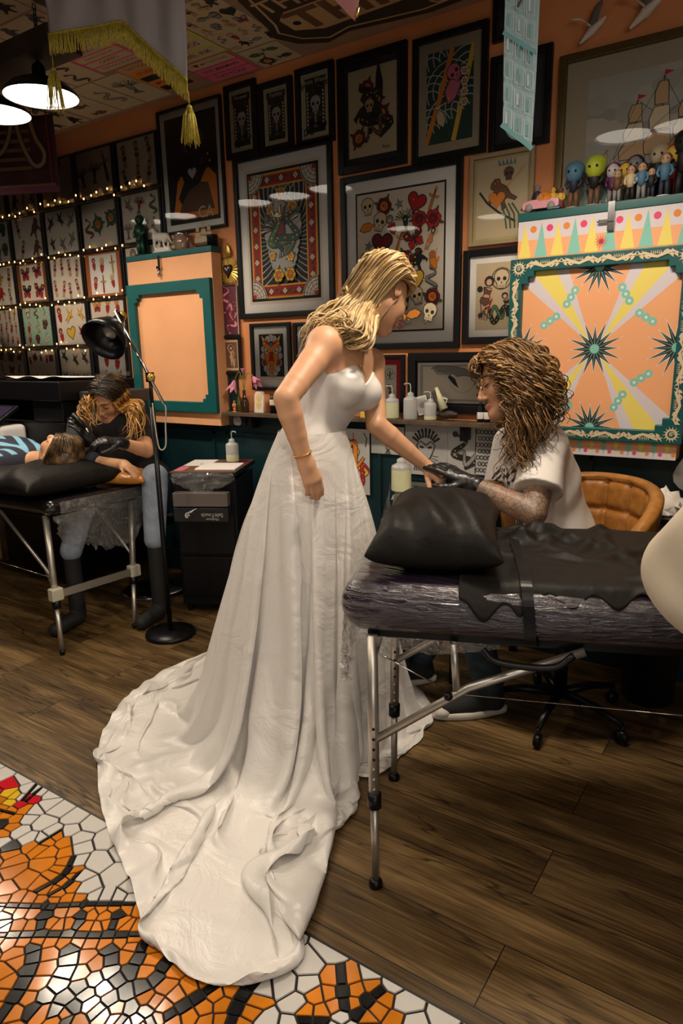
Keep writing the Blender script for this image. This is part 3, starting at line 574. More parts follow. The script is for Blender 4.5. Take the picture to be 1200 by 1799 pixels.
for i, (q, tp, nm, lb) in enumerate((((397,155,458,272), 'Forever', ('To', '47'), 'leftmost of the three small black-framed gothic lettering prints'), ((457,151,520,260), 'Faithful', None, 'middle one of the three small black-framed gothic prints, with a wreath of leaves'), ((522,126,592,248), 'Iron West', ('DG', '89'), 'rightmost small gothic print, numbered DG and 89 at its foot'))):
    frame_obj('framed_print', lb, 'picture', R(*q), .03, matw=(.004,.004), sheet='aged', draw=d_gothic(tp, nm, i), group='small gothic prints')
frame_obj('framed_picture', 'wide black frame around a tall cream print of a dark head with roses', 'picture', R(596,108,718,288), .035, matm=M_blkmat, matw=(.022,.03), sheet='aged', draw=d_rosehead)
frame_obj('framed_picture', 'black-framed fish and waves print in a broad cream mat, at the top of the wall', 'picture', R(729,74,856,268), .028, matm=M_agedmat, matw=(.038,.042), sheet='dkgreen', draw=d_fish)
frame_obj('framed_picture', 'nearly all-black framed picture behind the pale blue hanging cloth', 'picture', R(866,105,967,252), .025, matm=M_blkmat, matw=(.02,.02), sheet='darknavy', draw=d_dark)
frame_obj('framed_picture', 'black frame hanging high, cut off at the top, left of the blue cloth', 'picture', R(873,-90,905,70), .012, matm=M_blkmat, matw=(.01,.01), sheet='darknavy')
sr = R(988,104,1100,300); frame_obj('framed_painting', 'large gilt-edged painting of tall sailing ships on a green sea', 'painting', (sr[0], sr[0]+1.02, 1.80, sr[3]), .03, .035, M_gframe, (.085,.075), M_agedmat, 'sky', d_ship)
frame_obj('framed_picture', 'tan wooden frame with a yellowed print of a blue-crested striding beast', 'picture', R(830,277,937,424), .018, .03, M_tan, (.012,.012), M_agedp, 'aged', d_monster)
frame_obj('framed_poster', 'black-framed red-bordered poster of an eagle with snakes on black rays', 'poster', R(413,281,592,552), .028, matw=(.045,.045), draw=d_ornate)
frame_obj('framed_poster', 'large black frame full of small red and black tattoo motifs behind the bride', 'poster', R(602,315,810,611), .03, matw=(.052,.052), draw=d_bigflash)
frame_obj('framed_picture', 'black-framed cream print of a skull, woman and snake, left of the painted cabinet', 'picture', R(818,442,925,602), .03, matw=(.03,.03), sheet='aged', draw=d_skullgirl)
frame_obj('framed_picture', 'black-framed horned demon mask print with white surround above the shelf', 'picture', R(443,569,517,686), .02, matw=(.035,.035), sheet='paper', draw=d_mask)
frame_obj('framed_picture', 'small black frame half hidden behind the shoulder of the bride', 'picture', R(519,567,577,680), .02, matw=(.035,.035), sheet='aged', draw=d_cell(1,2,5))
frame_obj('framed_picture', 'black frame with a red mat holding a cactus card and a bird card', 'picture', R(628,624,714,724), .02, matm=M_redmat, matw=(.03,.03), draw=d_cards)
frame_obj('framed_picture', 'wide black-framed grey whale drawing resting above the shelf bottles', 'picture', R(721,620,915,730), .04, matm=M_blkmat, matw=(.008,.008), draw=d_whale)
MB().bx(*R(392,440,422,700)[:2], -.012, -.0052, 1.05, 1.93, M_teal).build('trim_3', **ST)
frame_obj('tin_picture', 'pink and maroon embossed dragon picture beside the peach cabinet', 'picture', R(388,502,425,588), .006, .016, M_chrome, (.002,.002), M_blkmat, 'maroon', d_pinkdragon, glass=False, y0=-.012)
frame_obj('icon_plaque', 'dark wooden plaque with an embossed bronze relief under the pink picture', 'plaque', R(391,590,431,658), .018, .022, M_black, (.006,.006), M_blkmat, 'tan', d_relief, glass=False, y0=-.012)
# ---- flash wall: each sheet hangs in its own black frame ----
def flash_frame(px, label, draw, mt=M_blkmat, rnd=False, sheet='paper', pad=.018):
    X0, X1, Z0, Z1 = R(*px); fw = .012; i = round(((X0+X1)/2+5.075)/.397); j = round(((Z0+Z1)/2-1.318)/.301)
    cx, cz = -5.075+i*.397, 1.318+j*.301; hw, hh = (.165, .136) if sheet != 'white' and mt is M_blkmat else (.137, .122)
    if X0 < -5.3: hw = .165
    frame_obj('flash_sheet', label, 'picture', (cx-.194, cx+.194, cz-.148, cz+.148), fw, .022, M_black, (.182-hw, .136-hh), mt, sheet, draw, group='framed tattoo flash sheets')
LADY = [m_lady]; D = d_cell
FL = [((98,285,130,348), 'torn-edged flash sheet of a dark mermaid, right of the maroon banner', D(1,1,1,mots=LADY,cols=('dkgreen',)), {}),
 ((136,265,203,343), 'round-cornered flash sheet of three dark totem figures, top row', D(3,1,2,mots=[m_eagle,m_dagger],cols=('brown','dkgreen'),fill=1.3), {}),
 ((207,246,276,325), 'flash sheet of dim dancing women, top right of the flash rows', D(3,2,3,mots=LADY,cols=('dkgreen','brown')), {}),
 ((-22,345,10,383), 'faded sheet at the left edge just below the maroon banner', D(2,1,4,mots=[m_lady,m_eagle],cols=('grey',)), {}),
 ((14,316,72,369), 'sheet of four grey figures peeking out below the maroon banner', D(3,2,5,mots=[m_lady,m_panther],cols=('grey','black')), {}),
 ((-45,390,12,452), 'sheet of skeletal grey figures at the left edge, second full row', D(3,2,6,mots=[m_skull,m_rose],cols=('grey','green')), {}),
 ((19,382,79,449), 'sheet with a brown tiger head and a woman in a brown dress', D(2,2,7,mots=[m_panther,m_lady],cols=('brown','drkred')), {}),
 ((79,370,144,442), 'sheet of swallows and eagles in grey green ink', D(3,2,8,mots=[m_swallow,m_eagle],cols=('dkgreen','grey')), {}),
 ((144,354,212,436), 'sheet with a mermaid, an oval roses portrait and a standing nude', D(3,1,9,mots=[m_lady,m_snake,m_rose],cols=('green','drkred'),fill=1.25), {}),
 ((213,343,285,427), 'sheet with a bird, a green frog and a swamp tree, behind the green statuette', D(3,2,10,mots=[m_swallow,m_snake,m_eagle],cols=('green','grey','red')), {}),
 ((-34,470,34,531), 'sheet of a ship and flowers at the left edge, third full row', D(3,2,11), {}),
 ((41,465,90,523), 'cream sheet of a geisha in a brown mat', D(2,2,12,mots=[m_lady,m_butterfly],cols=('drkred','black')), dict(mt=mat('brown_mat', (.22,.07,.02), .7))),
 ((92,456,155,522), 'sheet of five pin-up dancers glowing in the fairy lights', D(4,2,13,mots=LADY,cols=('red','drkred')), {}),
 ((162,450,216,515), 'white sheet of a king and queen of cards in an orange mat', D(3,2,14,mots=[m_bottlegirl,m_hand,m_dagger],cols=('yellow','red')), dict(mt=mat('orange_mat', (.40,.11,.02), .7), pad=.03, sheet='white')),
 ((224,441,262,490), 'pale sheet mostly hidden by the peach cabinet top', D(2,2,15,cols=('grey',)), {}),
 ((-14,544,45,604), 'sheet crowded with red and yellow pin-up hearts at the left edge', D(5,3,16,mots=[m_lady,m_bottlegirl,m_dagger],cols=('red','yellow')), {}),
 ((45,538,101,602), 'sheet on a mint checked ground with masks and bottles', None, dict(sheet='aged')),
 ((103,534,165,603), 'sheet of six red and yellow cherub figures', D(3,2,18,mots=[m_bottlegirl,m_heart,m_swallow],cols=('red','yellow')), {}),
 ((166,533,232,608), 'sheet of a red-faced lady partly behind the black lamp head', D(3,3,19,mots=[m_butterfly,m_bottlegirl],cols=('red','orange')), {}),
 ((-3,617,48,672), 'sheet of brown butterflies at the left edge, lowest row', D(3,3,20,mots=[m_butterfly,m_lady],cols=('brown','drkred')), {}),
 ((51,616,107,676), 'lowest-row sheet packed with red roses and busts', D(5,2,21,mots=[m_rose,m_bottlegirl,m_hand],cols=('red','drkred')), {}),
 ((108,615,168,682), 'lowest-row sheet of three flying swallows with flowers', D(3,2,22,mots=[m_swallow],cols=('blue','dkgreen')), {}),
 ((176,618,235,682), 'lowest-row sheet with a yellow clown and a grey snake beside the teal frame', D(2,2,23,mots=[m_bottlegirl,m_snake,m_rose],cols=('yellow','grey','red')), dict(sheet='white'))]
def d_mint(c, w, h):
    n = 14
    for i in range(n):
        for j in range(n+2):
            if (i+j) % 2: c.at(0, 0).rect(-w/2+w*i/n, -h/2+h*j/(n+2), -w/2+w*(i+1)/n, -h/2+h*(j+1)/(n+2), 'mint')
    scatter(c, w*.95, h*.95, 3, 3, 44, mots=[m_skull, m_bottlegirl, m_snake], cols=('tan', 'cream', 'brown'), fill=1.05)
for px, lb, dr, kw in FL: flash_frame(px, lb, dr or d_mint, **kw)
# ================= PENDANT LAMPS =================
def em(name, col, s):
    m = mat(name, (0, 0, 0)); b = m.node_tree.nodes['Principled BSDF']; b.inputs['Emission Color'].default_value = (*col, 1); b.inputs['Emission Strength'].default_value = s; return m
M_bulb = em('lamp_glow', (1.0, .90, .76), 9.0); M_shade_in = mat('shade_inner', (.85, .82, .76), .5)
LROWS = [(-1.09, [-4.62, -4.26, -3.50, -3.15, -2.80, -.93, -.65], 2.46), (-2.75, [-3.16, -2.3, -1.35, -.3, .55], 2.46)]
proto = None; n_ = 0
LLAB = {-2.80: 'black enamel pendant lamp just left of the gold tassel', -3.15: 'black enamel pendant lamp cut by the left edge of the picture', -3.50: 'pendant lamp on the beam just out of view to the left', -4.62: 'leftmost added pendant lamp near the flash sheets, out of view', -4.26: 'second added pendant lamp from the left near the flash sheets, out of view',  # two leftmost lamps are added out of view to brighten the flash sheets
        -.93: 'pendant lamp mirrored over the sea in the ship painting glass', -.65: 'pendant lamp mirrored at the right edge of the ship painting glass', -3.16: 'leftmost added pendant lamp of the unseen row behind the photographer', -2.3: 'second pendant lamp from the left behind the photographer', -1.35: 'middle added pendant lamp of the unseen row behind the photographer', -.3: 'added unseen pendant lamp right above the photographer', .55: 'rightmost added pendant lamp of the unseen row behind the photographer'}  # back row, save the mirrored second lamp, is added unseen for overall brightness
for y, xs, z in LROWS:
    for x in xs:
        lab = LLAB[x]
        t = thing('pendant_lamp', lab, 'lamp', (x, y, z), 'black enamel pendant lamps')
        mb = MB(); mb.lathe([(.152, 0), (.153, .004), (.143, .020), (.118, .044), (.074, .064), (.040, .072), (.028, .078), (.026, .115), (.016, .128), (.008, .135), (.006, .14)], M_blackm, (x, y, z), 32); mb.build('lamp_shade', t)
        mb = MB(); mb.lathe([(.149, .0015), (.140, .018), (.115, .040), (.071, .060), (.02, .066)], M_shade_in, (x, y, z), 32); mb.build('shade_lining', t)
        mb = MB(); mb.lathe([(.0, .010), (.138, .0101), (.138, .012), (0, .0121)], M_bulb, (x, y, z), 32); mb.build('diffuser', t)
        mb = MB(); mb.tube([(x, y, z+.138), (x, y, 2.598 if y > -2 else CEIL-.002)], .004, M_blackp, 6); mb.build('cord', t)
        l = bpy.data.lights.new('bulb_light', 'SPOT'); l.energy = LAMP_W*2.2*((1.45 if x > -1 else 1.0) if y > -2 else BACK_LAMP); l.color = LAMP_COL; l.shadow_soft_size = .07; l.spot_size = math.radians(152); l.spot_blend = .5
        o = bpy.data.objects.new('bulb_light', l); C.objects.link(o); o.location = (0, 0, .002); o.parent = t
# the dark beam the lamps hang from, on chains
def beam(x0, x1, lab):
    t = thing('lamp_beam', lab, 'beam', ((x0+x1)/2, -1.08, 2.64), 'hanging lamp beams')
    MB().bx(x0, x1, -1.16, -1.0, 2.60, 2.675, mat('beam_wood', (.025, .016, .010), .6, var=.4, scale=10)).build('beam', t, bevel=.004)
    M_ch = mat('chain', (.03, .03, .03), .4, .8)
    for x in (x0+.18, x1-.18):
        m = MB()
        for k in range(7):
            c = (x, -1.08, 2.688+k*.018); pts = [(c[0]+(.008*math.cos(a) if k % 2 else 0), c[1]+(0 if k % 2 else .008*math.cos(a)), c[2]+.013*math.sin(a)) for a in np.linspace(0, 2*PI, 11)]; m.tube(pts, .0022, M_ch, 5)
        m.build('chain', t)
beam(-4.9, -2.62, 'dark wooden beam on chains carrying the pendant lamps at upper left')
beam(-1.25, -.4, 'dark wooden beam over the right pendant lamps, out of view')
# ================= CABINETS, SHELF, DESK =================
# peach cabinet with teal picture frame door (left)
t = thing('wall_cabinet', 'peach wall cabinet with a plain teal stepped frame on its door', 'cabinet', (-3.18, 0, .985))
M_pch = mat('cabinet_peach', (.74, .36, .17), .5, var=.04, scale=5); M_pch2 = mat('cabinet_edge', (.55, .24, .08), .5)
YF = -.10
MB().bx(-3.535, -2.832, YF, -.0225, .987, 1.955, M_pch).build('body', t, bevel=.003)
MB().bx(-3.54, -2.828, YF-.004, -.0225, 1.9555, 1.988, M_tealf).build('top_board', t, bevel=.003)
def stepped(cx, z0, z1, hw, fw, st, yb, yf, m, name, par):
    # a frame whose inner corners step inwards
    def prof(hw_, a0, a1, s): return [(-hw_, a0+s), (-hw_+s*.5, a0+s), (-hw_+s*.5, a0+s*.45), (-hw_+s, a0+s*.45), (-hw_+s, a0), (hw_-s, a0), (hw_-s, a0+s*.45), (hw_-s*.5, a0+s*.45), (hw_-s*.5, a0+s), (hw_, a0+s), (hw_, a1-s), (hw_-s*.5, a1-s), (hw_-s*.5, a1-s*.45), (hw_-s, a1-s*.45), (hw_-s, a1), (-hw_+s, a1), (-hw_+s, a1-s*.45), (-hw_+s*.5, a1-s*.45), (-hw_+s*.5, a1-s), (-hw_, a1-s)]
    inn = prof(hw-fw, z0+fw, z1-fw, st); n = len(inn); out = []
    X, Z0, Z1 = hw, z0, z1
    for (x, z) in inn: out.append((max(-X, min(X, x*1.0)) if False else x, z))
    bm = bmesh.new(); 
    me = bpy.data.meshes.new(name)
    ov = [(-X, Z0), (X, Z0), (X, Z1), (-X, Z1)]
    vs, fs = [], []
    for y in (yf, yb):
        vs += [(cx+x, y, z) for x, z in ov]+[(cx+x, y, z) for x, z in inn]
    N_ = 4+n
    def fan(o, flip):
        # four side polygons sharing the outer corners and inner stretches
        segs = [(0, 1, list(range(4, 6))), ]
        idx = lambda k: 4+k+o
        q = [[o+0, o+1]+[idx(k) for k in (6, 5, 4)][:0], ]
        polys = [[o+0, o+1, idx(5)+1, idx(6)-1]]
        return polys
    A = lambda k: 4+k
    faces = [[0, 1, A(9), A(8), A(7), A(6), A(5), A(4), A(3), A(2), A(1), A(0)], [1, 2, A(10), A(9)], [2, 3, A(19), A(18), A(17), A(16), A(15), A(14), A(13), A(12), A(11), A(10)], [3, 0, A(0), A(19)]]
    for f in faces: fs.append(tuple(f)); fs.append(tuple(i+N_ for i in f[::-1]))
    for a, b in ((0, 1), (1, 2), (2, 3), (3, 0)): fs.append((b, a, a+N_, b+N_))
    for k in range(n): a, b = A(k), A((k+1) % n); fs.append((a, b, b+N_, a+N_))
    mb = MB(); mb.add(vs, fs, m); return mb.build(name, par, bevel=.003)
stepped(-3.185, 1.064, 1.818, .352, .062, .045, YF-.0002, YF-.028, M_tealf, 'door_frame', t)
m = MB(); m.bx(-3.255, -3.235, YF-.012, YF-.0045, 1.86, 1.97, M_chrome).bx(-3.262, -3.228, YF-.02, YF-.0125, 1.895, 1.91, M_chrome).tube([(-3.245, YF-.02, 1.89), (-3.245, YF-.02, 1.85)], .006, M_chrome); m.build('latch', t)
# painted cabinet (right)
t = thing('painted_cabinet', 'big painted cabinet with black starbursts and a scrollwork teal frame', 'cabinet', (-.70, 0, .95))
X0, X1, Z0, Z1, YF = -1.060, -.391, .962, 1.905, -.13
mb = MB(); mb.bx(X0, X1, YF, -.0225, Z0, Z1, M_pch).build('body', t, bevel=.003)
MB().bx(X0-.003, X1+.02, YF-.004, -.0225, Z1+.0005, Z1+.034, M_tealf).build('top_board', t, bevel=.003)
cxm = (X0+X1)/2; c = Canvas((cxm, YF, 0)); wd = X1-X0; hw = wd/2
c.rect(-hw, 1.832, hw, Z1, 'lilac'); c.rect(-hw, 1.765, hw, 1.8319, 'peach')
n = 10
for k in range(n):
    x = -hw+wd*(k+.45)/n
    if k == 5: x += 0
    c.poly([(x-.026, 1.765), (x+.026, 1.765), (x, 1.898)], 'lemon' if k % 2 == 0 else 'mint')
    if k != 4: c.circ(x+wd/n*.5, 1.872, .0135, 'orange' if k % 2 == 0 else 'hotpink', 14)
for k in range(14): a = 2*PI*k/14; c.line([(.0, 1.80), (.028*math.cos(a), 1.80+.028*math.sin(a))], [.004, .001], 'red')
c.mb.build('upper_painted_band', t); c.mb = MB(); c.rect(-hw, Z0, hw, .993, 'lilac'); c.rect(-hw, .993, hw, 1.05, 'peach'); n = 14
for k in range(n): x = -hw+wd*(k+.3)/n; c.poly([(x-.016, 1.05), (x+.016, 1.05), (x, .966)], 'lemon' if k % 2 else 'mint'); c.circ(x+wd/n*.5, .981, .008, 'orange' if k % 2 else 'hotpink', 12)
c.mb.build('lower_painted_band', t)
FZ0, FZ1 = 1.028, 1.758; fx0, fx1 = -1.078, -.372; fcx = (fx0+fx1)/2; fhw = (fx1-fx0)/2
c = Canvas((fcx, YF-.0006, 0)); iw = fhw-.05; iz0, iz1 = FZ0+.05, FZ1-.05; cz = (iz0+iz1)/2; ih = (iz1-iz0)/2
c.O = np.array([fcx, YF-.0006, cz]); c.rect(-iw, -ih, iw, ih, 'peach'); c.clip = (iw, ih)
for sx in (-1, 1):
    for sy in (-1, 1):
        for a0, a1, col in ((.72, 1.22, 'lilac'), (.86, 1.08, 'lemon')):
            L_ = .62; c.poly([(sx*.015, sy*.015), (sx*L_*math.cos(a0), sy*L_*math.sin(a0)), (sx*L_*math.cos(a1), sy*L_*math.sin(a1))], col)
        for (x, y, a) in ((.105, .205, 2.1), (.185, .115, 2.55)):
            for k in (-1, 0, 1): px_, py_ = sx*(x+k*.030*math.cos(a)), sy*(y+k*.030*math.sin(a)*-1 if False else y-k*.030*math.sin(a)*-1); c.circ(px_, py_, .0165, 'mint', 12)
            for k in (-1, 0, 1): px_, py_ = sx*(x+k*.030*math.cos(a)), sy*(y+k*.030*math.sin(a)); c.circ(px_, py_, .006, 'white', 8)
def burst(x, y, R_, n=16):
    c.T = (0, 0, 1, 0, 1)
    for q, col in ((1.1, 'white'), (1.0, 'black')):
        pts = []
        for k in range(2*n): a = PI*k/n+.02; r_ = (R_ if (k//2) % 2 else R_*.84)*q if k % 2 == 0 else R_*(.36 if q == 1 else .42); pts.append((x+r_*math.cos(a), y+r_*math.sin(a)))
        c.poly(pts, col)
    for k in range(n): a = 2*PI*k/n+.02; c.line([(x, y), (x+R_*.75*math.cos(a), y+R_*.75*math.sin(a))], [.0022, .0006], 'mint')
    c.circ(x, y, R_*.17, 'mint', 14)
for x, y in ((0, 0), (-iw, 0), (iw, 0), (0, ih), (0, -ih)): burst(x, y, .108)
c.mb.build('door_panel', t)
stepped(fcx, FZ0, FZ1, fhw, .050, .05, YF-.0012, YF-.03, M_tealf, 'door_frame', t)
# cream scrollwork painted on the frame
c = Canvas((fcx, YF-.0305, (FZ0+FZ1)/2)); fh = (FZ1-FZ0)/2; b = .026
M_crm = 'cream'
def scroll(x, y, rot, s=1.0, fx=1):
    c.at(x, y, s, rot, fx)
    c.line([(-.085, .0), (-.06, .010), (-.03, .002), (0, -.010), (.03, -.002), (.055, .010), (.085, .002)], [.003, .010, .015, .012, .015, .010, .003], M_crm)
    c.line([(-.04+.0145*math.exp(-.22*a)*math.cos(a), .004+.0145*math.exp(-.22*a)*math.sin(a)) for a in np.linspace(0, 9, 22)], [.0062-.003*k/21 for k in range(22)], M_crm)
    c.line([(.035+.0145*math.exp(-.22*a)*math.cos(a), -.004-.0145*math.exp(-.22*a)*math.sin(a)) for a in np.linspace(0, 9, 22)], [.0062-.003*k/21 for k in range(22)], M_crm)
    for k in range(6): c.poly([(-.018+k*.008, .003), (-.0125+k*.008, .003), (-.0125+k*.008, .019)], M_crm)
    c.circ(.066, -.011, .0035, M_crm, 8); c.circ(-.064, -.008, .003, M_crm, 8)
    for q in (-.07, -.052, .052, .07): c.poly([(q-.012, -.002), (q+.007, .004), (q+.014, .021)], M_crm).poly([(q-.012, .002), (q+.007, -.002), (q-.014, -.019)], M_crm)
for sx in (-1, 1):
    for sy in (-1, 1):
        x, y = sx*(fhw-.038), sy*(fh-.038); c.at(x, y, 1, 0)
        for k in range(14):
            a = 2*PI*k/14; 
            c.poly([(.016*math.cos(a-.2), .016*math.sin(a-.2)), (.016*math.cos(a+.2), .016*math.sin(a+.2)), (.033*math.cos(a+.12), .033*math.sin(a+.12))], M_crm)
        c.arc(0, 0, .0175, 0, 2*PI, .007, M_crm, 18); c.line([(.012*math.exp(-.2*a)*math.cos(a), .012*math.exp(-.2*a)*math.sin(a)) for a in np.linspace(0, 9, 24)], .0035, M_crm)
for s in (-1, 1):
    for k, fx in ((-1.5, 1), (-.5, -1), (.5, 1), (1.5, -1)):
        scroll(k*.142, s*(fh-b), 0 if s > 0 else PI, .85, fx)
        scroll(s*(fhw-b), k*.145, PI/2*s, .85, fx)
c.mb.build('scrollwork', t)
m = MB(); m.bx(-.705, -.680, YF-.012, YF-.0045, 1.835, 1.94, M_chrome).bx(-.735, -.68, YF-.02, YF-.0125, 1.868, 1.876, M_chrome); m.ball((-.738, YF-.016, 1.872), .006, M_chrome); m.build('latch', t)
# wall shelf and its back board
t = thing('wall_shelf', 'long narrow dark wooden shelf of bottles along the teal wall', 'shelf', (-2.0, 0, 1.07))
MB().bx(-2.80, -1.13, -.125, -.0225, 1.052, 1.072, M_wood).build('board', t, bevel=.002)
m = MB()
for x in (-2.6, -2.05, -1.3): MB().bx(x-.012, x+.012, -.11, -.035, .985, 1.0515, M_blackm).build('bracket', t)
# stencil tracings pinned under the shelf
M_trace = mat('tracing_paper', (.36, .35, .33), .6, var=.12, scale=8)
def sheet(name, label, rect, draw, m='paper', y=-.0362, group=None):
    X0_, X1_, Z0_, Z1_ = rect; mb = MB(); mb.bx(X0_, X1_, y, y+.0012, Z0_, Z1_, INK[m] if isinstance(m, str) else m)
    c = Canvas(((X0_+X1_)/2, y, (Z0_+Z1_)/2)); c.clip = ((X1_-X0_)/2, (Z1_-Z0_)/2); draw(c, X1_-X0_, Z1_-Z0_)
    o = mb.build(name); o['label'] = label; o['category'] = 'drawing'
    if group: o['group'] = group
    c.mb.build('artwork', o); return o
def d_tigerhead(c, w, h):
    for k in range(9): a = PI*.15+k*PI*.7/8; c.at(0, 0).line([(w*.2*math.cos(a), h*.1+h*.15*math.sin(a)), (w*.36*math.cos(a), h*.1+h*.34*math.sin(a))], .012, 'black')
    for s in (-1, 1):
        c.line([(0, h*.1), (s*w*.12, h*.18), (s*w*.22, h*.1), (s*w*.16, -h*.05), (s*w*.1, -h*.16), (0, -h*.2)], .006, 'black').line([(s*w*.05, h*.05), (s*w*.14, h*.07)], .01, 'black')
        for k in range(3): c.line([(s*w*.12, -h*.1-k*.01), (s*w*.3, -h*.12-k*.02)], .003, 'black')
    for k in range(12): c.line([((k-6)*w*.04, -h*.28), ((k-5.5)*w*.05, -h*.42)], .006, 'black')
def d_scales(c, w, h):
    for i in range(7):
        for j in range(7): c.at(0, 0).arc(-w*.4+w*.13*i+(j % 2)*w*.06, -h*.4+h*.13*j, w*.06, 0, 2*PI, .004, 'black', 9)
def d_snakes(c, w, h):
    c.at(0, 0, h*.8, .2); m_snake(c, 'black'); c.at(.03, -.03, h*.6, 1.2); m_snake(c, 'grey')
def d_redserp(c, w, h):
    for k, col in enumerate(('black', 'lime', 'red')):
        r_ = .35*h; c.at(0, 0).line([(w*.22*math.cos(a)*(1+.3*math.sin(a*2)), r_*math.sin(a)*1.0) for a in np.linspace(.6, 5.6, 26)], .05-.013*k, col)
    for a in np.linspace(.7, 5.5, 18): c.circ(w*.22*math.cos(a)*(1+.3*math.sin(a*2)), .35*h*math.sin(a), .006, 'black', 6)
def d_tiger2(c, w, h):
    r = random.Random(9); c.at(0, 0, h*.6, .3); m_snake(c, 'yellow'); c.at(-.03, .06, h*.6, 1.2, -1); m_snake(c, 'orange'); c.at(.02, -.08, h*.5, 2); m_snake(c, 'red')
    for k in range(7): c.at(r.uniform(-w*.4, w*.4), r.uniform(-h*.4, h*.4), h*.3, k); c.line([(-.3, 0), (0, .1), (.4, -.1)], .05, r.choice(('red', 'black', 'drkred')))
def U(x0, y0, x1, y1): return wall_xy(x0, y0, x1, y1, -.036)
sheet('tracing', 'tracing of a red and gold dragon on the wall beside the skirt of the bride', U(598, 752, 650, 870), d_tiger2, 'ltgrey')
sheet('tracing', 'tracing with a big horned beast face, under the bottle shelf', U(712, 745, 785, 838), d_tigerhead, M_trace)
sheet('tracing', 'blank grey tracing left of the beast face', U(652, 748, 710, 800), lambda c, w, h: scatter(c, w, h, 1, 1, 3, mots=[m_eagle], cols=('grey',)), M_trace)
sheet('tracing', 'smudged blue-grey tracing right of the beast face', U(787, 748, 835, 838), d_snakes, M_trace)
sheet('tracing', 'tracing of a scaled snake partly behind the hair of the man', U(836, 748, 885, 838), d_scales, M_trace)
sheet('photo_print', 'black and white photo of a cat pinned below the shelf end', U(402, 720, 432, 748), lambda c, w, h: (c.at(0, 0).rect(-w/2, -h/2, w/2, h/2, 'black'), c.at(0, -.01, w*.7).circ(0, -.1, .35, 'ltgrey'), c.circ(-.1, .25, .2, 'grey'), c.poly([(-.25, .35), (-.2, .6), (-.05, .4)], 'ltgrey')), 'black')
# ---- desk ----
DZ = .775
dk = [G(648, 850, DZ)[:2], G(694, 893, DZ)[:2], np.array([-.78, -.60]), np.array([-.78, -.06]), np.array([-1.60, -.06])]
dk = [np.array([-1.60, -.20]), np.array([-1.34, -.70]), np.array([-1.10, -.60]), np.array([-.98, -.52]), np.array([-.98, -.06]), np.array([-1.60, -.06])]
t = thing('desk', 'glass-topped work desk with drawings under the glass, behind the pillow', 'desk', (-1.2, -.35, 0))
def prism(pts, z0, z1, m): n = len(pts); return MB().add([(p[0], p[1], z0) for p in pts]+[(p[0], p[1], z1) for p in pts], [tuple(range(n))[::-1], tuple(range(n, 2*n))]+[(k, (k+1) % n, n+(k+1) % n, n+k) for k in range(n)], m)
prism(dk, DZ-.03, DZ-.0065, M_blackm).build('desktop', t)
c = Canvas((-1.15, -.35, DZ-.0062), (1, 0, 0), (0, 1, 0), (0, 0, 1)); r = random.Random(3)
for k in range(12): x, y = r.uniform(-.36, .10), r.uniform(-.15, .22); c.at(x, y, 1, r.uniform(-.5, .5)).rect(-.07, -.05, .07, .05, r.choice(('aged', 'mint', 'ltgrey', 'sea', 'white')))
c.mb.build('papers_under_glass', t)
prism(dk, DZ-.004, DZ, M_glass).build('glass_top', t)
for x, y in ((-1.55, -.12), (-1.12, -.55), (-1.02, -.1)): MB().bx(x-.015, x+.015, y-.015, y+.015, 0, DZ-.0305, M_blackm).build('leg', t)
# film hanging from the desk corner
def film_sheet(name, pts_top, pts_bot, par, n=14, k=11, amp=.02, seed=1, label=None, cat=None):
    r = random.Random(seed); T_ = spline(pts_top, 14); B_ = [q+np.array([0, 0, .25*amp*math.sin(i*1.1+seed)+r.uniform(-.3, .3)*amp]) for i, q in enumerate(spline(pts_bot, 14))]; L_ = min(len(T_), len(B_)); rows = []
    for j in range(k+1):
        row = []
        for i in range(L_):
            p = T_[i]*(1-j/k)+B_[i]*(j/k); a = amp*(j/k)**.4*.42; w_ = amp*.8*math.sin(i*.55+3*math.sin(j*.35+seed))*(j/k)**.5; p = p+np.array([r.uniform(-a, a)+w_*.6, r.uniform(-a, a)-w_*.6, r.uniform(-a, a)*.6]); row.append(p)
        rows.append(row)
    mb = MB(); mb.rings(rows, M_film, close=False, caps=False, smooth=False); o = mb.build(name, par)
    if label: o['label'] = label
    if cat: o['category'] = cat
    return o
film_sheet('cling_film', [(-1.63, -.20, .775), (-1.50, -.45, .778), (-1.36, -.73, .775)], [(-1.63, -.22, .66), (-1.50, -.47, .56), (-1.37, -.75, .68)], t, seed=3)
# glove boxes under the desk corner
M_box = mat('glove_box_black', (.012, .012, .014), .35); M_boxtop = mat('box_film', (.12, .10, .09), .25)
t = thing('glove_box', 'black patterned glove box with a white label below the desk corner', 'box', (-1.42, -.66, .50))
RZ = Matrix.Rotation(math.radians(28), 3, 'Z')
MB().box((-1.42, -.72, .60), (.26, .14, .10), M_box, RZ).build('box', t, bevel=.002)
u_ = np.array(RZ @ Vector((1, 0, 0))); n_ = np.array(RZ @ Vector((0, -1, 0))); o_ = np.array([-1.42, -.72, .60])+n_*.0705
c = Canvas(o_, u_, (0, 0, 1), n_); c.rect(-.03, -.015, .10, .03, 'ltgrey'); 
for k in range(9): c.rect(-.025+k*.014, -.01, -.018+k*.014, .025, 'black')
c.line([(-.11, -.03), (-.09, .0), (-.07, -.02), (-.06, .02), (-.08, .03), (-.05, .04)], .006, 'ltgrey'); c.mb.build('print', t)
t2 = thing('glove_box', 'black glove box beneath another one, right of the skirt of the bride', 'box', (-1.43, -.72, .44)); MB().box((-1.43, -.73, .485), (.26, .15, .11), M_box, RZ).build('box', t2, bevel=.002)
c = Canvas(o_+np.array([-.01, -.012, -.115]), u_, (0, 0, 1), n_); 
for k in range(14): c.rect(-.11+k*.017, -.05, -.104+k*.017, .03, 'grey')
c.mb.build('print', t2)
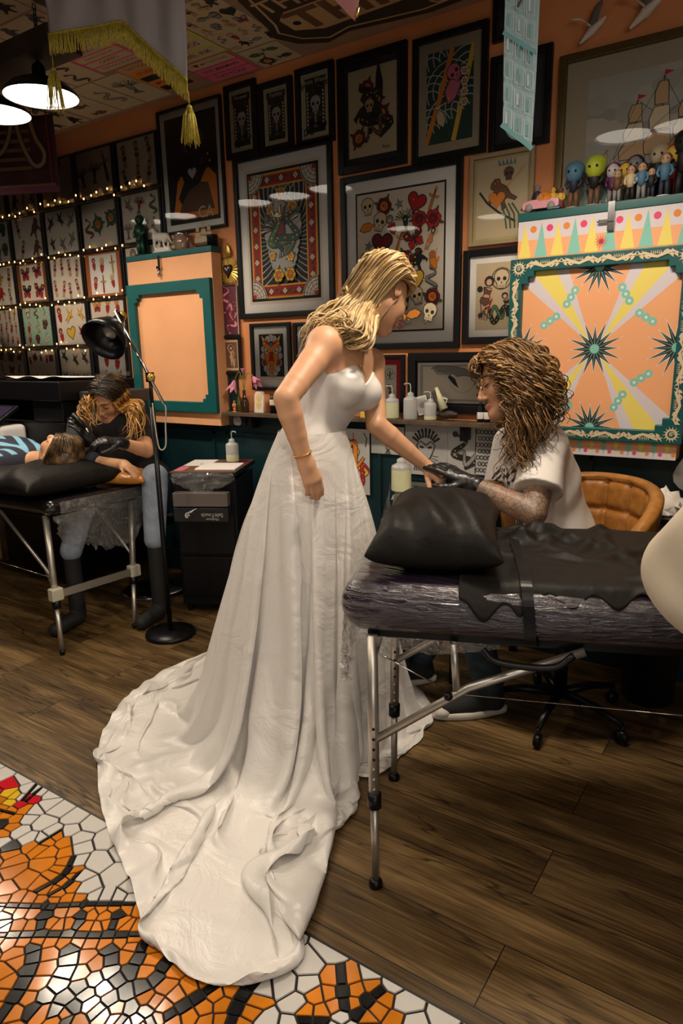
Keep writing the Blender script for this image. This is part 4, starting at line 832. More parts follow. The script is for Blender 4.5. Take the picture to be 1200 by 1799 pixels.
t = thing('drawer_unit', 'black drawer unit under the desk holding glove boxes', 'drawers', (-1.42, -.60, 0)); MB().box((-1.42, -.70, .22), (.30, .26, .40), M_blackp, RZ).build('body', t, bevel=.004)
for z in (.12, .28): MB().box((o_[0]-n_[0]*-.075+.0, o_[1]+n_[1]*.075-.0, z), (.26, .008, .13), M_blackm, RZ).build('drawer', t, bevel=.003)
# ---- small cart on the left ----
CT = .80; t = thing('tool_cart', 'black tool cart with a paper-covered top between the lamp stand and the bride', 'cart', (-2.55, -.40, 0))
ca = [G(295, 830, CT), G(414, 830, CT), G(421, 791, CT), G(329, 791, CT)]
RC = Matrix.Rotation(math.atan2(ca[1][1]-ca[0][1], ca[1][0]-ca[0][0]), 3, 'Z'); uc = np.array(RC @ Vector((1, 0, 0))); vc = np.array(RC @ Vector((0, 1, 0)))
cw = np.linalg.norm((ca[1]-ca[0])[:2]); cd = .44; cc = ca[0]+uc*cw/2+vc*cd/2
def cb(u, v, z, du, dv, dz, m, mb=None): mb = mb or MB(); p = cc+uc*u+vc*v; return mb.box((p[0], p[1], z), (du, dv, dz), m, RC)
cb(0, 0, CT-.012, cw, cd, .022, M_blackp).build('top', t, bevel=.003)
cb(0, .02, .40, cw-.03, cd-.05, .70, M_black).build('body', t, bevel=.003)
for k in range(2): cb(0, -cd/2+.032, .22+k*.24, cw-.06, .012, .22, M_blackp).build('drawer', t, bevel=.003)
for sx in (-1, 1):
    for sy in (-1, 1): m = cb(sx*(cw/2-.04), sy*.12, .027, .025, .05, .05, M_blackp); m.build('caster', t, bevel=.006)
c = Canvas(cc+np.array([0, 0, -.0005]), uc, vc, (0, 0, 1)); c.rect(-cw/2+.005, -cd/2+.005, cw/2-.005, cd/2-.005, 'brown'); c.rect(-cw/2+.01, -.01, -.03, cd/2-.01, 'white'); c.at(0, 0, 1, 0).rect(-cw/2+.01, -cd/2+.05, -cw/2+.06, -.03, 'pink'); c.rect(.03, .03, cw/2-.01, cd/2-.01, 'drkred'); c.rect(-.05, -.1, .02, -.03, 'tan'); c.rect(-.09, .04, -.06, .06, 'black')
c.O = cc+np.array([0, 0, .0005]); c.mb.build('top_papers', t)
film_sheet('cling_film', [tuple(cc+uc*(-cw/2+.02)+vc*(-cd/2-.006)), tuple(cc+vc*(-cd/2-.01)), tuple(cc+uc*(cw/2-.02)+vc*(-cd/2-.006))], [tuple(cc+uc*(-cw/2+.02)+vc*(-cd/2-.008)-np.array([0, 0, .05])), tuple(cc+vc*(-cd/2-.02)-np.array([0, 0, .11])), tuple(cc+uc*(cw/2-.0)+vc*(-cd/2-.01)-np.array([0, 0, .04]))], t, seed=5, amp=.012)
for k, (z, lab) in enumerate(((.665, 'upper clear-fronted box holder on the black cart front'), (.585, 'glove box on the cart front with a white wave scroll and upside-down lettering'))):
    tb = thing('glove_box', lab, 'box', tuple(cc+vc*(-cd/2-.02)+np.array([0, 0, z-CT]))); cb(.0, -cd/2-.03, z, cw*.80, .055, .072, M_box if k else M_boxtop).build('box', tb, bevel=.002)
    if k:
        c = Canvas(cc+vc*(-cd/2-.0582)+np.array([0, 0, z-CT]), uc, (0, 0, 1), -vc)
        c.text('SafeTouch', .06, 0, .028, 'ltgrey', rot=PI); c.text('Medicom', .06, -.022, .018, 'ltgrey', rot=PI)
        c.at(0, 0).line([(-.075+.014*math.exp(-.15*a)*math.cos(a), -.005+.02*math.exp(-.15*a)*math.sin(a)) for a in np.linspace(0, 10, 26)], .004, 'white')
        for q in range(4): c.line([(-.07+q*.006, .012), (-.05+q*.006, .022+.003*q), (-.02, .034)], .0025, 'white')
        c.mb.build('print', tb)
o = cb(.055, -.07, CT+.006, .22, .20, .010, M_white).build('paper_towel', bevel=.003, label='folded white paper towel on the black cart top', category='paper towel')
# ---- floor lamp ----
t = thing('floor_lamp', 'black standing work lamp with a tilted bell head and chrome arm', 'lamp', (-2.571, -.829, 0)); lx, ly = -2.571, -.829
MB().lathe([(0, .0), (.125, .0), (.128, .008), (.122, .022), (.02, .028), (0, .028)], M_blackm, (lx, ly, 0), 36).build('base', t)
def LZ(z): return np.array([lx-.0*z, ly, z])
MB().tube([LZ(.027), LZ(1.16)], .0125, M_blackm, 12).build('pole', t)
cL = (np.array([lx, ly, 0])-CAM)@_F
j = Dp(262, 654, cL); j0 = LZ(1.30); a0 = Dp(284, 697, cL); a1 = Dp(206, 548, cL)
MB().tube([LZ(1.16), j0], .009, M_blackm, 10).build('pole', t)
off = j0-j; a0 = a0+off; a1 = a1+off
MB().box(j0, (.03, .03, .045), M_blackm).build('joint', t, bevel=.003)
MB().tube([a0, a1], .0075, M_chrome, 10).build('arm', t)
MB().lathe([(.004, -.012), (.018, -.012), (.02, 0), (.018, .012), (.004, .012)], M_gold, j0+np.array([.03, -.02, 0]), 10, axis=(.8, -.5, 0)).build('knob', t)
hd = Dp(196, 583, cL)+off; dr = (Dp(172, 598, cL-.1)-Dp(212, 545, cL+.05)); dr /= np.linalg.norm(dr)
MB().lathe([(.0, -.125), (.022, -.122), (.028, -.10), (.03, -.065), (.062, -.045), (.098, .02), (.107, .062), (.103, .062), (.093, .02), (.058, -.04), (.0, -.05)], M_blackm, hd, 32, axis=dr).build('lamp_shade', t)
MB().lathe([(.0, -.01), (.03, .0), (.034, .02), (.0, .045)], mat('unlit_bulb', (.5, .45, .35), .3), hd-dr*.02, 16, axis=dr).build('bulb', t)
MB().lathe([(.0, -.02), (.02, -.018), (.024, 0), (.012, .018), (0, .02)], M_gold, hd-dr*.13, 12, axis=dr).build('knob', t)
MB().tube([hd-dr*.125, (hd-dr*.14+a1)/2+np.array([0, 0, .012]), a1], .007, M_chrome, 8).build('hinge', t)
MB().tube(spline([a0, a0+np.array([.012, 0, -.02]), Dp(287, 730, cL)+off, Dp(287, 765, cL)+off, Dp(277, 768, cL)+off, Dp(270, 730, cL)+off, LZ(1.18)+np.array([.014, -.01, 0])], 8), .0035, mat('grey_cable', (.35, .33, .28), .5), 6).build('cable', t)
# ---- brown tub chair ----
M_lea = mat('tan_leather', (.36, .15, .03), .38, var=.25, bump=.25, scale=30, coat=.15)
t = thing('tub_chair', 'cognac leather quilted tub chair on black casters behind the man', 'chair', (-.62, -.50, 0)); ccx, ccy, cr = -.66, -.58, .27
oc = Dp(1060, 900, 2.5); f_ = np.array([-.42, -.91]); f_ /= np.linalg.norm(f_); s_ = np.array([-f_[1], f_[0]])
def chp(a, r_, z): return (ccx-f_[0]*r_*math.cos(a)+s_[0]*r_*math.sin(a), ccy-f_[1]*r_*math.cos(a)+s_[1]*r_*math.sin(a), z)
rows = []; NA = 126
def back_h(a): return .90-.10*(abs(a)/1.75)**2.4-.05*max(0, abs(a)-1.1)
for kind in range(2):
    pass
NZ = 44; vs = []
prof = []
for i in range(NA+1):
    a = -1.75+3.5*i/NA; ht = back_h(a); row = []
    for j in range(NZ+1):
        z = .45+(ht-.45)*j/NZ; q = j/NZ; seam = (.5+.5*math.cos(2*PI*((a+1.75)/3.5*9)))**8*.016+(.5+.5*math.cos(2*PI*(q*4)))**10*.014
        row.append(chp(a, cr-.035+.03*q+seam*1.0-.012, z))
    for k in range(1, 8):
        th = PI*k/8; row.append(chp(a, cr-.017+.0+.030*(1-math.cos(th))*.9, ht+.026*math.sin(th)))
    for j in range(NZ, -1, -2): z = .42+(ht-.42)*j/NZ; row.append(chp(a, cr+.035+.0*z-.05*(1-j/NZ), z))
    rows.append(row)
mb = MB(); mb.rings(rows, M_lea, close=True); mb.build('backrest', t)
rows = [[(ccx+r_*math.cos(2*PI*k/28), ccy+r_*math.sin(2*PI*k/28), z) for k in range(28)] for r_, z in ((.16, .40), (.215, .41), (.232, .44), (.228, .475), (.20, .487), (.05, .49))]
MB().rings(rows, M_lea).build('seat', t, sub=1)
MB().tube([(ccx, ccy, .40), (ccx, ccy, .10)], .025, M_blackm, 14).build('gas_lift', t)
for k in range(5):
    a = 2*PI*k/5+.95; e = (ccx+.26*math.cos(a), ccy+.26*math.sin(a))
    MB().tube([(ccx, ccy, .10), (ccx+.15*math.cos(a), ccy+.15*math.sin(a), .10), (e[0], e[1], .075)], [.02, .016, .012], M_blackm, 8).build('leg', t)
    MB().lathe([(.0, -.012), (.024, -.012), (.026, 0), (.024, .012), (0, .012)], M_blackp, (e[0], e[1], .026), 14, axis=(math.sin(a), -math.cos(a), 0)).tube([(e[0], e[1], .03), (e[0], e[1], .075)], .008, M_blackp, 6).build('caster', t)
# bin with paper towels
t = thing('waste_bin', 'black-bag-lined bin stand heaped beside the tub chair', 'bin', (-.42, -.33, 0))
bx_, by_ = -.40, -.25
MB().lathe([(.0, 0), (.09, 0), (.10, .02), (.125, .76), (.128, .78), (.12, .78), (.10, .70), (0, .70)], M_blackp, (bx_, by_, 0), 24).build('bin', t)
r = random.Random(2); rows = []
for z, rr_ in ((.60, .128), (.70, .134), (.79, .136), (.80, .122), (.74, .108)): rows.append([(bx_+rr_*(1+r.uniform(-.03, .05))*math.cos(2*PI*k/28), by_+rr_*(1+r.uniform(-.03, .05))*math.sin(2*PI*k/28), z+r.uniform(-.008, .008)) for k in range(28)])
MB().rings(rows, mat('bin_bag', (.008, .008, .009), .22), caps=False).build('bin_bag', t, sub=1)
mb = MB(); rows = []
for i in range(8):
    row = []
    for k in range(18): a = 2*PI*k/18; q = i/7; rr_ = .10*math.sin(PI*(.5-.5*q))*(1+r.uniform(-.3, .3)); row.append((bx_+rr_*math.cos(a), by_+rr_*math.sin(a), .785+.085*q+r.uniform(-.018, .018)))
    rows.append(row)
mb.rings(rows, mat('tissue', (.72, .68, .60), .9)); o = mb.build('paper_towel', label='crumpled white paper towels heaped on the black bin', category='paper towel')
o = MB(); X_ = W(1195, 850, -.10)
rows = [[(-.30+.12*(.5+.5*math.cos(2*PI*k/20))+.0, -.12+.004*q, .80+.11*q_+.0) for k in range(3)] for q, q_ in ((0, 0), (1, 1))]
c = Canvas((-.29, -.10, .93), (1, 0, 0), (0, -.35, .94), (0, -.94, -.35)); pts = [(-.10+.02*math.sin(3*a)+.09*(1+math.cos(a)), .13*math.sin(a)) for a in np.linspace(0, 2*PI, 24, endpoint=False)]
mb = MB(); P0 = [c.p3(x, y, 0) for x, y in pts]; P1 = [c.p3(x, y, -.002) for x, y in pts]; n = 24
mb.add(P0+P1, [tuple(range(n)), tuple(range(n, 2*n))[::-1]]+[(k, n+k, n+(k+1) % n, (k+1) % n) for k in range(n)], M_trace); o = mb.build('tracing', label='curling grey tracing leaning on the wall at the right edge', category='drawing')
c.line([(-.06, .08), (.02, 0), (.0, -.08)], .004, 'black').line([(.0, .09), (.06, .02), (.03, -.05)], .004, 'black'); c.arc(.05, .03, .03, 0, 5, .003, 'black'); c.mb.build('artwork', o)
# ================= BODY SCULPTING: smooth implicit surfaces =================
def nets(Fd, org, h):
    s = Fd < 0; n = np.array(Fd.shape); cs = [(i, j, k) for i in (0, 1) for j in (0, 1) for k in (0, 1)]
    def sub(a, c): return a[c[0]:n[0]-1+c[0], c[1]:n[1]-1+c[1], c[2]:n[2]-1+c[2]]
    cnt = sum(sub(s, c).astype(np.int8) for c in cs); act = (cnt > 0) & (cnt < 8); idx = -np.ones(act.shape, int); ii = np.argwhere(act); idx[act] = np.arange(len(ii))
    acc = np.zeros((len(ii), 3)); wt = np.zeros(len(ii))
    V = {c: Fd[ii[:, 0]+c[0], ii[:, 1]+c[1], ii[:, 2]+c[2]] for c in cs}
    for a in cs:
        for ax in range(3):
            if a[ax] == 0:
                b = list(a); b[ax] = 1; b = tuple(b); va, vb = V[a], V[b]; m = (va < 0) != (vb < 0); t = va/(va-vb+1e-12)
                p = np.array(a, float)[None]+0*t[:, None]; p[:, ax] += t; acc[m] += p[m]; wt[m] += 1
    v = org+(ii+acc/np.maximum(wt, 1)[:, None])*h; faces = []
    for ax in range(3):
        o1, o2 = [(1, 2), (2, 0), (0, 1)][ax]
        a = [slice(1, n[k]-1) for k in range(3)]; a[ax] = slice(0, n[ax]-1); b = list(a); b[ax] = slice(1, n[ax])
        sa, sb = s[tuple(a)], s[tuple(b)]; e = np.argwhere(sa != sb); base = e.copy()
        for k in range(3):
            if k != ax: base[:, k] += 1
        def ci(d1, d2): q = base.copy(); q[:, o1] -= d1; q[:, o2] -= d2; return idx[q[:, 0], q[:, 1], q[:, 2]]
        q = np.stack([ci(1, 1), ci(0, 1), ci(0, 0), ci(1, 0)], 1); fl = ~sa[tuple(e.T)]; q[fl] = q[fl][:, ::-1]; faces.append(q)
    return v, np.concatenate(faces)
class Sdf:
    def __init__(s): s.p = []
    def cap(s, a, b, ra, rb=None, k=.02, op='+'): s.p.append(('c', np.array(a, float), np.array(b, float), ra, ra if rb is None else rb, k, op)); return s
    def ell(s, c, r, R=None, k=.02, op='+'): s.p.append(('e', np.array(c, float), np.array(r, float), np.eye(3) if R is None else np.array(R), 0, k, op)); return s
    def chain(s, pts, rs, k=.02):
        pts = np.array([np.array(p, float) for p in pts]); s.p.append(('h', pts.min(0), pts.max(0), max(rs), (pts, rs), k, '+')); return s
    def grid(s, h, extra=.02):
        lo, hi = [], []
        for q in s.p:
            if q[6] == '-': continue
            if q[0] == 'h': lo.append(q[1]-q[3]); hi.append(q[2]+q[3])
            elif q[0] == 'c': r = max(q[3], q[4]); lo.append(np.minimum(q[1], q[2])-r); hi.append(np.maximum(q[1], q[2])+r)
            else: r = q[2].max(); lo.append(q[1]-r); hi.append(q[1]+r)
        lo = np.min(lo, 0)-extra; hi = np.max(hi, 0)+extra; n = np.ceil((hi-lo)/h).astype(int)+1; Fd = np.full(n, 1.0, np.float32)
        ax = [lo[i]+np.arange(n[i])*h for i in range(3)]
        for q in s.p:
            k = q[5]
            if q[0] == 'h': r = q[3]+k*1.3+2.5*h; l_, h_ = q[1]-r, q[2]+r
            elif q[0] == 'c': r = max(q[3], q[4])+k*1.3+2.5*h; l_, h_ = np.minimum(q[1], q[2])-r, np.maximum(q[1], q[2])+r
            else: r = q[2].max()+k*1.3+2.5*h; l_, h_ = q[1]-r, q[1]+r
            sl = [slice(max(0, int((l_[i]-lo[i])/h)), min(n[i], int((h_[i]-lo[i])/h)+2)) for i in range(3)]
            if any(x.stop <= x.start for x in sl): continue
            X, Y, Z = np.meshgrid(ax[0][sl[0]], ax[1][sl[1]], ax[2][sl[2]], indexing='ij')
            if q[0] == 'h':
                D = None; ps, rs = q[4]
                for i in range(len(ps)-1):
                    a, b = ps[i], ps[i+1]; d = b-a; L = d.dot(d)+1e-12; t = np.clip(((X-a[0])*d[0]+(Y-a[1])*d[1]+(Z-a[2])*d[2])/L, 0, 1)
                    e = np.sqrt((X-a[0]-t*d[0])**2+(Y-a[1]-t*d[1])**2+(Z-a[2]-t*d[2])**2)-(rs[i]+(rs[i+1]-rs[i])*t)
                    if D is None: D = e
                    else: kk = min(.006, q[3]*.3); hh = np.clip(.5+.5*(D-e)/kk, 0, 1); D = D+(e-D)*hh-kk*hh*(1-hh)*.6
            elif q[0] == 'c':
                a, b = q[1], q[2]; d = b-a; L = d.dot(d)+1e-12; t = np.clip(((X-a[0])*d[0]+(Y-a[1])*d[1]+(Z-a[2])*d[2])/L, 0, 1)
                D = np.sqrt((X-a[0]-t*d[0])**2+(Y-a[1]-t*d[1])**2+(Z-a[2]-t*d[2])**2)-(q[3]+(q[4]-q[3])*t)
            else:
                P_ = np.stack([X-q[1][0], Y-q[1][1], Z-q[1][2]], -1) @ q[3]; k0 = np.sqrt(((P_/q[2])**2).sum(-1)); k1 = np.sqrt(((P_/q[2]**2)**2).sum(-1)); D = k0*(k0-1)/(k1+1e-9)
            A = Fd[tuple(sl)]
            if q[6] == '+': hh = np.clip(.5+.5*(A-D)/k, 0, 1); Fd[tuple(sl)] = A+(D-A)*hh-k*hh*(1-hh)
            else: hh = np.clip(.5-.5*(A+D)/k, 0, 1); Fd[tuple(sl)] = A+(-D-A)*hh+k*hh*(1-hh)
        return Fd, lo
    def mesh(s, name, m, parent=None, h=.006, fmat=None, disp=None, sub=0, cut=None, **tags):
        Fd, lo = s.grid(h)
        if cut is not None:
            n = Fd.shape; X, Y, Z = np.meshgrid(*[lo[i]+np.arange(n[i])*h for i in range(3)], indexing='ij'); Fd = np.maximum(Fd, cut(X, Y, Z)).astype(np.float32)
            Fd[0], Fd[-1] = 1, 1; Fd[:, 0], Fd[:, -1] = 1, 1; Fd[:, :, 0], Fd[:, :, -1] = 1, 1
        v, f = nets(Fd, lo, h)
        if disp is not None: v = disp(v)
        me = bpy.data.meshes.new(name); me.from_pydata(v.tolist(), [], f.tolist()); ms = m if isinstance(m, (list, tuple)) else [m]
        for q in ms: me.materials.append(q)
        if fmat is not None: me.polygons.foreach_set('material_index', fmat(v[f].mean(1)).astype(np.int32))
        me.polygons.foreach_set('use_smooth', [True]*len(me.polygons)); me.update()
        o = bpy.data.objects.new(name, me); C.objects.link(o)
        if parent is not None: o.parent = parent; o.matrix_parent_inverse = Matrix.Translation(parent.location).inverted()
        if sub: u = o.modifiers.new('sub', 'SUBSURF'); u.levels = sub; u.render_levels = sub
        for k, q in tags.items(): o[k] = q
        return o
def nz(v): v = np.array(v, float); return v/np.linalg.norm(v)
def cv(x, y, z): return _X*x-_Y*y+_F*z                 # direction given as right, down, away from the survey point
def basis(f, u): f = nz(f); u = np.array(u, float); u = nz(u-f*u.dot(f)); return np.cross(f, u), f, u          # right, forward, up
def lerp(a, b, t): return np.array(a)*(1-t)+np.array(b)*t
def skin_mat(name, c, rough=.5):
    m = mat(name, c, rough, var=.06, scale=14, sss=.12); b = m.node_tree.nodes['Principled BSDF']; b.inputs['Subsurface Radius'].default_value = (.02, .008, .004); b.inputs['Subsurface Scale'].default_value = .6; return m
def hair_mat(name, cols, scale=30, rough=.38):
    m = bpy.data.materials.new(name); m.use_nodes = True; nt = m.node_tree; b = nt.nodes['Principled BSDF']; N = nt.nodes.new; L = nt.links.new
    tc = N('ShaderNodeTexCoord'); n = N('ShaderNodeTexNoise'); n.inputs['Scale'].default_value = scale; n.inputs['Detail'].default_value = 3; r = N('ShaderNodeValToRGB'); L(tc.outputs['Object'], n.inputs['Vector']); L(n.outputs[0], r.inputs[0]); L(r.outputs[0], b.inputs['Base Color'])
    e = r.color_ramp.elements; e[0].position = .35; e[0].color = (*cols[0], 1); e[1].position = .65; e[1].color = (*cols[-1], 1)
    for i in range(1, len(cols)-1): q = e.new(.35+.3*i/(len(cols)-1)); q.color = (*cols[i], 1)
    b.inputs['Roughness'].default_value = rough; b.inputs['Specular IOR Level'].default_value = .4; return m
M_lip = mat('lips', (.45, .17, .13), .45); M_lash = mat('lashes', (.02, .012, .01), .6)
def head_sdf(S_, O, B, s=1.0, male=False):
    R_, F_, U_ = B; P = lambda x, y, z: O+(R_*x+F_*y+U_*z)*s; Rm = np.stack([R_, F_, U_], 1)
    S_.ell(P(0, -.014, .03), np.array([.073, .092, .083])*s, Rm, .02)
    S_.ell(P(0, .030, -.028), np.array([.057, .058, .078])*s, Rm, .03)
    cw_ = .020 if male else .016
    for q in (-1, 1):
        S_.cap(P(q*.046, .005, -.055), P(q*.010, .070, -.094), .016*s, cw_*s, .022*s); S_.ell(P(q*.036, .058, -.028), np.array([.022, .020, .022])*s, Rm, .022*s)
        S_.ell(P(q*.031, .094, .004), np.array([.017, .012, .010])*s, Rm, .012*s, '-')
        S_.ell(P(q*.031, .0735, .002), np.array([.0145, .0125, .0115])*s, Rm, .004*s)
        S_.ell(P(q*.0125, .097, -.040), np.array([.008, .010, .007])*s, Rm, .006*s)
        S_.ell(P(q*.073, -.006, -.008), np.array([.006, .017, .029])*s, Rm, .008*s); S_.ell(P(q*.079, -.003, -.004), np.array([.004, .009, .015])*s, Rm, .004*s, '-')
        S_.cap(P(q*.012, .087, .018), P(q*.046, .074, .019), .006*s, .004*s, .012*s)
    S_.cap(P(0, .083, .012), P(0, .106, -.034), .006*s, .0095*s, .012*s)
    S_.ell(P(0, .088, -.063), np.array([.022, .010, .0055])*s, Rm, .006*s); S_.ell(P(0, .087, -.0725), np.array([.019, .0095, .006])*s, Rm, .005*s)
    S_.ell(P(0, .102, -.0675), np.array([.020, .004, .0009])*s, Rm, .002*s, '-')
    return P
def lip_test(O, B, s): 
    R_, F_, U_ = B
    def f(c): d = (c-O)/s; x, y, z = d@R_, d@F_, d@U_; return ((np.abs(x) < .0215-.25*np.abs(z+.0675)) & (y > .083) & (z < -.0575) & (z > -.0785))
    return f
def face_bits(par, P, s, brow_m, male=False):
    for q in (-1, 1):
        MB().tube([P(q*.014, .0865, -.001), P(q*.024, .0885, -.0045), P(q*.034, .0865, -.005), P(q*.045, .079, -.002)], [.001*s, .0022*s, .0026*s, .001*s], M_lash, 6).build('eyelashes', par)
        MB().tube([P(q*.013, .0925, .020), P(q*.026, .0915, .0255), P(q*.040, .084, .0255), P(q*.050, .073, .020)], [.002*s, (.0042 if male else .003)*s, (.0035 if male else .0026)*s, .001*s], brow_m, 6).build('eyebrow', par)
# a hand: wrist point, direction of the fingers, direction of the back of the hand, curl of each finger
def hand_sdf(S_, Wp, d, bk, side=1, s=1.0, curl=(.5, .5, .55, .6), thumb=(.55, .45), spread=.05, wr=.026, gl=0.0):
    d = nz(d); bk = np.array(bk, float); bk = nz(bk-d*bk.dot(d)); lt = np.cross(d, bk)*side     # lt points to the thumb side
    P = lambda a, b, c: Wp+(d*a+lt*b+bk*c)*s
    S_.cap(P(-.01, 0, 0), P(.025, 0, 0), (wr+gl)*s*.95, (.024+gl)*s, .012)
    for b, c_, r0, r1 in ((.024, 0, .015, .0135), (.008, .002, .0155, .014), (-.009, .001, .015, .0135), (-.024, -.002, .0145, .012)):
        S_.cap(P(.022, b*.6, c_), P(.084-abs(b-.004)*.25, b, c_), (r0+gl)*s, (r1-.002+gl)*s, .012)
    L_ = [(.024, .042, .026, .021), (.008, .046, .029, .022), (-.009, .043, .027, .021), (-.025, .034, .021, .018)]
    tips = []
    for i, (b, l1, l2, l3) in enumerate(L_):
        p = P(.084-abs(b-.004)*.25, b, 0); a = curl[i]*.75; out = [p]; th = a; dd = nz(d*math.cos(th)-bk*math.sin(th)+lt*(b-.0)*spread*25)
        for l_, k_ in ((l1, 1.0), (l2, 1.35), (l3, .8)):
            p = p+dd*l_*s; out.append(p); th += curl[i]*k_; dd = nz(d*math.cos(th)-bk*math.sin(th)+lt*b*spread*15)
        rs = [(.0098+gl)*s, (.0088+gl)*s, (.0080+gl)*s, (.0066+gl)*s]
        if i == 3: rs = [r*.88 for r in rs]
        S_.chain(out, rs, .0045); tips.append(out)
    t0 = P(.018, .018, -.006); t1 = P(.046, .018+.028*thumb[0]*1.2, -.016-.01*thumb[1]); t2 = P(.075, .018+.040*thumb[0]*1.25, -.022-.03*thumb[1]); t3 = P(.098, .018+.046*thumb[0]*1.2, -.026-.045*thumb[1])
    S_.chain([t0, t1, t2, t3], [(.0165+gl)*s, (.0125+gl)*s, (.0100+gl)*s, (.0078+gl)*s], .008); tips.append([t0, t1, t2, t3])
    return P, tips
def push(g, sh):                                       # keep locks outside the skull
    O, B, s = sh; M_ = np.stack(B, 1); l = (np.array(g)-O)@M_; c = np.array([0, -.018, .034])*s; r = np.array([.082, .099, .090])*s; q = np.sqrt((((l-c)/r)**2).sum(1))[:, None]; l = np.where(q < 1, c+(l-c)/np.maximum(q, .05), l); return O+l@M_.T
def tones(name, cols, rough=.38): return [mat('%s_%d' % (name, i), c, rough, var=.12, scale=12, spec=.4) for i, c in enumerate(cols)]
def strands(name, guides, m, par, n=160, r=(.005, .0015), jit=.008, wave=(.0, 30), seed=1, pts=26, nsec=5, shell=None):
    rnd = random.Random(seed); Gs = [np.array(spline(g, 8)) for g in guides]
    def rs(g): t = np.linspace(0, len(g)-1, pts); i = np.minimum(t.astype(int), len(g)-2); f = (t-i)[:, None]; return g[i]*(1-f)+g[i+1]*f
    Gs = [rs(g) for g in Gs]; mb = MB()
    for k in range(n):
        u = rnd.uniform(0, len(Gs)-1.001); i = int(u); f = u-i; g = Gs[i]*(1-f)+Gs[i+1]*f; t = np.linspace(0, 1, pts)[:, None]
        off = np.array([rnd.gauss(0, 1) for _ in range(3)])*jit; off2 = np.array([rnd.gauss(0, 1) for _ in range(3)])*jit*1.4; g = g+off*(.35+.65*t)+off2*t**2
        if wave[0]:
            tn = np.gradient(g, axis=0); tn /= np.linalg.norm(tn, axis=1)[:, None]+1e-9; a1 = np.cross(tn, [0.3, .5, .8]); a1 /= np.linalg.norm(a1, axis=1)[:, None]+1e-9; a2 = np.cross(tn, a1)
            ph = rnd.uniform(0, 6.28); fr = wave[1]*rnd.uniform(.8, 1.2); am = wave[0]*rnd.uniform(.6, 1.3)*t**.7; g = g+a1*np.sin(fr*t+ph)*am+a2*np.cos(fr*t+ph)*am
        L_ = rnd.uniform(.72, 1.0); g = g[:max(6, int(pts*L_))]; q = len(g); g = push(g, shell) if shell else g; mb.tube(g, [r[0]*rnd.uniform(.7, 1.2)*(1-(j/(q-1))**2)+r[1]*.6 for j in range(q)], rnd.choice(m) if isinstance(m, (list, tuple)) else m, nsec, flat=.55)
    return mb.build(name, par)
# ================= THE BRIDE =================
M_skin = skin_mat('skin_bride', (.62, .335, .19)); M_blonds = tones('blond_lock', [(.20, .115, .045), (.36, .225, .09), (.50, .34, .15), (.62, .46, .24), (.46, .31, .14)]); M_blond = hair_mat('blonde_hair', [(.17, .095, .035), (.40, .26, .11), (.62, .46, .25)], 60)
bride = thing('person', 'bride in a strapless white gown bending towards the seated tattooist', 'person', (-1.34, -1.14, 0))
sk = Sdf()
KS = 1.11
def B_(x, y, c): return Dp(x, y, c*KS)
HB = B_(671, 517, 2.10); HBB = basis(cv(.55, .52, .62), cv(.32, -.88, .36)); hs = 1.06
HP = head_sdf(sk, HB, HBB, hs)
Rsh, Lsh = B_(571, 606, 1.96), B_(652, 636, 2.25); Rel, Rwr = B_(502, 700, 1.83), B_(534, 806, 1.90); Lel, Lwr = B_(661, 746, 2.16), B_(750, 820, 2.24)
nb = lerp(Rsh, Lsh, .5)+np.array([0, 0, .015]); wa = B_(548, 765, 2.07); bf_ = nz(np.cross(Lsh-Rsh, lerp(Rsh, Lsh, .5)-wa)); bf_ = bf_ if bf_.dot(_rt) > 0 else -bf_; hp = wa-np.array([0, 0, .13])-bf_*.015; dn = np.array([0, 0, -1.])
bf = nz(np.cross(Lsh-Rsh, wa-nb)); bf = bf if bf.dot(_rt) > 0 else -bf; bl = nz(Lsh-Rsh); bu = np.cross(bf, bl); bu = bu if bu[2] > 0 else -bu
TR = np.stack([bl, bf, bu], 1)
ch = lerp(nb, wa, .32)+bf*.012
sk.chain([HP(0, -.022, -.05), HP(0, -.03, -.09)*.5+nb*.5, nb-bu*.02], [.050, .048, .055], .03)
sk.ell(ch, (.150, .092, .155), TR, .03); sk.ell(lerp(nb, wa, .72), (.112, .082, .14), TR, .04)
sk.cap(Rsh, nb-bu*.03, .047, .058, .04); sk.cap(Lsh, nb-bu*.03, .045, .058, .04)
sk.cap(Rsh-bl*.005, lerp(Rsh, nb, .5)-bu*.05-bf*.03, .05, .055, .04)
for (q, w_) in ((-1, .062), (1, .062)): sk.ell(ch+bl*q*.068+bf*.062-bu*.028, (.060, .056, .058), TR, .03)
sk.ell(hp, (.118, .092, .12), TR, .05)
sk.chain([Rsh, lerp(Rsh, Rel, .35), lerp(Rsh, Rel, .75), Rel, lerp(Rel, Rwr, .25), lerp(Rel, Rwr, .6), Rwr], [.050, .045, .039, .0365, .0375, .031, .024], .02)
sk.chain([Lsh, lerp(Lsh, Lel, .4), Lel, lerp(Lel, Lwr, .25), lerp(Lel, Lwr, .6), Lwr], [.048, .043, .036, .0365, .030, .0225], .02)
hand_sdf(sk, Rwr, B_(551, 850, 1.915)-Rwr, cv(.25, -.25, -1), side=-1, s=.93, curl=(.42, .45, .5, .55), thumb=(.1, 1.0), spread=.0, wr=.024)
HLP, _ = hand_sdf(sk, Lwr, B_(786, 858, 2.215)-Lwr, cv(.35, -1, -.3), side=1, s=.9, curl=(.75, .85, .95, 1.0), thumb=(.5, .5), spread=.02, wr=.023)
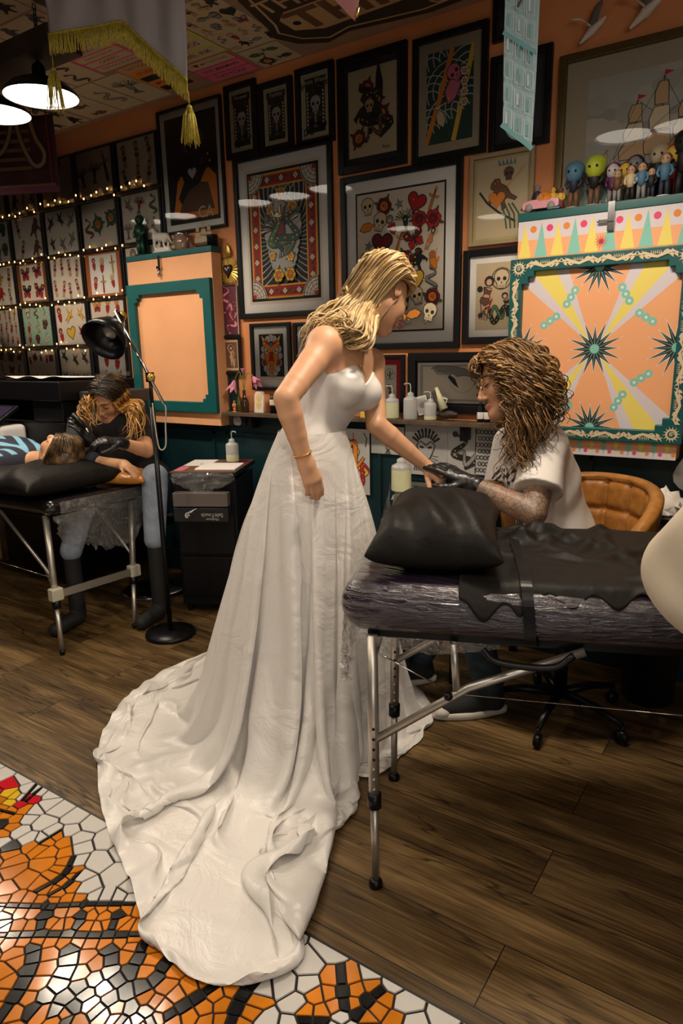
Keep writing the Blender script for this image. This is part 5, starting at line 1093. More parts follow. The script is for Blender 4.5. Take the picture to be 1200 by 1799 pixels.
# feet under the gown
for q, o_ in ((-1, 0), (1, .09)):
    kn = hp+bl*q*.08-np.array([0, 0, .44]); an = kn-np.array([0, 0, .42])-bf*.02; an[2] = .13; sk.chain([hp+bl*q*.05, kn, an], [.07, .05, .035], .03); toe = an+bf*.15; toe[2] = .03; sk.cap(an, toe, .032, .022, .02)
lt = lip_test(HB, HBB, hs)
body = sk.mesh('body', [M_skin, M_lip], bride, h=.0048, fmat=lambda c: lt(c).astype(int))
M_brow = mat('brow_blond', (.16, .09, .04), .7); face_bits(bride, HP, hs, M_brow)
# hair
hc = Sdf(); Rm = np.stack(HBB, 1)
hc.ell(HP(0, -.018, .030), (.073, .088, .080), Rm, .02); hc.ell(HP(0, -.05, -.02), (.056, .045, .06), Rm, .03); hc.chain([HP(0, -.035, -.03), B_(635, 560, 2.14), B_(630, 590, 2.12)], [.032, .03, .02], .02)
hc.ell(HP(0, .075, -.03), (.075, .075, .080), Rm, .02, '-')
for q in (-1, 1): hc.ell(HP(q*.075, .005, -.012), (.02, .022, .034), Rm, .01, '-')
hair = hc.mesh('hair', M_blonds[1], bride, h=.005)
def hp_(*p): return HP(*(np.array(p)*1.04)) if np.linalg.norm(np.array(p)) < .4 else np.array(p)
# locks: swept back from the parting, over the ears, falling in waves on the back
gB = []
Q = lambda x, y, c: B_(x, y, c)
near = [[(.01,.083,.068),(.062,.055,.055),(.086,.012,.040),(.085,-.030,.005), Q(655,545,2.04), Q(648,575,2.0), Q(640,600,1.97)],
        [(.0,.072,.085),(.050,.045,.088),(.083,-.005,.066),(.083,-.055,.020), Q(640,540,2.04), Q(628,570,2.0), Q(622,598,1.97)],
        [(.0,.045,.108),(.040,.0,.115),(.070,-.045,.088),(.070,-.085,.035), Q(618,535,2.06), Q(608,562,2.02), Q(600,590,1.99)],
        [(.0,.0,.121),(.022,-.045,.113),(.038,-.090,.075),(.04,-.110,.03), Q(604,525,2.10), Q(590,552,2.06), Q(575,580,2.03)],
        [(.0,.0,.121),(-.010,-.045,.113),(.005,-.092,.075),(.01,-.118,.02), Q(600,525,2.14), Q(580,552,2.13), Q(560,585,2.12)],
        [(.0,.045,.108),(-.050,.0,.10),(-.078,-.045,.07),(-.065,-.085,.01), Q(612,540,2.2), Q(600,570,2.2), Q(590,600,2.2)],
        [(-.0,.08,.075),(-.062,.05,.055),(-.084,.005,.035),(-.08,-.045,-.01),(-.065,-.075,-.07), Q(640,590,2.2), Q(636,615,2.2)]]
G_ = [[hp_(*p) for p in g] for g in near]
strands('hair', G_, M_blonds, bride, 460, (.0066, .002), .005, (.011, 13), 3, pts=36, shell=(HB, HBB, hs))
strands('hair', [[HP(.01,.06,.112), HP(.072,.040,.088), HP(.094,-.0,.045), HP(.092,-.04,.005), B_(648, 548, 2.03), B_(640, 575, 2.0)], [HP(.0,.03,.122), HP(.062,.010,.108), HP(.094,-.025,.050), HP(.092,-.062,.005), B_(636, 545, 2.03), B_(628, 575, 2.0)], [HP(.0,.0,.125), HP(.055,-.02,.110), HP(.088,-.055,.050), HP(.080,-.09,.005), B_(622, 542, 2.05), B_(612, 570, 2.02)]], M_blonds, bride, 170, (.0064, .002), .004, (.009, 13), 77, pts=34)
# loose curls over the near shoulder and down the back
g2 = [[B_(662, 560, 2.03), B_(652, 585, 1.99), B_(640, 603, 1.96), B_(615, 600, 1.95), B_(608, 585, 1.96)], [B_(652, 530, 2.03), B_(635, 560, 1.99), B_(618, 582, 1.96), B_(600, 580, 1.97), B_(592, 568, 2.0)],
      [B_(630, 525, 2.05), B_(605, 548, 2.03), B_(580, 565, 2.01), B_(560, 572, 2.02), B_(545, 600, 2.05)], [B_(610, 510, 2.1), B_(585, 535, 2.1), B_(560, 550, 2.1), B_(540, 580, 2.1), B_(522, 622, 2.1)]]
strands('hair', g2, M_blonds, bride, 210, (.0062, .002), .012, (.021, 11), 8, pts=24)
g3 = [[HP(.07, .01, -.03), B_(648, 590, 2.06), B_(641, 610, 2.03), B_(637, 640, 2.02), B_(650, 668, 2.03)], [HP(.07, .0, -.05), B_(640, 600, 2.05), B_(634, 625, 2.02), B_(632, 650, 2.02), B_(640, 665, 2.02)]]
strands('hair', g3, M_blonds, bride, 9, (.0022, .001), .002, (.002, 6), 9)
# necklace, bracelet
MB().tube(spline([HP(.05, -.03, -.075), B_(628, 628, 2.02), B_(634, 641, 2.0), B_(640, 640, 2.05), B_(650, 620, 2.12)], 8), .0011, M_gold, 5).ball(B_(634, 643, 1.995), .004, M_gold, 8, 5).build('necklace', bride)
wd_ = nz(Rel-Rwr); bc = Rwr+wd_*.018; a_, b_ = np.cross(wd_, [0, 0, 1]), None; a_ = nz(a_); b_ = np.cross(wd_, a_)
MB().tube([bc+(a_*math.cos(t_)+b_*math.sin(t_))*.0285 for t_ in np.linspace(0, 2*PI, 25)], .0022, mat('bracelet_gold', (.7, .35, .1), .25, .9), 6).build('bracelet', bride)
wd_ = nz(Lel-Lwr); bc = Lwr-wd_*.005
# ---- bodice ----
M_satin = mat('ivory_satin', (.72, .69, .655), .36, var=.02, scale=3, sheen=.2)
bd = Sdf(); bd.ell(ch, (.154, .096, .157), TR, .03); bd.ell(lerp(nb, wa, .72), (.116, .087, .14), TR, .04); bd.ell(wa, (.114, .086, .07), TR, .04)
for q in (-1, 1): bd.ell(ch+bl*q*.070+bf*.066-bu*.026, (.066, .062, .064), TR, .022)
bd.ell(lerp(wa, hp, .35), (.135, .105, .08), TR, .04)
def bod_cut(X, Y, Z):
    dx, dy, dz = X-ch[0], Y-ch[1], Z-ch[2]; x = dx*bl[0]+dy*bl[1]+dz*bl[2]; y = dx*bf[0]+dy*bf[1]+dz*bf[2]; z = dx*bu[0]+dy*bu[1]+dz*bu[2]
    top = np.where(y > .02, .018+.030*np.cos((np.abs(x)-.072)*PI/.10).clip(-1, 1), .012-.02*np.clip(-y/.1, 0, 1)); lowx = (Z-(wa[2]-.06)); return np.maximum(z-top, -lowx)
bodice = bd.mesh('bodice', M_satin, bride, h=.0045, cut=bod_cut)
# ---- the skirt: a cloth grid relaxed under gravity over the legs and the floor ----
HEM = [(-1.30,-.86),(-1.16,-1.0),(-1.118,-1.15),(-1.108,-1.24),(-1.139,-1.322),(-1.20,-1.345),(-1.27,-1.36),(-1.20,-1.41),(-1.12,-1.455),(-1.071,-1.534),(-1.035,-1.60),(-1.01,-1.66),(-1.05,-1.69),(-1.12,-1.665),(-1.07,-1.70),(-1.04,-1.74),(-1.06,-1.79),(-1.09,-1.85),(-1.02,-1.91),(-.96,-1.974),(-.841,-2.078),(-.892,-2.132),(-.956,-2.175),(-1.028,-2.194),
       (-1.109,-2.189),(-1.22,-2.163),(-1.285,-2.121),(-1.38,-2.07),(-1.503,-2.015),(-1.60,-1.97),(-1.686,-1.925),(-1.80,-1.855),(-1.904,-1.777),(-2.0,-1.70),(-2.076,-1.627),(-2.198,-1.45),(-2.255,-1.283),(-2.28,-1.116),(-2.22,-.95),(-2.02,-.82),(-1.78,-.76),(-1.55,-.76)]
NS, NT = 176, 76
def gown():
    rg = np.random.RandomState(4); Hm = np.array(HEM+[HEM[0]]); sl = np.r_[0, np.cumsum(np.linalg.norm(np.diff(Hm, axis=0), axis=1))]
    # material angle of each hem knot: front quarter gets its share of cloth even though its hem is short
    ang = np.unwrap(np.arctan2(Hm[:, 1]-(wa[1]), Hm[:, 0]-(wa[0]))); wgt = .55*np.diff(sl)/sl[-1]+.45*np.abs(np.diff(ang))/np.abs(np.diff(ang)).sum(); ps = np.r_[0, np.cumsum(wgt)]; ps /= ps[-1]
    u = np.arange(NS)/NS; hx = np.interp(u, ps, Hm[:, 0]); hy = np.interp(u, ps, Hm[:, 1])
    a0 = math.atan2(Hm[0, 1]-wa[1], Hm[0, 0]-wa[0]); a = a0-2*PI*u
    wl = np.array([math.cos(t) for t in a]), np.array([math.sin(t) for t in a]); wc = wa+np.array([0, 0, .0])
    fx, fy = bf[:2]/np.linalg.norm(bf[:2]); 
    def ring(rl, rf, z): 
        c, s_ = wl; df = c*fx+s_*fy; dl = -c*fy+s_*fx; q = 1/np.sqrt((dl/rl)**2+(df/rf)**2); return wc[0]+c*q, wc[1]+s_*q
    w0 = ring(.124, .096, 0); t = np.linspace(0, 1, NT)
    hr = np.hypot(hx-wc[0], hy-wc[1]); cam_side = np.clip((hy*-1-1.45)/.5, 0, 1)*np.clip((hx+1.75)/.5, 0, 1)
    kap = 1.0-.42*cam_side; kap = np.convolve(np.r_[kap[-8:], kap, kap[:8]], np.ones(17)/17, 'valid')
    X = np.zeros((NS, NT, 3)); ztop = wc[2]+.012
    for j, tj in enumerate(t):
        rho = tj**1.15; zz = ztop*np.clip(1-rho/kap, 0, 1)**(1.12+.3*(1-cam_side)*0); blo = np.sin(PI*np.clip(rho/kap, 0, 1))*.035
        X[:, j, 0] = w0[0]*(1-rho)+hx*rho+(hx-wc[0])/hr*blo; X[:, j, 1] = w0[1]*(1-rho)+hy*rho+(hy-wc[1])/hr*blo; X[:, j, 2] = zz+.006
    # pleats that open downwards
    ph = sum(np.cos(2*PI*k*u+rg.uniform(0, 6.28))*q for k, q in ((9, .5), (14, .9), (19, .8), (26, .5), (37, .25)))
    for j, tj in enumerate(t):
        am = .024*min(1, tj*5)*(1+.8*tj) if tj > 0 else 0; dirx, diry = (hx-wc[0])/hr, (hy-wc[1])/hr; sh = np.roll(ph, int(3*tj*3)); up_ = np.clip(1-tj/kap, 0, 1)
        X[:, j, 0] += dirx*sh*am*up_; X[:, j, 1] += diry*sh*am*up_; X[:, j, 2] += np.abs(sh)*am*.9*(1-up_)*(tj < .985)
    X[:, :, 2] += rg.uniform(0, .012, (NS, NT))*(t[None] > .55); X[:, :, 2] = np.maximum(X[:, :, 2], .006)
    sm = lambda q: (np.roll(q, 1, 0)+q*2+np.roll(q, -1, 0))/4
    Ls = np.linalg.norm(np.roll(X, -1, 0)-X, axis=2); Lt = np.linalg.norm(X[:, 1:]-X[:, :-1], axis=2); D1 = None
    floorish = (t[None]/kap[:, None] > .9).astype(float)
    Ls = Ls*(1.03+.11*cam_side[:, None]*floorish+.06*floorish); Lt = Lt*(1.0+.10*(cam_side[:, None]*floorish)[:, 1:]+.035*floorish[:, 1:])
    Ls2 = np.minimum(Ls+np.roll(Ls, -1, 0), 9); Lt2 = Lt[:, 1:]+Lt[:, :-1]
    Dg = np.sqrt(((Ls[:, :-1]+Ls[:, 1:])/2)**2+((Lt+np.roll(Lt, -1, 0))/2)**2)
    pin = X.copy(); V = np.zeros_like(X); dt = .012; R0 = X[:, 0].copy()
    ev = [np.arange(0, NS, 2), np.arange(1, NS, 2)]
    def con(A, B, L, k, only_long=False):
        d = B-A; l = np.linalg.norm(d, axis=-1)+1e-9; c = (l-L)/l*.5*k
        if only_long: c = np.maximum(c, c*.0)
        d = d*c[..., None]; return A+d, B-d
    leg = np.array([-1.555, -1.09]); 
    for it in range(150):
        V[..., 2] -= 9.8*dt; V *= .96 if it < 110 else .88; Xo = X.copy(); X = X+V*dt
        for _ in range(5):
            for e in ev:
                n_ = (e+1) % NS; X[e], X[n_] = con(X[e], X[n_], Ls[e], .9)
            for p in (0, 1):
                A, B = X[:, p:-1:2], X[:, p+1::2]; m = min(A.shape[1], B.shape[1]); A, B = con(A[:, :m], B[:, :m], Lt[:, p::2][:, :m], .95); X[:, p:p+2*m:2] = A; X[:, p+1:p+1+2*m:2] = B
            for e in ev:
                n_ = (e+1) % NS; A, B = con(X[e][:, :-1], X[n_][:, 1:], Dg[e], .25); X[e, :-1] = A; X[n_, 1:] = B; A, B = con(X[e][:, 1:], X[n_][:, :-1], Dg[e], .25); X[e, 1:] = A; X[n_, :-1] = B
            # bending
            for o in (0, 1):
                e = np.arange(o, NS, 4); n_ = (e+2) % NS; A, B = con(X[e], X[n_], Ls2[e], .12); X[e] = A; X[n_] = B
                e = np.arange(o+2, NS, 4); n_ = (e+2) % NS; A, B = con(X[e], X[n_], Ls2[e], .12); X[e] = A; X[n_] = B
            X[:, 0] = R0; X[:, 1] += (pin[:, 1]-X[:, 1])*.6; X[:, -1, :2] += (pin[:, -1, :2]-X[:, -1, :2])*.8
            f = X[..., 2] < .006; X[..., 2][f] = .006
            # petticoat and legs
            z = np.clip(X[..., 2], 0, ztop); q = 1-z/ztop; cx = wc[0]*(1-q)+leg[0]*q; cy = wc[1]*(1-q)+leg[1]*q; rm = .112+.315*q**.85; dx, dy = X[..., 0]-cx, X[..., 1]-cy; dd = np.hypot(dx, dy)+1e-9; push = np.maximum(0, rm-dd)*(z > .03); X[..., 0] += dx/dd*push; X[..., 1] += dy/dd*push
        V = (X-Xo)/dt; fl = X[..., 2] < .0065; V[fl] *= .35; vm = np.linalg.norm(V, axis=2, keepdims=True); V = np.where(vm > 2.0, V/vm*2.0, V)
    for _ in range(1): X[:, 2:-1] = X[:, 2:-1]*.7+(np.roll(X, 1, 0)+np.roll(X, -1, 0))[:, 2:-1]*.075+(X[:, 1:-2]+X[:, 3:])*.075
    X[..., 2] = np.maximum(X[..., 2], .005)
    vs = X.reshape(-1, 3).tolist(); fs = [(i*NT+j, ((i+1) % NS)*NT+j, ((i+1) % NS)*NT+j+1, i*NT+j+1) for i in range(NS) for j in range(NT-1)]
    mb = MB(); mb.add(vs, fs, M_gown, True); return mb.build('skirt', bride, sub=1)
def gown_mat():
    m = mat('ivory_organza', (.74, .71, .67), .34, sheen=.2); nt = m.node_tree; N = nt.nodes.new; L = nt.links.new; b = nt.nodes['Principled BSDF']
    tc = N('ShaderNodeTexCoord'); n = N('ShaderNodeTexNoise'); n.inputs['Scale'].default_value = 6; n.inputs['Detail'].default_value = 5; n.inputs['Distortion'].default_value = 1.6; n.inputs['Roughness'].default_value = .55
    bp = N('ShaderNodeBump'); bp.inputs['Strength'].default_value = .5; bp.inputs['Distance'].default_value = .02; L(tc.outputs['Object'], n.inputs['Vector']); L(n.outputs[0], bp.inputs['Height']); L(bp.outputs[0], b.inputs['Normal']); return m
M_gown = gown_mat()
import time; _t = time.time(); gown(); print('gown', time.time()-_t)
# ================= THE SEATED TATTOOIST =================
M_skin2 = skin_mat('skin_man', (.56, .29, .17)); M_tee = mat('white_cotton', (.66, .62, .58), .85, bump=.25, scale=14); M_glove = mat('black_nitrile', (.010, .010, .011), .32, bump=.35, scale=60)
M_jean = mat('dark_jeans', (.018, .035, .045), .8, var=.3, scale=30, bump=.1)
def tattoo_mat():
    m = skin_mat('tattooed_skin', (.52, .28, .165)); nt = m.node_tree; N = nt.nodes.new; L = nt.links.new; b = nt.nodes['Principled BSDF']
    tc = N('ShaderNodeTexCoord'); v = N('ShaderNodeTexVoronoi'); v.inputs['Scale'].default_value = 42; L(tc.outputs['Object'], v.inputs['Vector'])
    v2 = N('ShaderNodeTexVoronoi'); v2.feature = 'DISTANCE_TO_EDGE'; v2.inputs['Scale'].default_value = 42; L(tc.outputs['Object'], v2.inputs['Vector'])
    r = N('ShaderNodeValToRGB'); e = r.color_ramp.elements; e[0].position = .08; e[0].color = (.10, .085, .075, 1); e[1].position = .5; e[1].color = (.23, .155, .105, 1); L(v.outputs['Distance'], r.inputs[0])
    r2 = N('ShaderNodeValToRGB'); e = r2.color_ramp.elements; e[0].position = .02; e[0].color = (.25, .20, .16, 1); e[1].position = .07; e[1].color = (1, 1, 1, 1); L(v2.outputs['Distance'], r2.inputs[0])
    mx = N('ShaderNodeMixRGB'); mx.blend_type = 'MULTIPLY'; mx.inputs[0].default_value = .8; L(r.outputs[0], mx.inputs[1]); L(r2.outputs[0], mx.inputs[2])
    n = N('ShaderNodeTexNoise'); n.inputs['Scale'].default_value = 7; L(tc.outputs['Object'], n.inputs['Vector']); r3 = N('ShaderNodeValToRGB'); r3.color_ramp.elements[0].position = .42; r3.color_ramp.elements[1].position = .5; L(n.outputs[0], r3.inputs[0])
    m2 = N('ShaderNodeMixRGB'); m2.inputs[2].default_value = (.46, .21, .10, 1); L(r3.outputs[0], m2.inputs[0]); m2.inputs[0].default_value = 0; L(mx.outputs[0], m2.inputs[1]); q = N('ShaderNodeMath'); q.operation = 'MULTIPLY'; q.inputs[1].default_value = .25; L(r3.outputs[0], q.inputs[0]); L(q.outputs[0], m2.inputs[0])
    for l in list(b.inputs['Base Color'].links): nt.links.remove(l)
    L(m2.outputs[0], b.inputs['Base Color']); return m
M_tat = tattoo_mat()
man = thing('person', 'long-haired man in glasses and white T-shirt, gloved, seated holding the hand of the bride', 'person', (-.70, -.60, 0))
mk = Sdf(); ms = 1.12; HM = Dp(897, 668, 2.42); HMB = basis(cv(-.94, .22, .05), cv(-.20, -.97, .05)); MP = head_sdf(mk, HM, HMB, ms, True)
mL, mR = Dp(958, 782, 2.40), Dp(900, 778, 2.74); mN = lerp(mL, mR, .5)+np.array([0, 0, .04]); mH = Dp(990, 985, 2.62); mE, mW_ = Dp(938, 902, 2.28), Dp(830, 851, 2.40); mE2, mW2 = Dp(880, 872, 2.72), Dp(822, 874, 2.60)
ml = nz(mL-mR); mu = nz(mN-mH); mf = nz(np.cross(ml, mu)); mf = mf if mf.dot(_rt) < 0 else -mf; MT = np.stack([ml, mf, mu], 1)
mk.chain([MP(0, -.02, -.05), mN+mf*.01], [.056, .062], .03); mk.chain([mL-mu*.02, mN-mu*.03, mR-mu*.02], [.06, .08, .06], .04)
mk.ell(lerp(mN, mH, .32), (.175, .11, .19), MT, .05); mk.ell(lerp(mN, mH, .8), (.155, .115, .2), MT, .06)
mk.chain([mL, lerp(mL, mE, .5), mE, lerp(mE, mW_, .25), lerp(mE, mW_, .6), mW_], [.060, .052, .043, .045, .037, .029], .02)
mk.chain([mR, lerp(mR, mE2, .5), mE2, lerp(mE2, mW2, .3), mW2], [.058, .05, .042, .042, .029], .02)
ltm = lip_test(HM, HMB, ms)
def fm(c):
    r = ltm(c).astype(int); d = mW_-mE; t = ((c-mE)@d)/d.dot(d); near = np.linalg.norm(c-(mE+np.clip(t, 0, 1)[:, None]*d), axis=1) < .075; d2 = mE-mL; t2 = ((c-mL)@d2)/d2.dot(d2); n2 = (np.linalg.norm(c-(mL+np.clip(t2, 0, 1)[:, None]*d2), axis=1) < .08) & (t2 > .3)
    r[(near & (t > -.3)) | n2] = 2; return r
mk.mesh('body', [M_skin2, M_lip, M_tat], man, h=.0055, fmat=fm)
face_bits(man, MP, ms, mat('brow_brown', (.07, .035, .015), .7), True)
gk = Sdf(); gk.chain([lerp(mW_, mE, .07), mW_], [.036, .033], .01); hand_sdf(gk, mW_+nz(mW_-mE)*.01, Dp(765, 812, 2.44)-mW_, cv(.15, -.75, -.75), side=-1, s=1.02, curl=(.18, .3, .35, .3), thumb=(.9, .2), spread=.02, wr=.030, gl=.0012)
gk.mesh('glove', M_glove, man, h=.0036)
gk = Sdf(); gk.chain([lerp(mW2, mE2, .1), mW2], [.035, .032], .01); hand_sdf(gk, mW2, Dp(780, 868, 2.50)-mW2, cv(.1, .85, .3), side=1, s=.98, curl=(.4, .45, .5, .5), thumb=(.6, .4), spread=.01, wr=.030, gl=.0012)
gk.mesh('glove', M_glove, man, h=.004)
# T-shirt
tk = Sdf(); tk.chain([mL-mu*.015, mN-mu*.025, mR-mu*.015], [.072, .09, .072], .04); tk.ell(lerp(mN, mH, .34), (.195, .13, .20), MT, .05); tk.ell(lerp(mN, mH, .85), (.185, .14, .24), MT, .06); tk.ell(mH, (.19, .145, .14), MT, .05)
tk.chain([mL, lerp(mL, mE, .35), lerp(mL, mE, .72)], [.074, .078, .084], .03); tk.chain([mR, lerp(mR, mE2, .4), lerp(mR, mE2, .8)], [.072, .074, .078], .03)
tk.cap(MP(0, -.02, -.02), mN+mu*.05, .05, .052, .012, '-')
def tee_cut(X, Y, Z):
    out = -np.ones(X.shape)
    for a, b, q in ((mL, mE, .70), (mR, mE2, .80)):
        d = nz(b-a); L = np.linalg.norm(b-a); rx, ry, rz = X-a[0], Y-a[1], Z-a[2]; t = rx*d[0]+ry*d[1]+rz*d[2]; rr_ = np.sqrt(np.maximum(rx**2+ry**2+rz**2-t*t, 0)); m = (rr_ < .10) & (t < L*1.15); out = np.where(m, np.maximum(out, t-L*q), out)
    return out
def fold(v):
    v = v.copy(); rel = v-mN; a = rel@mu; b_ = rel@ml; c_ = rel@mf; w_ = .004*np.sin(b_*38+a*26+np.sin(a*18)*1.5)+.003*np.sin(a*60+b_*25+c_*30); w_ *= np.clip(-a*6, 0, 1); ctr = mN+mu*a[:, None]; d = v-ctr; d /= np.linalg.norm(d, axis=1)[:, None]+1e-9; return v+d*w_[:, None]
M_ink = mat('shirt_print_black', (.015, .014, .014), .8)
def shirt_print(c):
    rel = c-mN; a = rel@mu; b_ = rel@ml; f_ = rel@mf; u_ = np.floor((b_+.04*np.sin(a*22))/.026).astype(int); v_ = np.floor((a+.03*np.sin(b_*30))/.030).astype(int)
    box = (f_ > .02) & (a < -.10) & (a > -.36) & (np.abs(b_+.0) < .105); chk = ((u_+v_) % 2 == 0); cen = (np.hypot(b_/.05, (a+.22)/.07) < 1); r = (box & chk & ~cen) | (box & cen & (np.sin(b_*240+np.sin(a*120)*2) > .45)); return r.astype(int)
tk.mesh('t_shirt', [M_tee, M_ink], man, h=.0055, disp=fold, fmat=shirt_print, cut=tee_cut)
# jeans and sneakers
jk = Sdf(); kn1, an1 = np.array([-.98, -.76, .50]), np.array([-.90, -.715, .135]); kn2, an2 = np.array([-1.10, -.52, .50]), np.array([-1.24, -.62, .14]); hpc = mH-np.array([0, 0, .0]); hpc[2] = .56
jk.ell(hpc, (.17, .15, .12), MT, .05); jk.chain([hpc+ml*.08, kn1, lerp(kn1, an1, .5), an1], [.10, .072, .066, .058], .04); jk.chain([hpc-ml*.08, kn2, lerp(kn2, an2, .5), an2], [.10, .072, .066, .058], .04)
jk.mesh('jeans', M_jean, man, h=.009, disp=lambda v: v+.003*np.sin(v[:, [1, 2, 0]]*70+v[:, [2, 0, 1]]*40))
M_canv = mat('black_canvas', (.014, .014, .015), .85); M_rub = mat('white_rubber', (.62, .58, .50), .6)
def sneaker(par, heel, toe, tag_):
    d = nz(toe-heel); s_ = np.array([-d[1], d[0], 0]); L_ = np.linalg.norm(toe-heel); Pt = lambda a, b, z: heel+d*a*L_+s_*b+np.array([0, 0, z])
    k = Sdf(); k.chain([Pt(.14, 0, .05), Pt(.5, 0, .045), Pt(.86, 0, .036)], [.036, .037, .030], .01); k.chain([Pt(.16, 0, .06), Pt(.18, 0, .13)], [.036, .040], .02); k.chain([Pt(.2, 0, .10), Pt(.55, 0, .055)], [.036, .030], .02); k.mesh('canvas_upper', M_canv, par, h=.005, cut=lambda X, Y, Z: .022-Z)
    prof = []; 
    for z, g in ((0.002, -.003), (.006, .001), (.026, .002), (.030, -.004)):
        ring = []
        for q in range(36):
            a = 2*PI*q/36; x = .5+.53*math.cos(a); w_ = .036+.011*math.sin(PI*min(1, max(0, (x-.15)/.85)))-.004; ring.append(tuple(Pt(x+(g/L_)*math.cos(a), (w_+g)*math.copysign(abs(math.sin(a))**.75, math.sin(a)), z)))
        prof.append(ring)
    MB().rings(prof, M_rub).build('sole', par); k = Sdf(); k.ell(Pt(.90, 0, .030), (.038, .037, .026), np.stack([d, s_, [0, 0, 1]], 1), .01); k.mesh('toe_cap', M_rub, par, h=.005, cut=lambda X, Y, Z: .020-Z)
    m = MB()
    for q in range(5):
        x = .36+q*.085; z = .100-q*.010; m.tube([Pt(x, -.022, z-.004), Pt(x+.02, 0, z+.006), Pt(x, .022, z-.004)], .0025, M_rub, 5)
    m.build('laces', par)
h1, t1 = G(886, 1250)*1, G(764, 1262)*1; sneaker(man, np.array([h1[0], h1[1], 0]), np.array([t1[0], t1[1], 0]), 0); d12 = nz(t1-h1)
sneaker(man, np.array([-1.20, -.575, 0]), np.array([-1.20, -.575, 0])+d12*.28, 1)
# glasses
M_gl = mat('gold_wire', (.45, .30, .12), .3, .9); m = MB()
for q in (-1, 1): m.tube([MP(q*.033+.021*math.cos(a), .101-.004*abs(math.cos(a)), .003+.019*math.sin(a)) for a in np.linspace(0, 2*PI, 21)], .0017, M_gl, 5).tube([MP(q*.054, .098, .008), MP(q*.074, .06, .010), MP(q*.08, -.002, .006)], .0017, M_gl, 5)
m.tube([MP(-.012, .102, .006), MP(0, .106, .009), MP(.012, .102, .006)], .0017, M_gl, 5); m.build('glasses', man)
# long curls
M_mhs = tones('brown_lock', [(.06, .030, .012), (.13, .065, .024), (.22, .12, .042), (.36, .21, .08), (.17, .09, .032)]); M_mh = hair_mat('curly_brown_hair', [(.045, .022, .010), (.15, .075, .028), (.36, .20, .07)], 16, .42)
hk = Sdf(); RmM = np.stack(HMB, 1); hk.ell(MP(0, -.02, .04), (.086*ms, .098*ms, .088*ms), RmM, .02); hk.ell(MP(0, -.05, -.03), (.085*ms, .06*ms, .09*ms), RmM, .03); hk.chain([MP(.0, -.06, -.08), MP(.02, -.05, -.17)], [.07, .05], .03); hk.ell(MP(0, .085, -.03), (.074*ms, .078*ms, .092*ms), RmM, .02, '-'); hk.mesh('hair', M_mh, man, h=.006)
G2 = []
q_ = HMB[0].dot(_F); sd = 1 if q_ < 0 else -1                      # the side of the head facing the photographer
for s_ in (sd, -sd):
    base = [[(0,.070,.095),(s_*.05,.072,.07),(s_*.082,.055,.02),(s_*.088,.035,-.04),(s_*.088,.03,-.09)], [(0,.075,.10),(s_*.065,.055,.08),(s_*.095,.035,.02),(s_*.10,.025,-.05),(s_*.09,.02,-.11)],
       [(0,.045,.12),(s_*.075,.02,.09),(s_*.108,.005,.02),(s_*.115,.0,-.06),(s_*.11,.01,-.13),(s_*.09,.05,-.24),(s_*.08,.07,-.30)], [(0,.0,.128),(s_*.07,-.025,.10),(s_*.108,-.03,.02),(s_*.118,-.035,-.06),(s_*.11,-.03,-.14),(s_*.095,.03,-.26),(s_*.09,.05,-.34)],
       [(0,-.03,.12),(s_*.06,-.075,.08),(s_*.09,-.09,.0),(s_*.10,-.09,-.07),(s_*.09,-.075,-.14),(s_*.08,-.04,-.23)], [(0,-.05,.11),(s_*.03,-.11,.06),(s_*.05,-.12,-.02),(s_*.06,-.12,-.09),(s_*.06,-.10,-.16)]]
    G2.append([[MP(*(np.array(p)*.955)) for p in g] for g in base])
strands('hair', G2[0], M_mhs, man, 560, (.0048, .0016), .014, (.023, 30), 21, pts=56, nsec=4); strands('hair', G2[1], M_mhs, man, 200, (.0048, .0016), .014, (.021, 30), 22, pts=50, nsec=4)
strands('hair', [[MP(0, .065, .105), MP(s_*.012, .092, .09), MP(s_*.035, .100, .06), MP(s_*.06, .085, .035)] for s_ in (-1, 1, 1.5)], M_mhs, man, 40, (.005, .002), .008, (.008, 18), 23)
M_beard = mat('stubble', (.20, .10, .05), .8); 
# ================= THE WOMAN TATTOOING =================
M_skin3 = skin_mat('skin_woman', (.52, .27, .14)); M_btee = mat('black_cotton', (.010, .010, .011), .85); M_ljean = mat('light_jeans', (.20, .24, .30), .8, var=.2, scale=20, bump=.1)
wo = thing('person', 'woman with dark roots and orange waves bent over, tattooing in black gloves', 'person', (-3.15, -.45, 0))
k = Sdf(); HW = Dp(191, 697, 3.78); HWB = basis(cv(-.30, .72, -.62), cv(-.02, -.66, -.75)); WP = head_sdf(k, HW, HWB, 1.04)
wL, wR = Dp(243, 742, 3.85), Dp(140, 748, 3.92); wN = lerp(wL, wR, .5)+np.array([0, 0, .03]); wH = np.array([-3.20, -.36, .60]); wE, wW = Dp(258, 792, 3.66), Dp(212, 778, 3.50); wE2, wW2 = Dp(128, 800, 3.75), Dp(158, 772, 3.58)
wl_ = nz(wL-wR); wu = nz(wN-wH); wf = nz(np.cross(wl_, wu)); wf = wf if wf.dot(_F) < 0 else -wf; WT = np.stack([wl_, wf, wu], 1)
k.chain([WP(0, -.02, -.05), wN], [.048, .055], .02); k.chain([wL, wN-wu*.03, wR], [.05, .07, .05], .04); k.ell(lerp(wN, wH, .4), (.15, .10, .2), WT, .05)
k.chain([wL, lerp(wL, wE, .5), wE, lerp(wE, wW, .3), wW], [.05, .045, .038, .037, .025], .02); k.chain([wR, lerp(wR, wE2, .5), wE2, wW2], [.05, .045, .038, .025], .02)
ltw = lip_test(HW, HWB, 1.04); k.mesh('body', [M_skin3, M_lip], wo, h=.006, fmat=lambda c: ltw(c).astype(int)); face_bits(wo, WP, 1.04, mat('brow_brown', (0, 0, 0)))
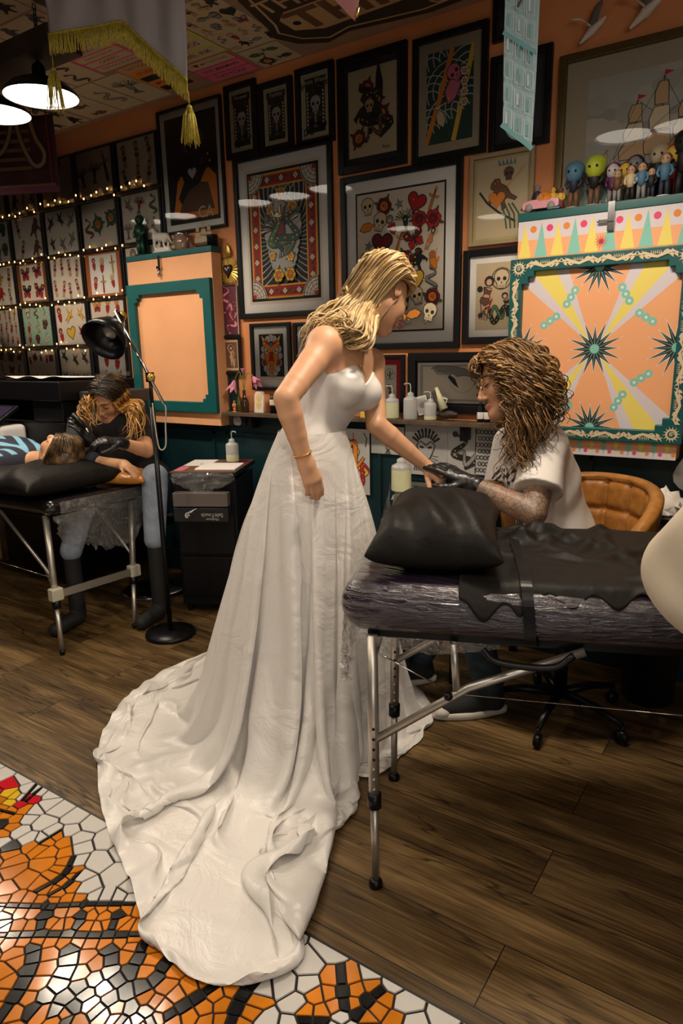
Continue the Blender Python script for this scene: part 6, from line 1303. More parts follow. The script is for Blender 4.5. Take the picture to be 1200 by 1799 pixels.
k = Sdf(); k.chain([wL, wN-wu*.035, wR], [.062, .08, .062], .04); k.ell(lerp(wN, wH, .4), (.17, .12, .22), WT, .05); k.ell(lerp(wN, wH, .9), (.17, .13, .16), WT, .05); k.chain([wL, lerp(wL, wE, .55)], [.066, .062], .02); k.chain([wR, lerp(wR, wE2, .55)], [.066, .062], .02); k.mesh('t_shirt', M_btee, wo, h=.008)
for Wp_, El, tg, sd_, bk in ((wW, wE, Dp(178, 772, 3.44), -1, cv(.1, -.8, -.6)), (wW2, wE2, Dp(140, 748, 3.52), 1, cv(.1, -.6, -.8))):
    k = Sdf(); k.chain([lerp(Wp_, El, .12), Wp_], [.032, .029], .01); hand_sdf(k, Wp_, tg-Wp_, bk, side=sd_, s=.95, curl=(.5, .55, .6, .6), thumb=(.6, .6), wr=.028, gl=.0012); k.mesh('glove', M_glove, wo, h=.0042)
k = Sdf(); hw = wH.copy(); k.ell(hw, (.16, .14, .12), WT, .05); wk1, wa1 = Dp(272, 838, 3.62), Dp(272, 948, 3.62); wk2, wa2 = Dp(150, 870, 3.62), Dp(125, 968, 3.56)
k.chain([hw+wl_*.07, wk1, lerp(wk1, wa1, .5), wa1], [.09, .07, .062, .055], .04); k.chain([hw-wl_*.07, wk2, lerp(wk2, wa2, .5), wa2], [.09, .07, .062, .055], .04); k.mesh('jeans', M_ljean, wo, h=.01)
for a_ in (wa1, wa2):
    k = Sdf(); f0 = a_*1; f0[2] = .05; k.chain([a_+np.array([0, 0, .03]), (f0[0], f0[1], .06), (f0[0]+.02, f0[1]-.15, .035)], [.042, .042, .036], .02); k.mesh('boot', mat('black_leather', (.006, .006, .006), .75), wo, h=.007, cut=lambda X, Y, Z: .002-Z)
M_whs = tones('orange_lock', [(.10, .04, .01), (.24, .10, .02), (.40, .19, .04), (.50, .27, .07)]); M_wh = hair_mat('ombre_hair', [(.05, .02, .006), (.28, .12, .02), (.48, .24, .05)], 14, .4); M_whr = hair_mat('dark_root_hair', [(.012, .008, .006), (.03, .02, .012), (.05, .032, .018)], 24, .3)
k = Sdf(); RW = np.stack(HWB, 1); k.ell(WP(0, -.02, .038), (.083, .098, .086), RW, .02); k.ell(WP(0, -.05, -.03), (.085, .06, .09), RW, .03); k.ell(WP(0, .085, -.03), (.066, .078, .088), RW, .02, '-'); k.mesh('hair', M_whr, wo, h=.007)
for s_, sd_ in ((1, 31), (-1, 32)):
    e1, e2, e3 = (Dp(232, 720, 3.66), Dp(238, 748, 3.64), Dp(226, 778, 3.60)) if HWB[0].dot(_rt)*s_ > 0 else (Dp(150, 705, 3.68), Dp(142, 735, 3.66), Dp(160, 752, 3.62))
    top = [[(0, .08, .085), (s_*.05, .072, .06), (s_*.074, .05, .01)], [(0, .05, .115), (s_*.06, .03, .09), (s_*.088, .01, .02)], [(0, .0, .125), (s_*.06, -.03, .09), (s_*.09, -.04, .02)], [(0, -.05, .11), (s_*.05, -.08, .07), (s_*.085, -.09, .0)]]
    strands('hair', [[WP(*p) for p in g] for g in top], M_whr, wo, 90, (.007, .004), .004, (.004, 9), sd_)
    strands('hair', [[WP(s_*.066, .055, .02), WP(s_*.074, .05, -.03), lerp(WP(s_*.07, .06, -.06), e1, .5), e1, e2, e3], [WP(s_*.085, .01, .02), WP(s_*.09, .0, -.03), e1, lerp(e1, e2, .6)+np.array([.02, 0, 0])*s_, e3+np.array([.0, 0, .02])], [WP(s_*.09, -.04, .02), WP(s_*.10, -.05, -.05), e1+np.array([0, .06, .02]), e2+np.array([0, .05, 0]), e3+np.array([0, .04, .02])]], M_whs, wo, 150, (.0072, .002), .011, (.016, 16), sd_+5, pts=30)
tm = MB().tube([Dp(150, 752, 3.50), Dp(128, 728, 3.50)], [.010, .017], M_blackm, 10).tube([Dp(156, 760, 3.49), Dp(150, 752, 3.50)], [.003, .010], M_chrome, 8); o = tm.build('tattoo_machine', label='black rotary tattoo machine in the gloved hand of the bent-over woman', category='tattoo machine')
# ================= THE CLIENT ON THE FAR TABLE =================
cl = thing('person', 'client with short brown hair lying on the far table in a navy striped top', 'person', (-3.7, -.92, .75))
k = Sdf(); HC = np.array([-3.18, -.95, .90]); HCB = basis((-.30, .12, .94), (.95, -.1, .30)); CP = head_sdf(k, HC, HCB, 1.1, True); cN = np.array([-3.43, -.92, .845]); k.chain([CP(0, -.02, -.06), cN], [.055, .06], .03)
cS1, cS2 = np.array([-3.52, -1.10, .84]), np.array([-3.50, -.72, .84]); cH = np.array([-4.15, -.90, .85]); k.chain([cS1, cS2], [.07, .07], .04); k.ell(lerp(cN, cH, .4), (.22, .17, .105), None, .05)
cE, cWr = np.array([-3.25, -.62, .80]), np.array([-2.98, -.70, .83]); k.chain([cS2, cE, cWr], [.055, .045, .032], .02); k.chain([cS1, np.array([-3.80, -1.14, .80]), np.array([-4.02, -1.08, .84])], [.052, .044, .03], .02)
hand_sdf(k, cWr, (.9, -.2, -.1), (0, 0, 1), side=1, curl=(.3, .3, .35, .4)); hand_sdf(k, np.array([-4.02, -1.08, .85]), (-.7, .5, .1), (0, 0, 1), side=1, curl=(.3, .3, .35, .4))
k.ell(cH, (.16, .16, .10), None, .05)
for q in (-.1, .08): k.chain([cH+np.array([0, q, 0]), np.array([-4.6, -.9+q*1.2, .83]), np.array([-4.95, -.9+q, .80])], [.085, .06, .045], .04)
ltc = lip_test(HC, HCB, 1.02); k.mesh('body', [M_skin3, M_lip, M_jean], cl, h=.009, fmat=lambda c: np.where(c[:, 0] < -4.12, 2, ltc(c).astype(int)))
M_navy = mat('navy_jersey', (.008, .010, .022), .8, bump=.2, scale=12); M_lb = mat('light_blue_stripe', (.16, .36, .50), .8)
k = Sdf(); k.chain([cS1, cS2], [.085, .085], .04); k.ell(lerp(cN, cH, .4), (.25, .20, .125), None, .05); k.ell(cH, (.18, .18, .115), None, .05); k.chain([cS2, lerp(cS2, cE, .7)], [.07, .065], .02); k.chain([cS1, np.array([-3.68, -1.13, .82])], [.07, .068], .02); k.cap(CP(0, 0, 0), cN+np.array([.02, 0, .02]), .07, .055, .01, '-')
def stripe_mat():
    m = mat('striped_navy_jersey', (.008, .010, .022), .8); nt = m.node_tree; N = nt.nodes.new; L = nt.links.new; b = nt.nodes['Principled BSDF']; tc = N('ShaderNodeTexCoord'); sp = N('ShaderNodeSeparateXYZ'); L(tc.outputs['Object'], sp.inputs[0])
    def M(op, a, b_=None, c_=None):
        n = N('ShaderNodeMath'); n.operation = op
        for i, q in enumerate((a, b_, c_)):
            if q is None: continue
            if isinstance(q, (int, float)): n.inputs[i].default_value = q
            else: L(q, n.inputs[i])
        return n.outputs[0]
    x, y, z = sp.outputs; ay = M('ABSOLUTE', M('ADD', y, .95)); v = M('ADD', ay, M('MULTIPLY', x, .35)); band = M('LESS_THAN', M('FRACT', M('MULTIPLY', v, 13.0)), .42)
    on = M('MULTIPLY', M('MULTIPLY', M('GREATER_THAN', x, -3.98), M('LESS_THAN', x, -3.44)), M('GREATER_THAN', z, .90)); on = M('MULTIPLY', on, M('LESS_THAN', ay, .17)); mx = N('ShaderNodeMixRGB'); mx.inputs[1].default_value = (.008, .010, .022, 1); mx.inputs[2].default_value = (.16, .36, .50, 1); L(M('MULTIPLY', band, on), mx.inputs[0]); L(mx.outputs[0], b.inputs['Base Color']); return m
k.mesh('jersey', stripe_mat(), cl, h=.010)
M_ch_ = hair_mat('client_hair', [(.02, .012, .006), (.07, .04, .018), (.20, .12, .05)], 20, .4); k = Sdf(); RC_ = np.stack(HCB, 1); k.ell(CP(0, -.02, .04), (.080, .096, .087), RC_, .02); k.ell(CP(0, .07, -.045), (.08, .085, .09), RC_, .02, '-'); k.mesh('hair', M_ch_, cl, h=.007)
gs = []
for a in np.linspace(-1.5, 1.5, 9): gs.append([CP(.02*math.sin(a), .085, .07), CP(.055*math.sin(a), .05+.0*a, .115), CP(.080*math.sin(a), .0, .12-.04*abs(math.sin(a))), CP(.088*math.sin(a), -.05, .09-.06*abs(math.sin(a))), CP(.085*math.sin(a), -.09, .03-.05*abs(math.sin(a)))])
strands('hair', [g+[lerp(g[-1], np.array([-2.98, -1.0, .86]), .55)] for g in gs], M_ch_, cl, 300, (.0065, .002), .007, (.005, 8), 41)
# ================= SLEEVE AT THE RIGHT EDGE: someone standing by the near table =================
M_crm_ = mat('cream_sweatshirt', (.60, .52, .40), .85, bump=.15, scale=9)
pr = thing('person', 'person in a cream sweatshirt whose bent elbow enters at the right edge', 'person', (.24, -2.0, 0))
o0 = np.array([.24, -2.02, 0]); k = Sdf(); HR = o0+np.array([0, 0, 1.58]); HRB = basis((-.6, .8, -.2), (0, .05, 1)); RP = head_sdf(k, HR, HRB, 1.0)
sL, sR = o0+np.array([-.14, -.10, 1.36]), o0+np.array([.14, .12, 1.36]); k.chain([RP(0, -.02, -.05), o0+np.array([0, 0, 1.38])], [.05, .055], .02); eL = np.array([-.078, -2.015, 1.085]); wLr = np.array([.06, -1.86, 1.02])
k.chain([eL, lerp(eL, wLr, .5), wLr], [.045, .04, .028], .02); hand_sdf(k, wLr, (.8, .5, .0), (-.3, .6, .5), side=1, s=.95); k.chain([sR, o0+np.array([.22, .12, 1.10]), o0+np.array([.12, .2, .98])], [.05, .042, .028], .02); hand_sdf(k, o0+np.array([.12, .2, .98]), (-.8, .2, 0), (0, .9, .3), side=-1, s=.95)
k.mesh('body', M_skin2, pr, h=.009)
k = Sdf(); T0 = np.stack([nz(sL-sR), nz((-.6, .8, 0)), (0, 0, 1.)], 1); k.chain([sL, o0+np.array([0, 0, 1.37]), sR], [.09, .10, .09], .04); k.ell(o0+np.array([0, 0, 1.18]), (.20, .14, .24), T0, .05); k.ell(o0+np.array([0, 0, .98]), (.19, .15, .12), T0, .05)
k.chain([sL, lerp(sL, eL, .5), eL, lerp(eL, wLr, .45), lerp(eL, wLr, .9)], [.10, .095, .088, .078, .05], .03); k.chain([sR, o0+np.array([.23, .12, 1.10]), o0+np.array([.13, .2, .99])], [.09, .08, .05], .03); k.cap(RP(0, -.02, -.03), o0+np.array([0, 0, 1.42]), .055, .06, .01, '-')
k.mesh('sweatshirt', M_crm_, pr, h=.010, disp=lambda v: v+.004*np.sin(v[:, [1, 2, 0]]*45+v[:, [2, 0, 1]]*30))
k = Sdf(); k.ell(o0+np.array([0, 0, .92]), (.17, .13, .12), T0, .05)
for q in (-1, 1): a = T0[:, 0]*q*.09; k.chain([o0+a+np.array([0, 0, .88]), o0+a+np.array([0, 0, .5]), o0+a+np.array([0, 0, .09])], [.095, .07, .055], .03)
k.mesh('trousers', M_jean, pr, h=.012)
for q in (-1, 1): a = T0[:, 0]*q*.09; k = Sdf(); k.chain([o0+a+np.array([0, 0, .06]), o0+a+np.array([-.10, .13, .04])], [.045, .04], .02); k.mesh('shoe', M_canv, pr, h=.008, cut=lambda X, Y, Z: .002-Z)
hk = Sdf(); RR = np.stack(HRB, 1); hk.ell(RP(0, -.02, .04), (.084, .1, .088), RR, .02); hk.ell(RP(0, .085, -.03), (.068, .08, .09), RR, .02, '-'); hk.mesh('hair', M_whr, pr, h=.008)
# ================= MASSAGE TABLES =================
def vinyl_wrapped(name, col):
    m = mat(name, col, .16, coat=1.0); nt = m.node_tree; N = nt.nodes.new; L = nt.links.new; b = nt.nodes['Principled BSDF']
    tc = N('ShaderNodeTexCoord'); mp = N('ShaderNodeMapping'); mp.inputs['Rotation'].default_value = (0, 0, -.384); mp.inputs['Scale'].default_value = (1.0, 16, 34); n = N('ShaderNodeTexNoise'); n.inputs['Scale'].default_value = 2.4; n.inputs['Detail'].default_value = 6; n.inputs['Distortion'].default_value = .8
    bp = N('ShaderNodeBump'); bp.inputs['Strength'].default_value = 1; bp.inputs['Distance'].default_value = .009; L(tc.outputs['Object'], mp.inputs[0]); L(mp.outputs[0], n.inputs['Vector']); L(n.outputs[0], bp.inputs['Height']); L(bp.outputs[0], b.inputs['Normal']); L(bp.outputs[0], b.inputs['Coat Normal']); b.inputs['Coat Roughness'].default_value = .07; return m
M_vin = vinyl_wrapped('film_wrapped_vinyl', (.020, .014, .026)); M_vin2 = mat('black_vinyl', (.007, .006, .007), .22, coat=.7, bump=.5, scale=26)
M_bsheet = mat('black_couch_roll', (.008, .0066, .0056), .55, bump=.6, scale=16, spec=.16); M_cap = mat('ivory_plastic', (.48, .46, .36), .4)
def cushion(T, u, v, L_, Wd, z0, z1, m, par, name, r=.05):
    zc = (z0+z1)/2; hz = (z1-z0)/2; rows = []
    for k in range(13):
        th = -PI/2+PI*k/12; ins = r*(1-math.cos(th)); z = zc+hz*math.sin(th)*1.0; ring = []
        pts = []
        for (cx, cy, a0) in ((L_-r*1.3, r*1.3, -PI/2), (L_-r*1.3, Wd-r*1.3, 0), (r*1.3, Wd-r*1.3, PI/2), (r*1.3, r*1.3, PI)):
            for q in range(7): a = a0+PI/2*q/6; rr_ = r*1.3-ins; pts.append((cx+rr_*math.cos(a), cy+rr_*math.sin(a)))
        rows.append([(T[0]+u[0]*a+v[0]*b, T[1]+u[1]*a+v[1]*b, z) for a, b in pts])
    return MB().rings(rows, m).build(name, par, sub=1)
def pillow(T, ax, ay, sx, sy, h, m, name, par=None, seed=1, tilt=(0, 0), n=30, wr=.006, **tags):
    r = random.Random(seed); ph = [(r.uniform(0, 6), r.uniform(0, 6), r.uniform(8, 22), r.uniform(8, 22)) for _ in range(5)]; rows_t, rows_b = [], []
    def f(i, j):
        x, y = -1+2*i/n, -1+2*j/n; e = (1-abs(x)**2.6)*(1-abs(y)**2.6); e = max(e, 0)**.42; pin = 1-.06*(1-abs(x))*0-.07*(abs(y)*(1-y*y)+0)-.0; X = x*(1-.05*(1-y*y)*abs(x)**3*0)*(1-.10*(1-(abs(y))**2)*0); 
        sxx = x*(.90+.10*abs(y)**3); syy = y*(.90+.10*abs(x)**3); w_ = sum(math.sin(a*x*.5+b+q*y*.35) for a, b, q, d in [(p[2], p[0], p[3], 0) for p in ph])*wr*min(1, e*1.5); return sxx, syy, e, w_
    mb = MB(); vs = []; idx = {}
    for side in (1, -1):
        for i in range(n+1):
            for j in range(n+1):
                if side < 0 and (i in (0, n) or j in (0, n)): idx[(side, i, j)] = idx[(1, i, j)]; continue
                x, y, e, w_ = f(i, j); z = (h*e*(.62 if side > 0 else -.38)+(w_ if side > 0 else 0)); p = (T[0]+ax[0]*x*sx+ay[0]*y*sy, T[1]+ax[1]*x*sx+ay[1]*y*sy, T[2]+z+tilt[0]*x*sx+tilt[1]*y*sy); idx[(side, i, j)] = len(vs); vs.append(p)
    fs = []
    for side in (1, -1):
        for i in range(n):
            for j in range(n): q = (idx[(side, i, j)], idx[(side, i+1, j)], idx[(side, i+1, j+1)], idx[(side, i, j+1)]); fs.append(q if side > 0 else q[::-1])
    mb.add(vs, fs, m, True); o = mb.build(name, par, sub=1)
    for k, v in tags.items(): o[k] = v
    return o
# --- near table ---
A2 = np.array([-.91, -1.735]); u2 = np.array([.927, .375]); v2 = np.array([-.375, .927])
def TP(a, b, z): return np.array([*(A2+u2*a+v2*b), z])
t = thing('massage_table', 'near portable massage table wrapped in cling film, with aluminium legs', 'massage table', (-.5, -1.2, 0))
cushion(A2, u2, v2, 1.75, .58, .708, .845, M_vin, t, 'cushion', .055)
MB().box(TP(.87, .29, .695), (1.6, .46, .022), M_blackm, Matrix.Rotation(math.atan2(u2[1], u2[0]), 3, 'Z')).build('underframe', t)
def leg_at(par, foot, top, r=.0145, clamp=.246, holes=True, foot_r=.019):
    foot, top = np.array(foot), np.array(top); d = nz(top-foot); pt = lambda z: foot+(top-foot)*((z-foot[2])/(top[2]-foot[2]))
    l = MB().tube([pt(clamp), top], r, M_alu, 14).build('leg', par)
    MB().tube([pt(.02), pt(clamp)], r*.74, M_alu, 12).build('lower_leg', l); MB().tube([pt(clamp-.018), pt(clamp+.022)], r*1.28, M_blackp, 14).build('clamp', l); MB().lathe([(0, 0), (foot_r, 0), (foot_r, .012), (r*.9, .022), (0, .022)], M_blackp, foot, 16).build('rubber_foot', l)
    if holes:
        m = MB(); tc_ = nz((CAM-pt(.45))*np.array([1, 1, 0]))
        for k in range(7): p = pt(.285+k*.028)+tc_*(r-.0015); m.lathe([(0, .002), (.0042, .0018), (.0042, 0), (0, 0)], M_blackp if k > 2 else M_alu, p, 10, axis=tc_)
        m.build('adjustment_holes', l)
    return l
near_end = [((-.812, -1.715, 0), TP(.085, .035, .70)), ((-1.003, -1.278, 0), TP(.085, .50, .70))]
for f_, tp_ in near_end: leg_at(t, f_, tp_)
far_end = [(TP(1.68, .02, 0), TP(1.62, .04, .70)), (TP(1.68, .53, 0), TP(1.62, .50, .70))]
for f_, tp_ in far_end: leg_at(t, f_, tp_, holes=False)
for (f_, tp_), b in zip(near_end, (.035, .50)):
    q = lambda z: np.array(f_)+(np.array(tp_)-np.array(f_))*(z/.70)
    MB().tube([q(.415), TP(.33, b, .575), TP(.60, b, .692)], .0115, M_alu, 8).build('brace', t); MB().tube([TP(.30, b, .565), TP(.29, b, .69)], .010, M_alu, 8).build('strut', t)
    MB().tube([q(.66), TP(.28, b+.01, .555)], .0025, M_chrome, 5).build('cable', t); MB().ball(TP(.28, b-.012, .553), .012, M_blackp, 10, 6).build('joint_bolt', t)
    MB().tube([TP(.28, b+.01, .55), TP(1.55, b+.01, .53)], .0016, M_chrome, 5).build('cable', t)
MB().box((np.array(near_end[0][0])*.5+np.array(near_end[1][0])*.5)*np.array([1, 1, 0])+np.array([-.02, .0, .60]), (.012, .40, .022), M_alu, Matrix.Rotation(math.atan2(.437, -.19)-PI/2, 3, 'Z')).build('crossbar', t)
MB().tube(spline([TP(.36, -.008, .70), TP(.40, -.015, .672), TP(.52, -.015, .668), TP(.57, -.008, .70)], 8), .009, M_blackp, 8).build('carry_handle', t)
sp = spline([TP(.44, .40, .866), TP(.45, .20, .864), TP(.455, .05, .862), TP(.46, .0, .835), TP(.465, -.010, .79), TP(.47, -.006, .73), TP(.48, .03, .70), TP(.50, .15, .688)], 6)
MB().rings([[p-np.array([*u2, 0])*.013, p+np.array([*u2, 0])*.013, p+np.array([*u2, 0])*.013+np.array([*v2*.002, .003]), p-np.array([*u2, 0])*.013+np.array([*v2*.002, .003])] for p in sp], M_blackp, smooth=False).build('strap', t)
film_sheet('hanging_film', [TP(.02, -.005, .74), TP(.0, .12, .74), TP(.0, .26, .74)], [TP(.03, .02, .60), TP(-.01, .13, .52), TP(.01, .28, .62)], t, amp=.03, seed=8)
film_sheet('hanging_film', [TP(.10, -.004, .715), TP(.25, -.006, .715), TP(.40, -.004, .712)], [TP(.10, .0, .69), TP(.25, .0, .675), TP(.40, .0, .70)], t, amp=.006, seed=9)
# crumpled black couch-roll sheet
r = random.Random(12); n1, n2 = 90, 44; vs = []; fs = []
rgn = np.random.RandomState(3); cre = [(rgn.uniform(.2, 1.4), rgn.uniform(0, .6), rgn.uniform(0, PI), rgn.uniform(.04, .2), rgn.uniform(.008, .024)) for _ in range(60)]
for i in range(n1+1):
    for j in range(n2+1):
        a = .30+1.30*i/n1; b = -.002+.575*j/n2; z = .853; b += .012*math.sin(i*.9+1)*(1-j/n2)**6+(.02 if i > 10 else .0)*(1-j/n2)**4
        if b < .06: z -= (.06-b)**2*16
        for (ca, cb_, th, ln, am) in cre:
            da, db = a-ca, b-cb_; s_ = da*math.cos(th)+db*math.sin(th); q_ = -da*math.sin(th)+db*math.cos(th); z += am*math.exp(-(q_/.013)**2)*math.exp(-(s_/ln)**2)
        if a > 1.1: z += .0
        vs.append(TP(a, b, z+.003*math.sin(a*9+b*14)))
for i in range(n1):
    for j in range(n2): k = i*(n2+1)+j; fs.append((k, k+n2+1, k+n2+2, k+1))
o = MB().add(vs, fs, M_bsheet, True).build('couch_cover', sub=1, label='crumpled black paper sheet laid over the near massage table', category='sheet'); sd_ = o.modifiers.new('sol', 'SOLIDIFY'); sd_.thickness = .002; sd_.offset = 1
pillow(TP(.235, .30, .905), nz((*u2, 0)), nz((*v2, 0)), .175, .27, .18, M_bsheet, 'pillow', seed=4, wr=.005, label='black paper-covered pillow at the end of the near table', category='pillow')
# --- far table ---
A3 = np.array([-2.945, -1.215]); u3 = nz((-1, -.04)); v3 = nz((.045, 1))
def TQ(a, b, z): return np.array([*(A3+u3*a+v3*b), z])
t = thing('massage_table', 'far black massage table the client lies on, its end draped in cling film', 'massage table', (-3.6, -.9, 0))
cushion(A3-u3*.03, u3, v3, 1.75, .64, .662, .735, M_vin2, t, 'cushion', .032)
MB().box(TQ(.87, .32, .648), (1.6, .52, .022), M_blackm).build('underframe', t)
e3 = [((-2.84, -1.272, 0), TQ(.045, .035, .655)), ((-2.804, -.866, 0), TQ(.045, .53, .655))]
for f_, tp_ in e3: leg_at(t, f_, tp_, r=.016, clamp=.235, holes=False, foot_r=.012)
for f_, tp_ in ((TQ(1.66, .04, 0), TQ(1.62, .06, .655)), (TQ(1.66, .58, 0), TQ(1.62, .56, .655))): leg_at(t, f_, tp_, r=.016, holes=False)
pz = lambda e, z: np.array(e[0])+(np.array(e[1])-np.array(e[0]))*(z/.655)
a, b = pz(e3[0], .285), pz(e3[1], .285); mid = (a+b)/2; an = math.atan2((b-a)[1], (b-a)[0])
MB().box(mid+np.array([.017, 0, 0]), (np.linalg.norm(b-a)-.05, .012, .036), M_alu, Matrix.Rotation(an, 3, 'Z')).build('crossbar', t)
for q in (a, b): MB().box(q+np.array([.006, 0, 0]), (.060, .046, .062), M_cap, Matrix.Rotation(an, 3, 'Z')).build('corner_clamp', t, bevel=.006)
for e, b_ in zip(e3, (.035, .53)): MB().tube([pz(e, .36), TQ(.42, b_, .645)], .009, M_alu, 8).build('brace', t); MB().tube([pz(e, .30), TQ(.10, b_, .375)], .006, M_alu, 8).build('strut', t)
MB().tube([pz(e3[0], .36), TQ(1.5, .035, .40)], .0018, M_chrome, 5).build('cable', t)
film_sheet('hanging_film', [TQ(-.034, .02, .66), TQ(-.037, .25, .665), TQ(-.037, .45, .66), TQ(-.035, .62, .66)], [TQ(-.04, .04, .54), TQ(-.05, .22, .46), TQ(-.05, .42, .44), TQ(-.04, .62, .58)], t, amp=.034, seed=15, n=20, k=9)
film_sheet('hanging_film', [TQ(-.036, .06, .725), TQ(-.040, .30, .725), TQ(-.036, .60, .725)], [TQ(-.038, .06, .665), TQ(-.041, .30, .665), TQ(-.038, .60, .665)], t, amp=.004, seed=16)
pillow(TQ(.24, .20, .792), (1, .05, 0), (0, 1, 0), .26, .30, .15, M_bsheet, 'pillow', seed=7, wr=.004, label='flat black pillow under the head of the client on the far table', category='pillow')
M_amb = mat('amber_vinyl', (.42, .16, .02), .25, coat=.5, bump=.3, scale=12)
pillow(TQ(.02, .52, .765), (.9, .4, 0), (-.4, .9, 0), .13, .11, .075, M_amb, 'arm_rest', seed=9, wr=.002, label='amber film-wrapped arm cushion beneath the tattooed arm', category='cushion')
# stool under the woman
t = thing('stool', 'black stool with a round chrome base under the bent-over woman', 'stool', (-3.17, -.40, 0)); sx_, sy_ = -3.17, -.40
MB().lathe([(0, .43), (.16, .43), (.175, .45), (.17, .485), (.1, .50), (0, .50)], M_vin2, (sx_, sy_, 0), 28).build('seat', t); MB().tube([(sx_, sy_, .03), (sx_, sy_, .43)], .022, M_chrome, 12).build('post', t)
MB().lathe([(0, .004), (.20, .004), (.205, .012), (.17, .024), (.03, .045), (0, .045)], M_chrome, (sx_, sy_, 0), 36).build('base', t)
# ================= SMALL THINGS =================
M_poly = mat('milky_plastic', (.60, .60, .58), .35, trans=.35, sss=.1); M_liq = mat('pale_soap', (.58, .58, .36), .3, sss=.2); M_amber = mat('brown_glass', (.035, .016, .006), .08, coat=.5)
def squeeze(x, y, z, r, h, lab, liq=0.0, tube=True, group='squeeze bottles', bend=1, tilt=None, cap=M_poly):
    t = thing('squeeze_bottle', lab, 'bottle', (x, y, z), group); c = (x, y, z)
    MB().lathe([(0, 0), (r*.94, 0), (r, .006), (r, h*.70), (r*.94, h*.76), (r*.5, h*.82), (r*.42, h*.84)], M_poly, c, 24).build('body', t)
    if liq: MB().lathe([(r*1.004, .005), (r*1.008, .008), (r*1.008, h*liq), (r*1.002, h*liq+.002)], M_liq, c, 24).build('liquid', t)
    MB().lathe([(r*.46, h*.82), (r*.46, h*.93), (r*.3, h*.96), (r*.12, h*.985), (0, h*.985)], cap, c, 18).build('cap', t)
    if tube: MB().tube(spline([(x, y, z+h*.95), (x, y, z+h*1.18), (x-.006*bend, y, z+h*1.27), (x-.028*bend, y, z+h*1.27), (x-.034*bend, y-.002, z+h*1.24)], 6), .003, M_poly, 6).build('spout', t)
    return t
SZ = 1.072
def S_(px, py=735): p = W(px, py, -.075); return p[0], -.075
x, y = S_(689); squeeze(x, y, SZ, .034, .125, 'squeeze bottle of pale yellow soap, leftmost squeeze bottle on the shelf', .62, True)
x, y = S_(721); squeeze(x, y, SZ, .034, .135, 'tall clear squeeze bottle with a hooked spout in front of the red mat edge', 0, True)
x, y = S_(756); squeeze(x, y, SZ, .030, .105, 'smaller clear squeeze bottle in front of the whale picture', .18, True)
x, y = S_(672); t = thing('small_bottle', 'little white bottle with a blue label and black cap on the shelf', 'bottle', (x, y, SZ)); MB().lathe([(0, 0), (.019, 0), (.020, .004), (.020, .062), (.012, .072)], M_white, (x, y, SZ), 18).build('body', t); MB().lathe([(.0203, .008), (.0206, .009), (.0206, .046), (.0203, .047)], mat('label_blue', (.02, .16, .50), .5), (x, y, SZ), 18).build('label', t); MB().lathe([(0, .07), (.014, .07), (.014, .088), (0, .089)], M_blackp, (x, y, SZ), 16).build('cap', t)
t = thing('yellow_box', 'small yellow box on the shelf at the bust of the bride', 'box', (W(645, 725, -.08)[0], -.08, SZ)); x = W(645, 725, -.08)[0]; MB().bx(x-.03, x+.03, -.10, -.06, SZ, SZ+.03, INK['yellow']).build('box', t, bevel=.002)
for px, lb in ((862, 'left one of two black ink bottles near the face of the man'), (874, 'right one of two black ink bottles near the face of the man')):
    x = W(px-18, 735, -.06)[0]; t = thing('ink_bottle', lb, 'bottle', (x, -.06, SZ), 'black ink bottles'); MB().lathe([(0, 0), (.014, 0), (.015, .004), (.015, .06), (.010, .07), (.010, .078), (.004, .105), (0, .106)], M_blackp, (x, -.06, SZ), 16).build('body', t); MB().lathe([(.0152, .015), (.0155, .016), (.0155, .045), (.0152, .046)], M_white, (x, -.06, SZ), 16).build('label', t)
r = random.Random(6)
for i, (px, a, m_, lb) in enumerate(((742, -.25, 'white', 'pale photo card leaning on the whale picture, behind the small bottle'), (772, .35, 'black', 'dark photo card with a white border leaning right of the small bottle'))):
    p = W(px, 712, -.035-.008*i); t = thing('photo_card', lb, 'photo', tuple(p)); Ry = Matrix.Rotation(a, 3, 'Y'); mb = MB().box(p, (.06, .0015, .09), M_white, Ry); mb.build('card', t)
    c = Canvas(p+np.array([0, -.001, 0]), np.array(Ry @ Vector((1, 0, 0))), np.array(Ry @ Vector((0, 0, 1)))); c.rect(-.025, -.035, .025, .038, 'ltgrey' if i == 0 else 'black'); c.circ(0, 0, .015, 'grey' if i == 0 else 'drkred'); c.mb.build('print', t)
p = W(785, 735, -.07); k = Sdf()
for q in range(7): k.ell((p[0]+r.uniform(-.07, .06), -.07+r.uniform(-.012, .012), SZ+.012+r.uniform(0, .025)), (r.uniform(.012, .03), r.uniform(.01, .016), r.uniform(.008, .018)), None, .01)
k.chain([(p[0]-.02, -.07, SZ+.03), (p[0]-.05, -.06, SZ+.09), (p[0]-.075, -.055, SZ+.13)], [.012, .016, .010], .01)
k.mesh('crab_shell', mat('dark_shell', (.05, .04, .035), .5, var=.6, scale=60), None, h=.004, label='jumble of dark dried shells and claws on the shelf before the whale picture', category='shell')
MB().tube([(p[0]-.055, -.075, SZ+.155), (p[0]-.01, -.08, SZ+.055)], [.008, .020], M_liq, 12).build('tilted_tube', label='pale green tapering tube leaning over the dark shells', category='tube')
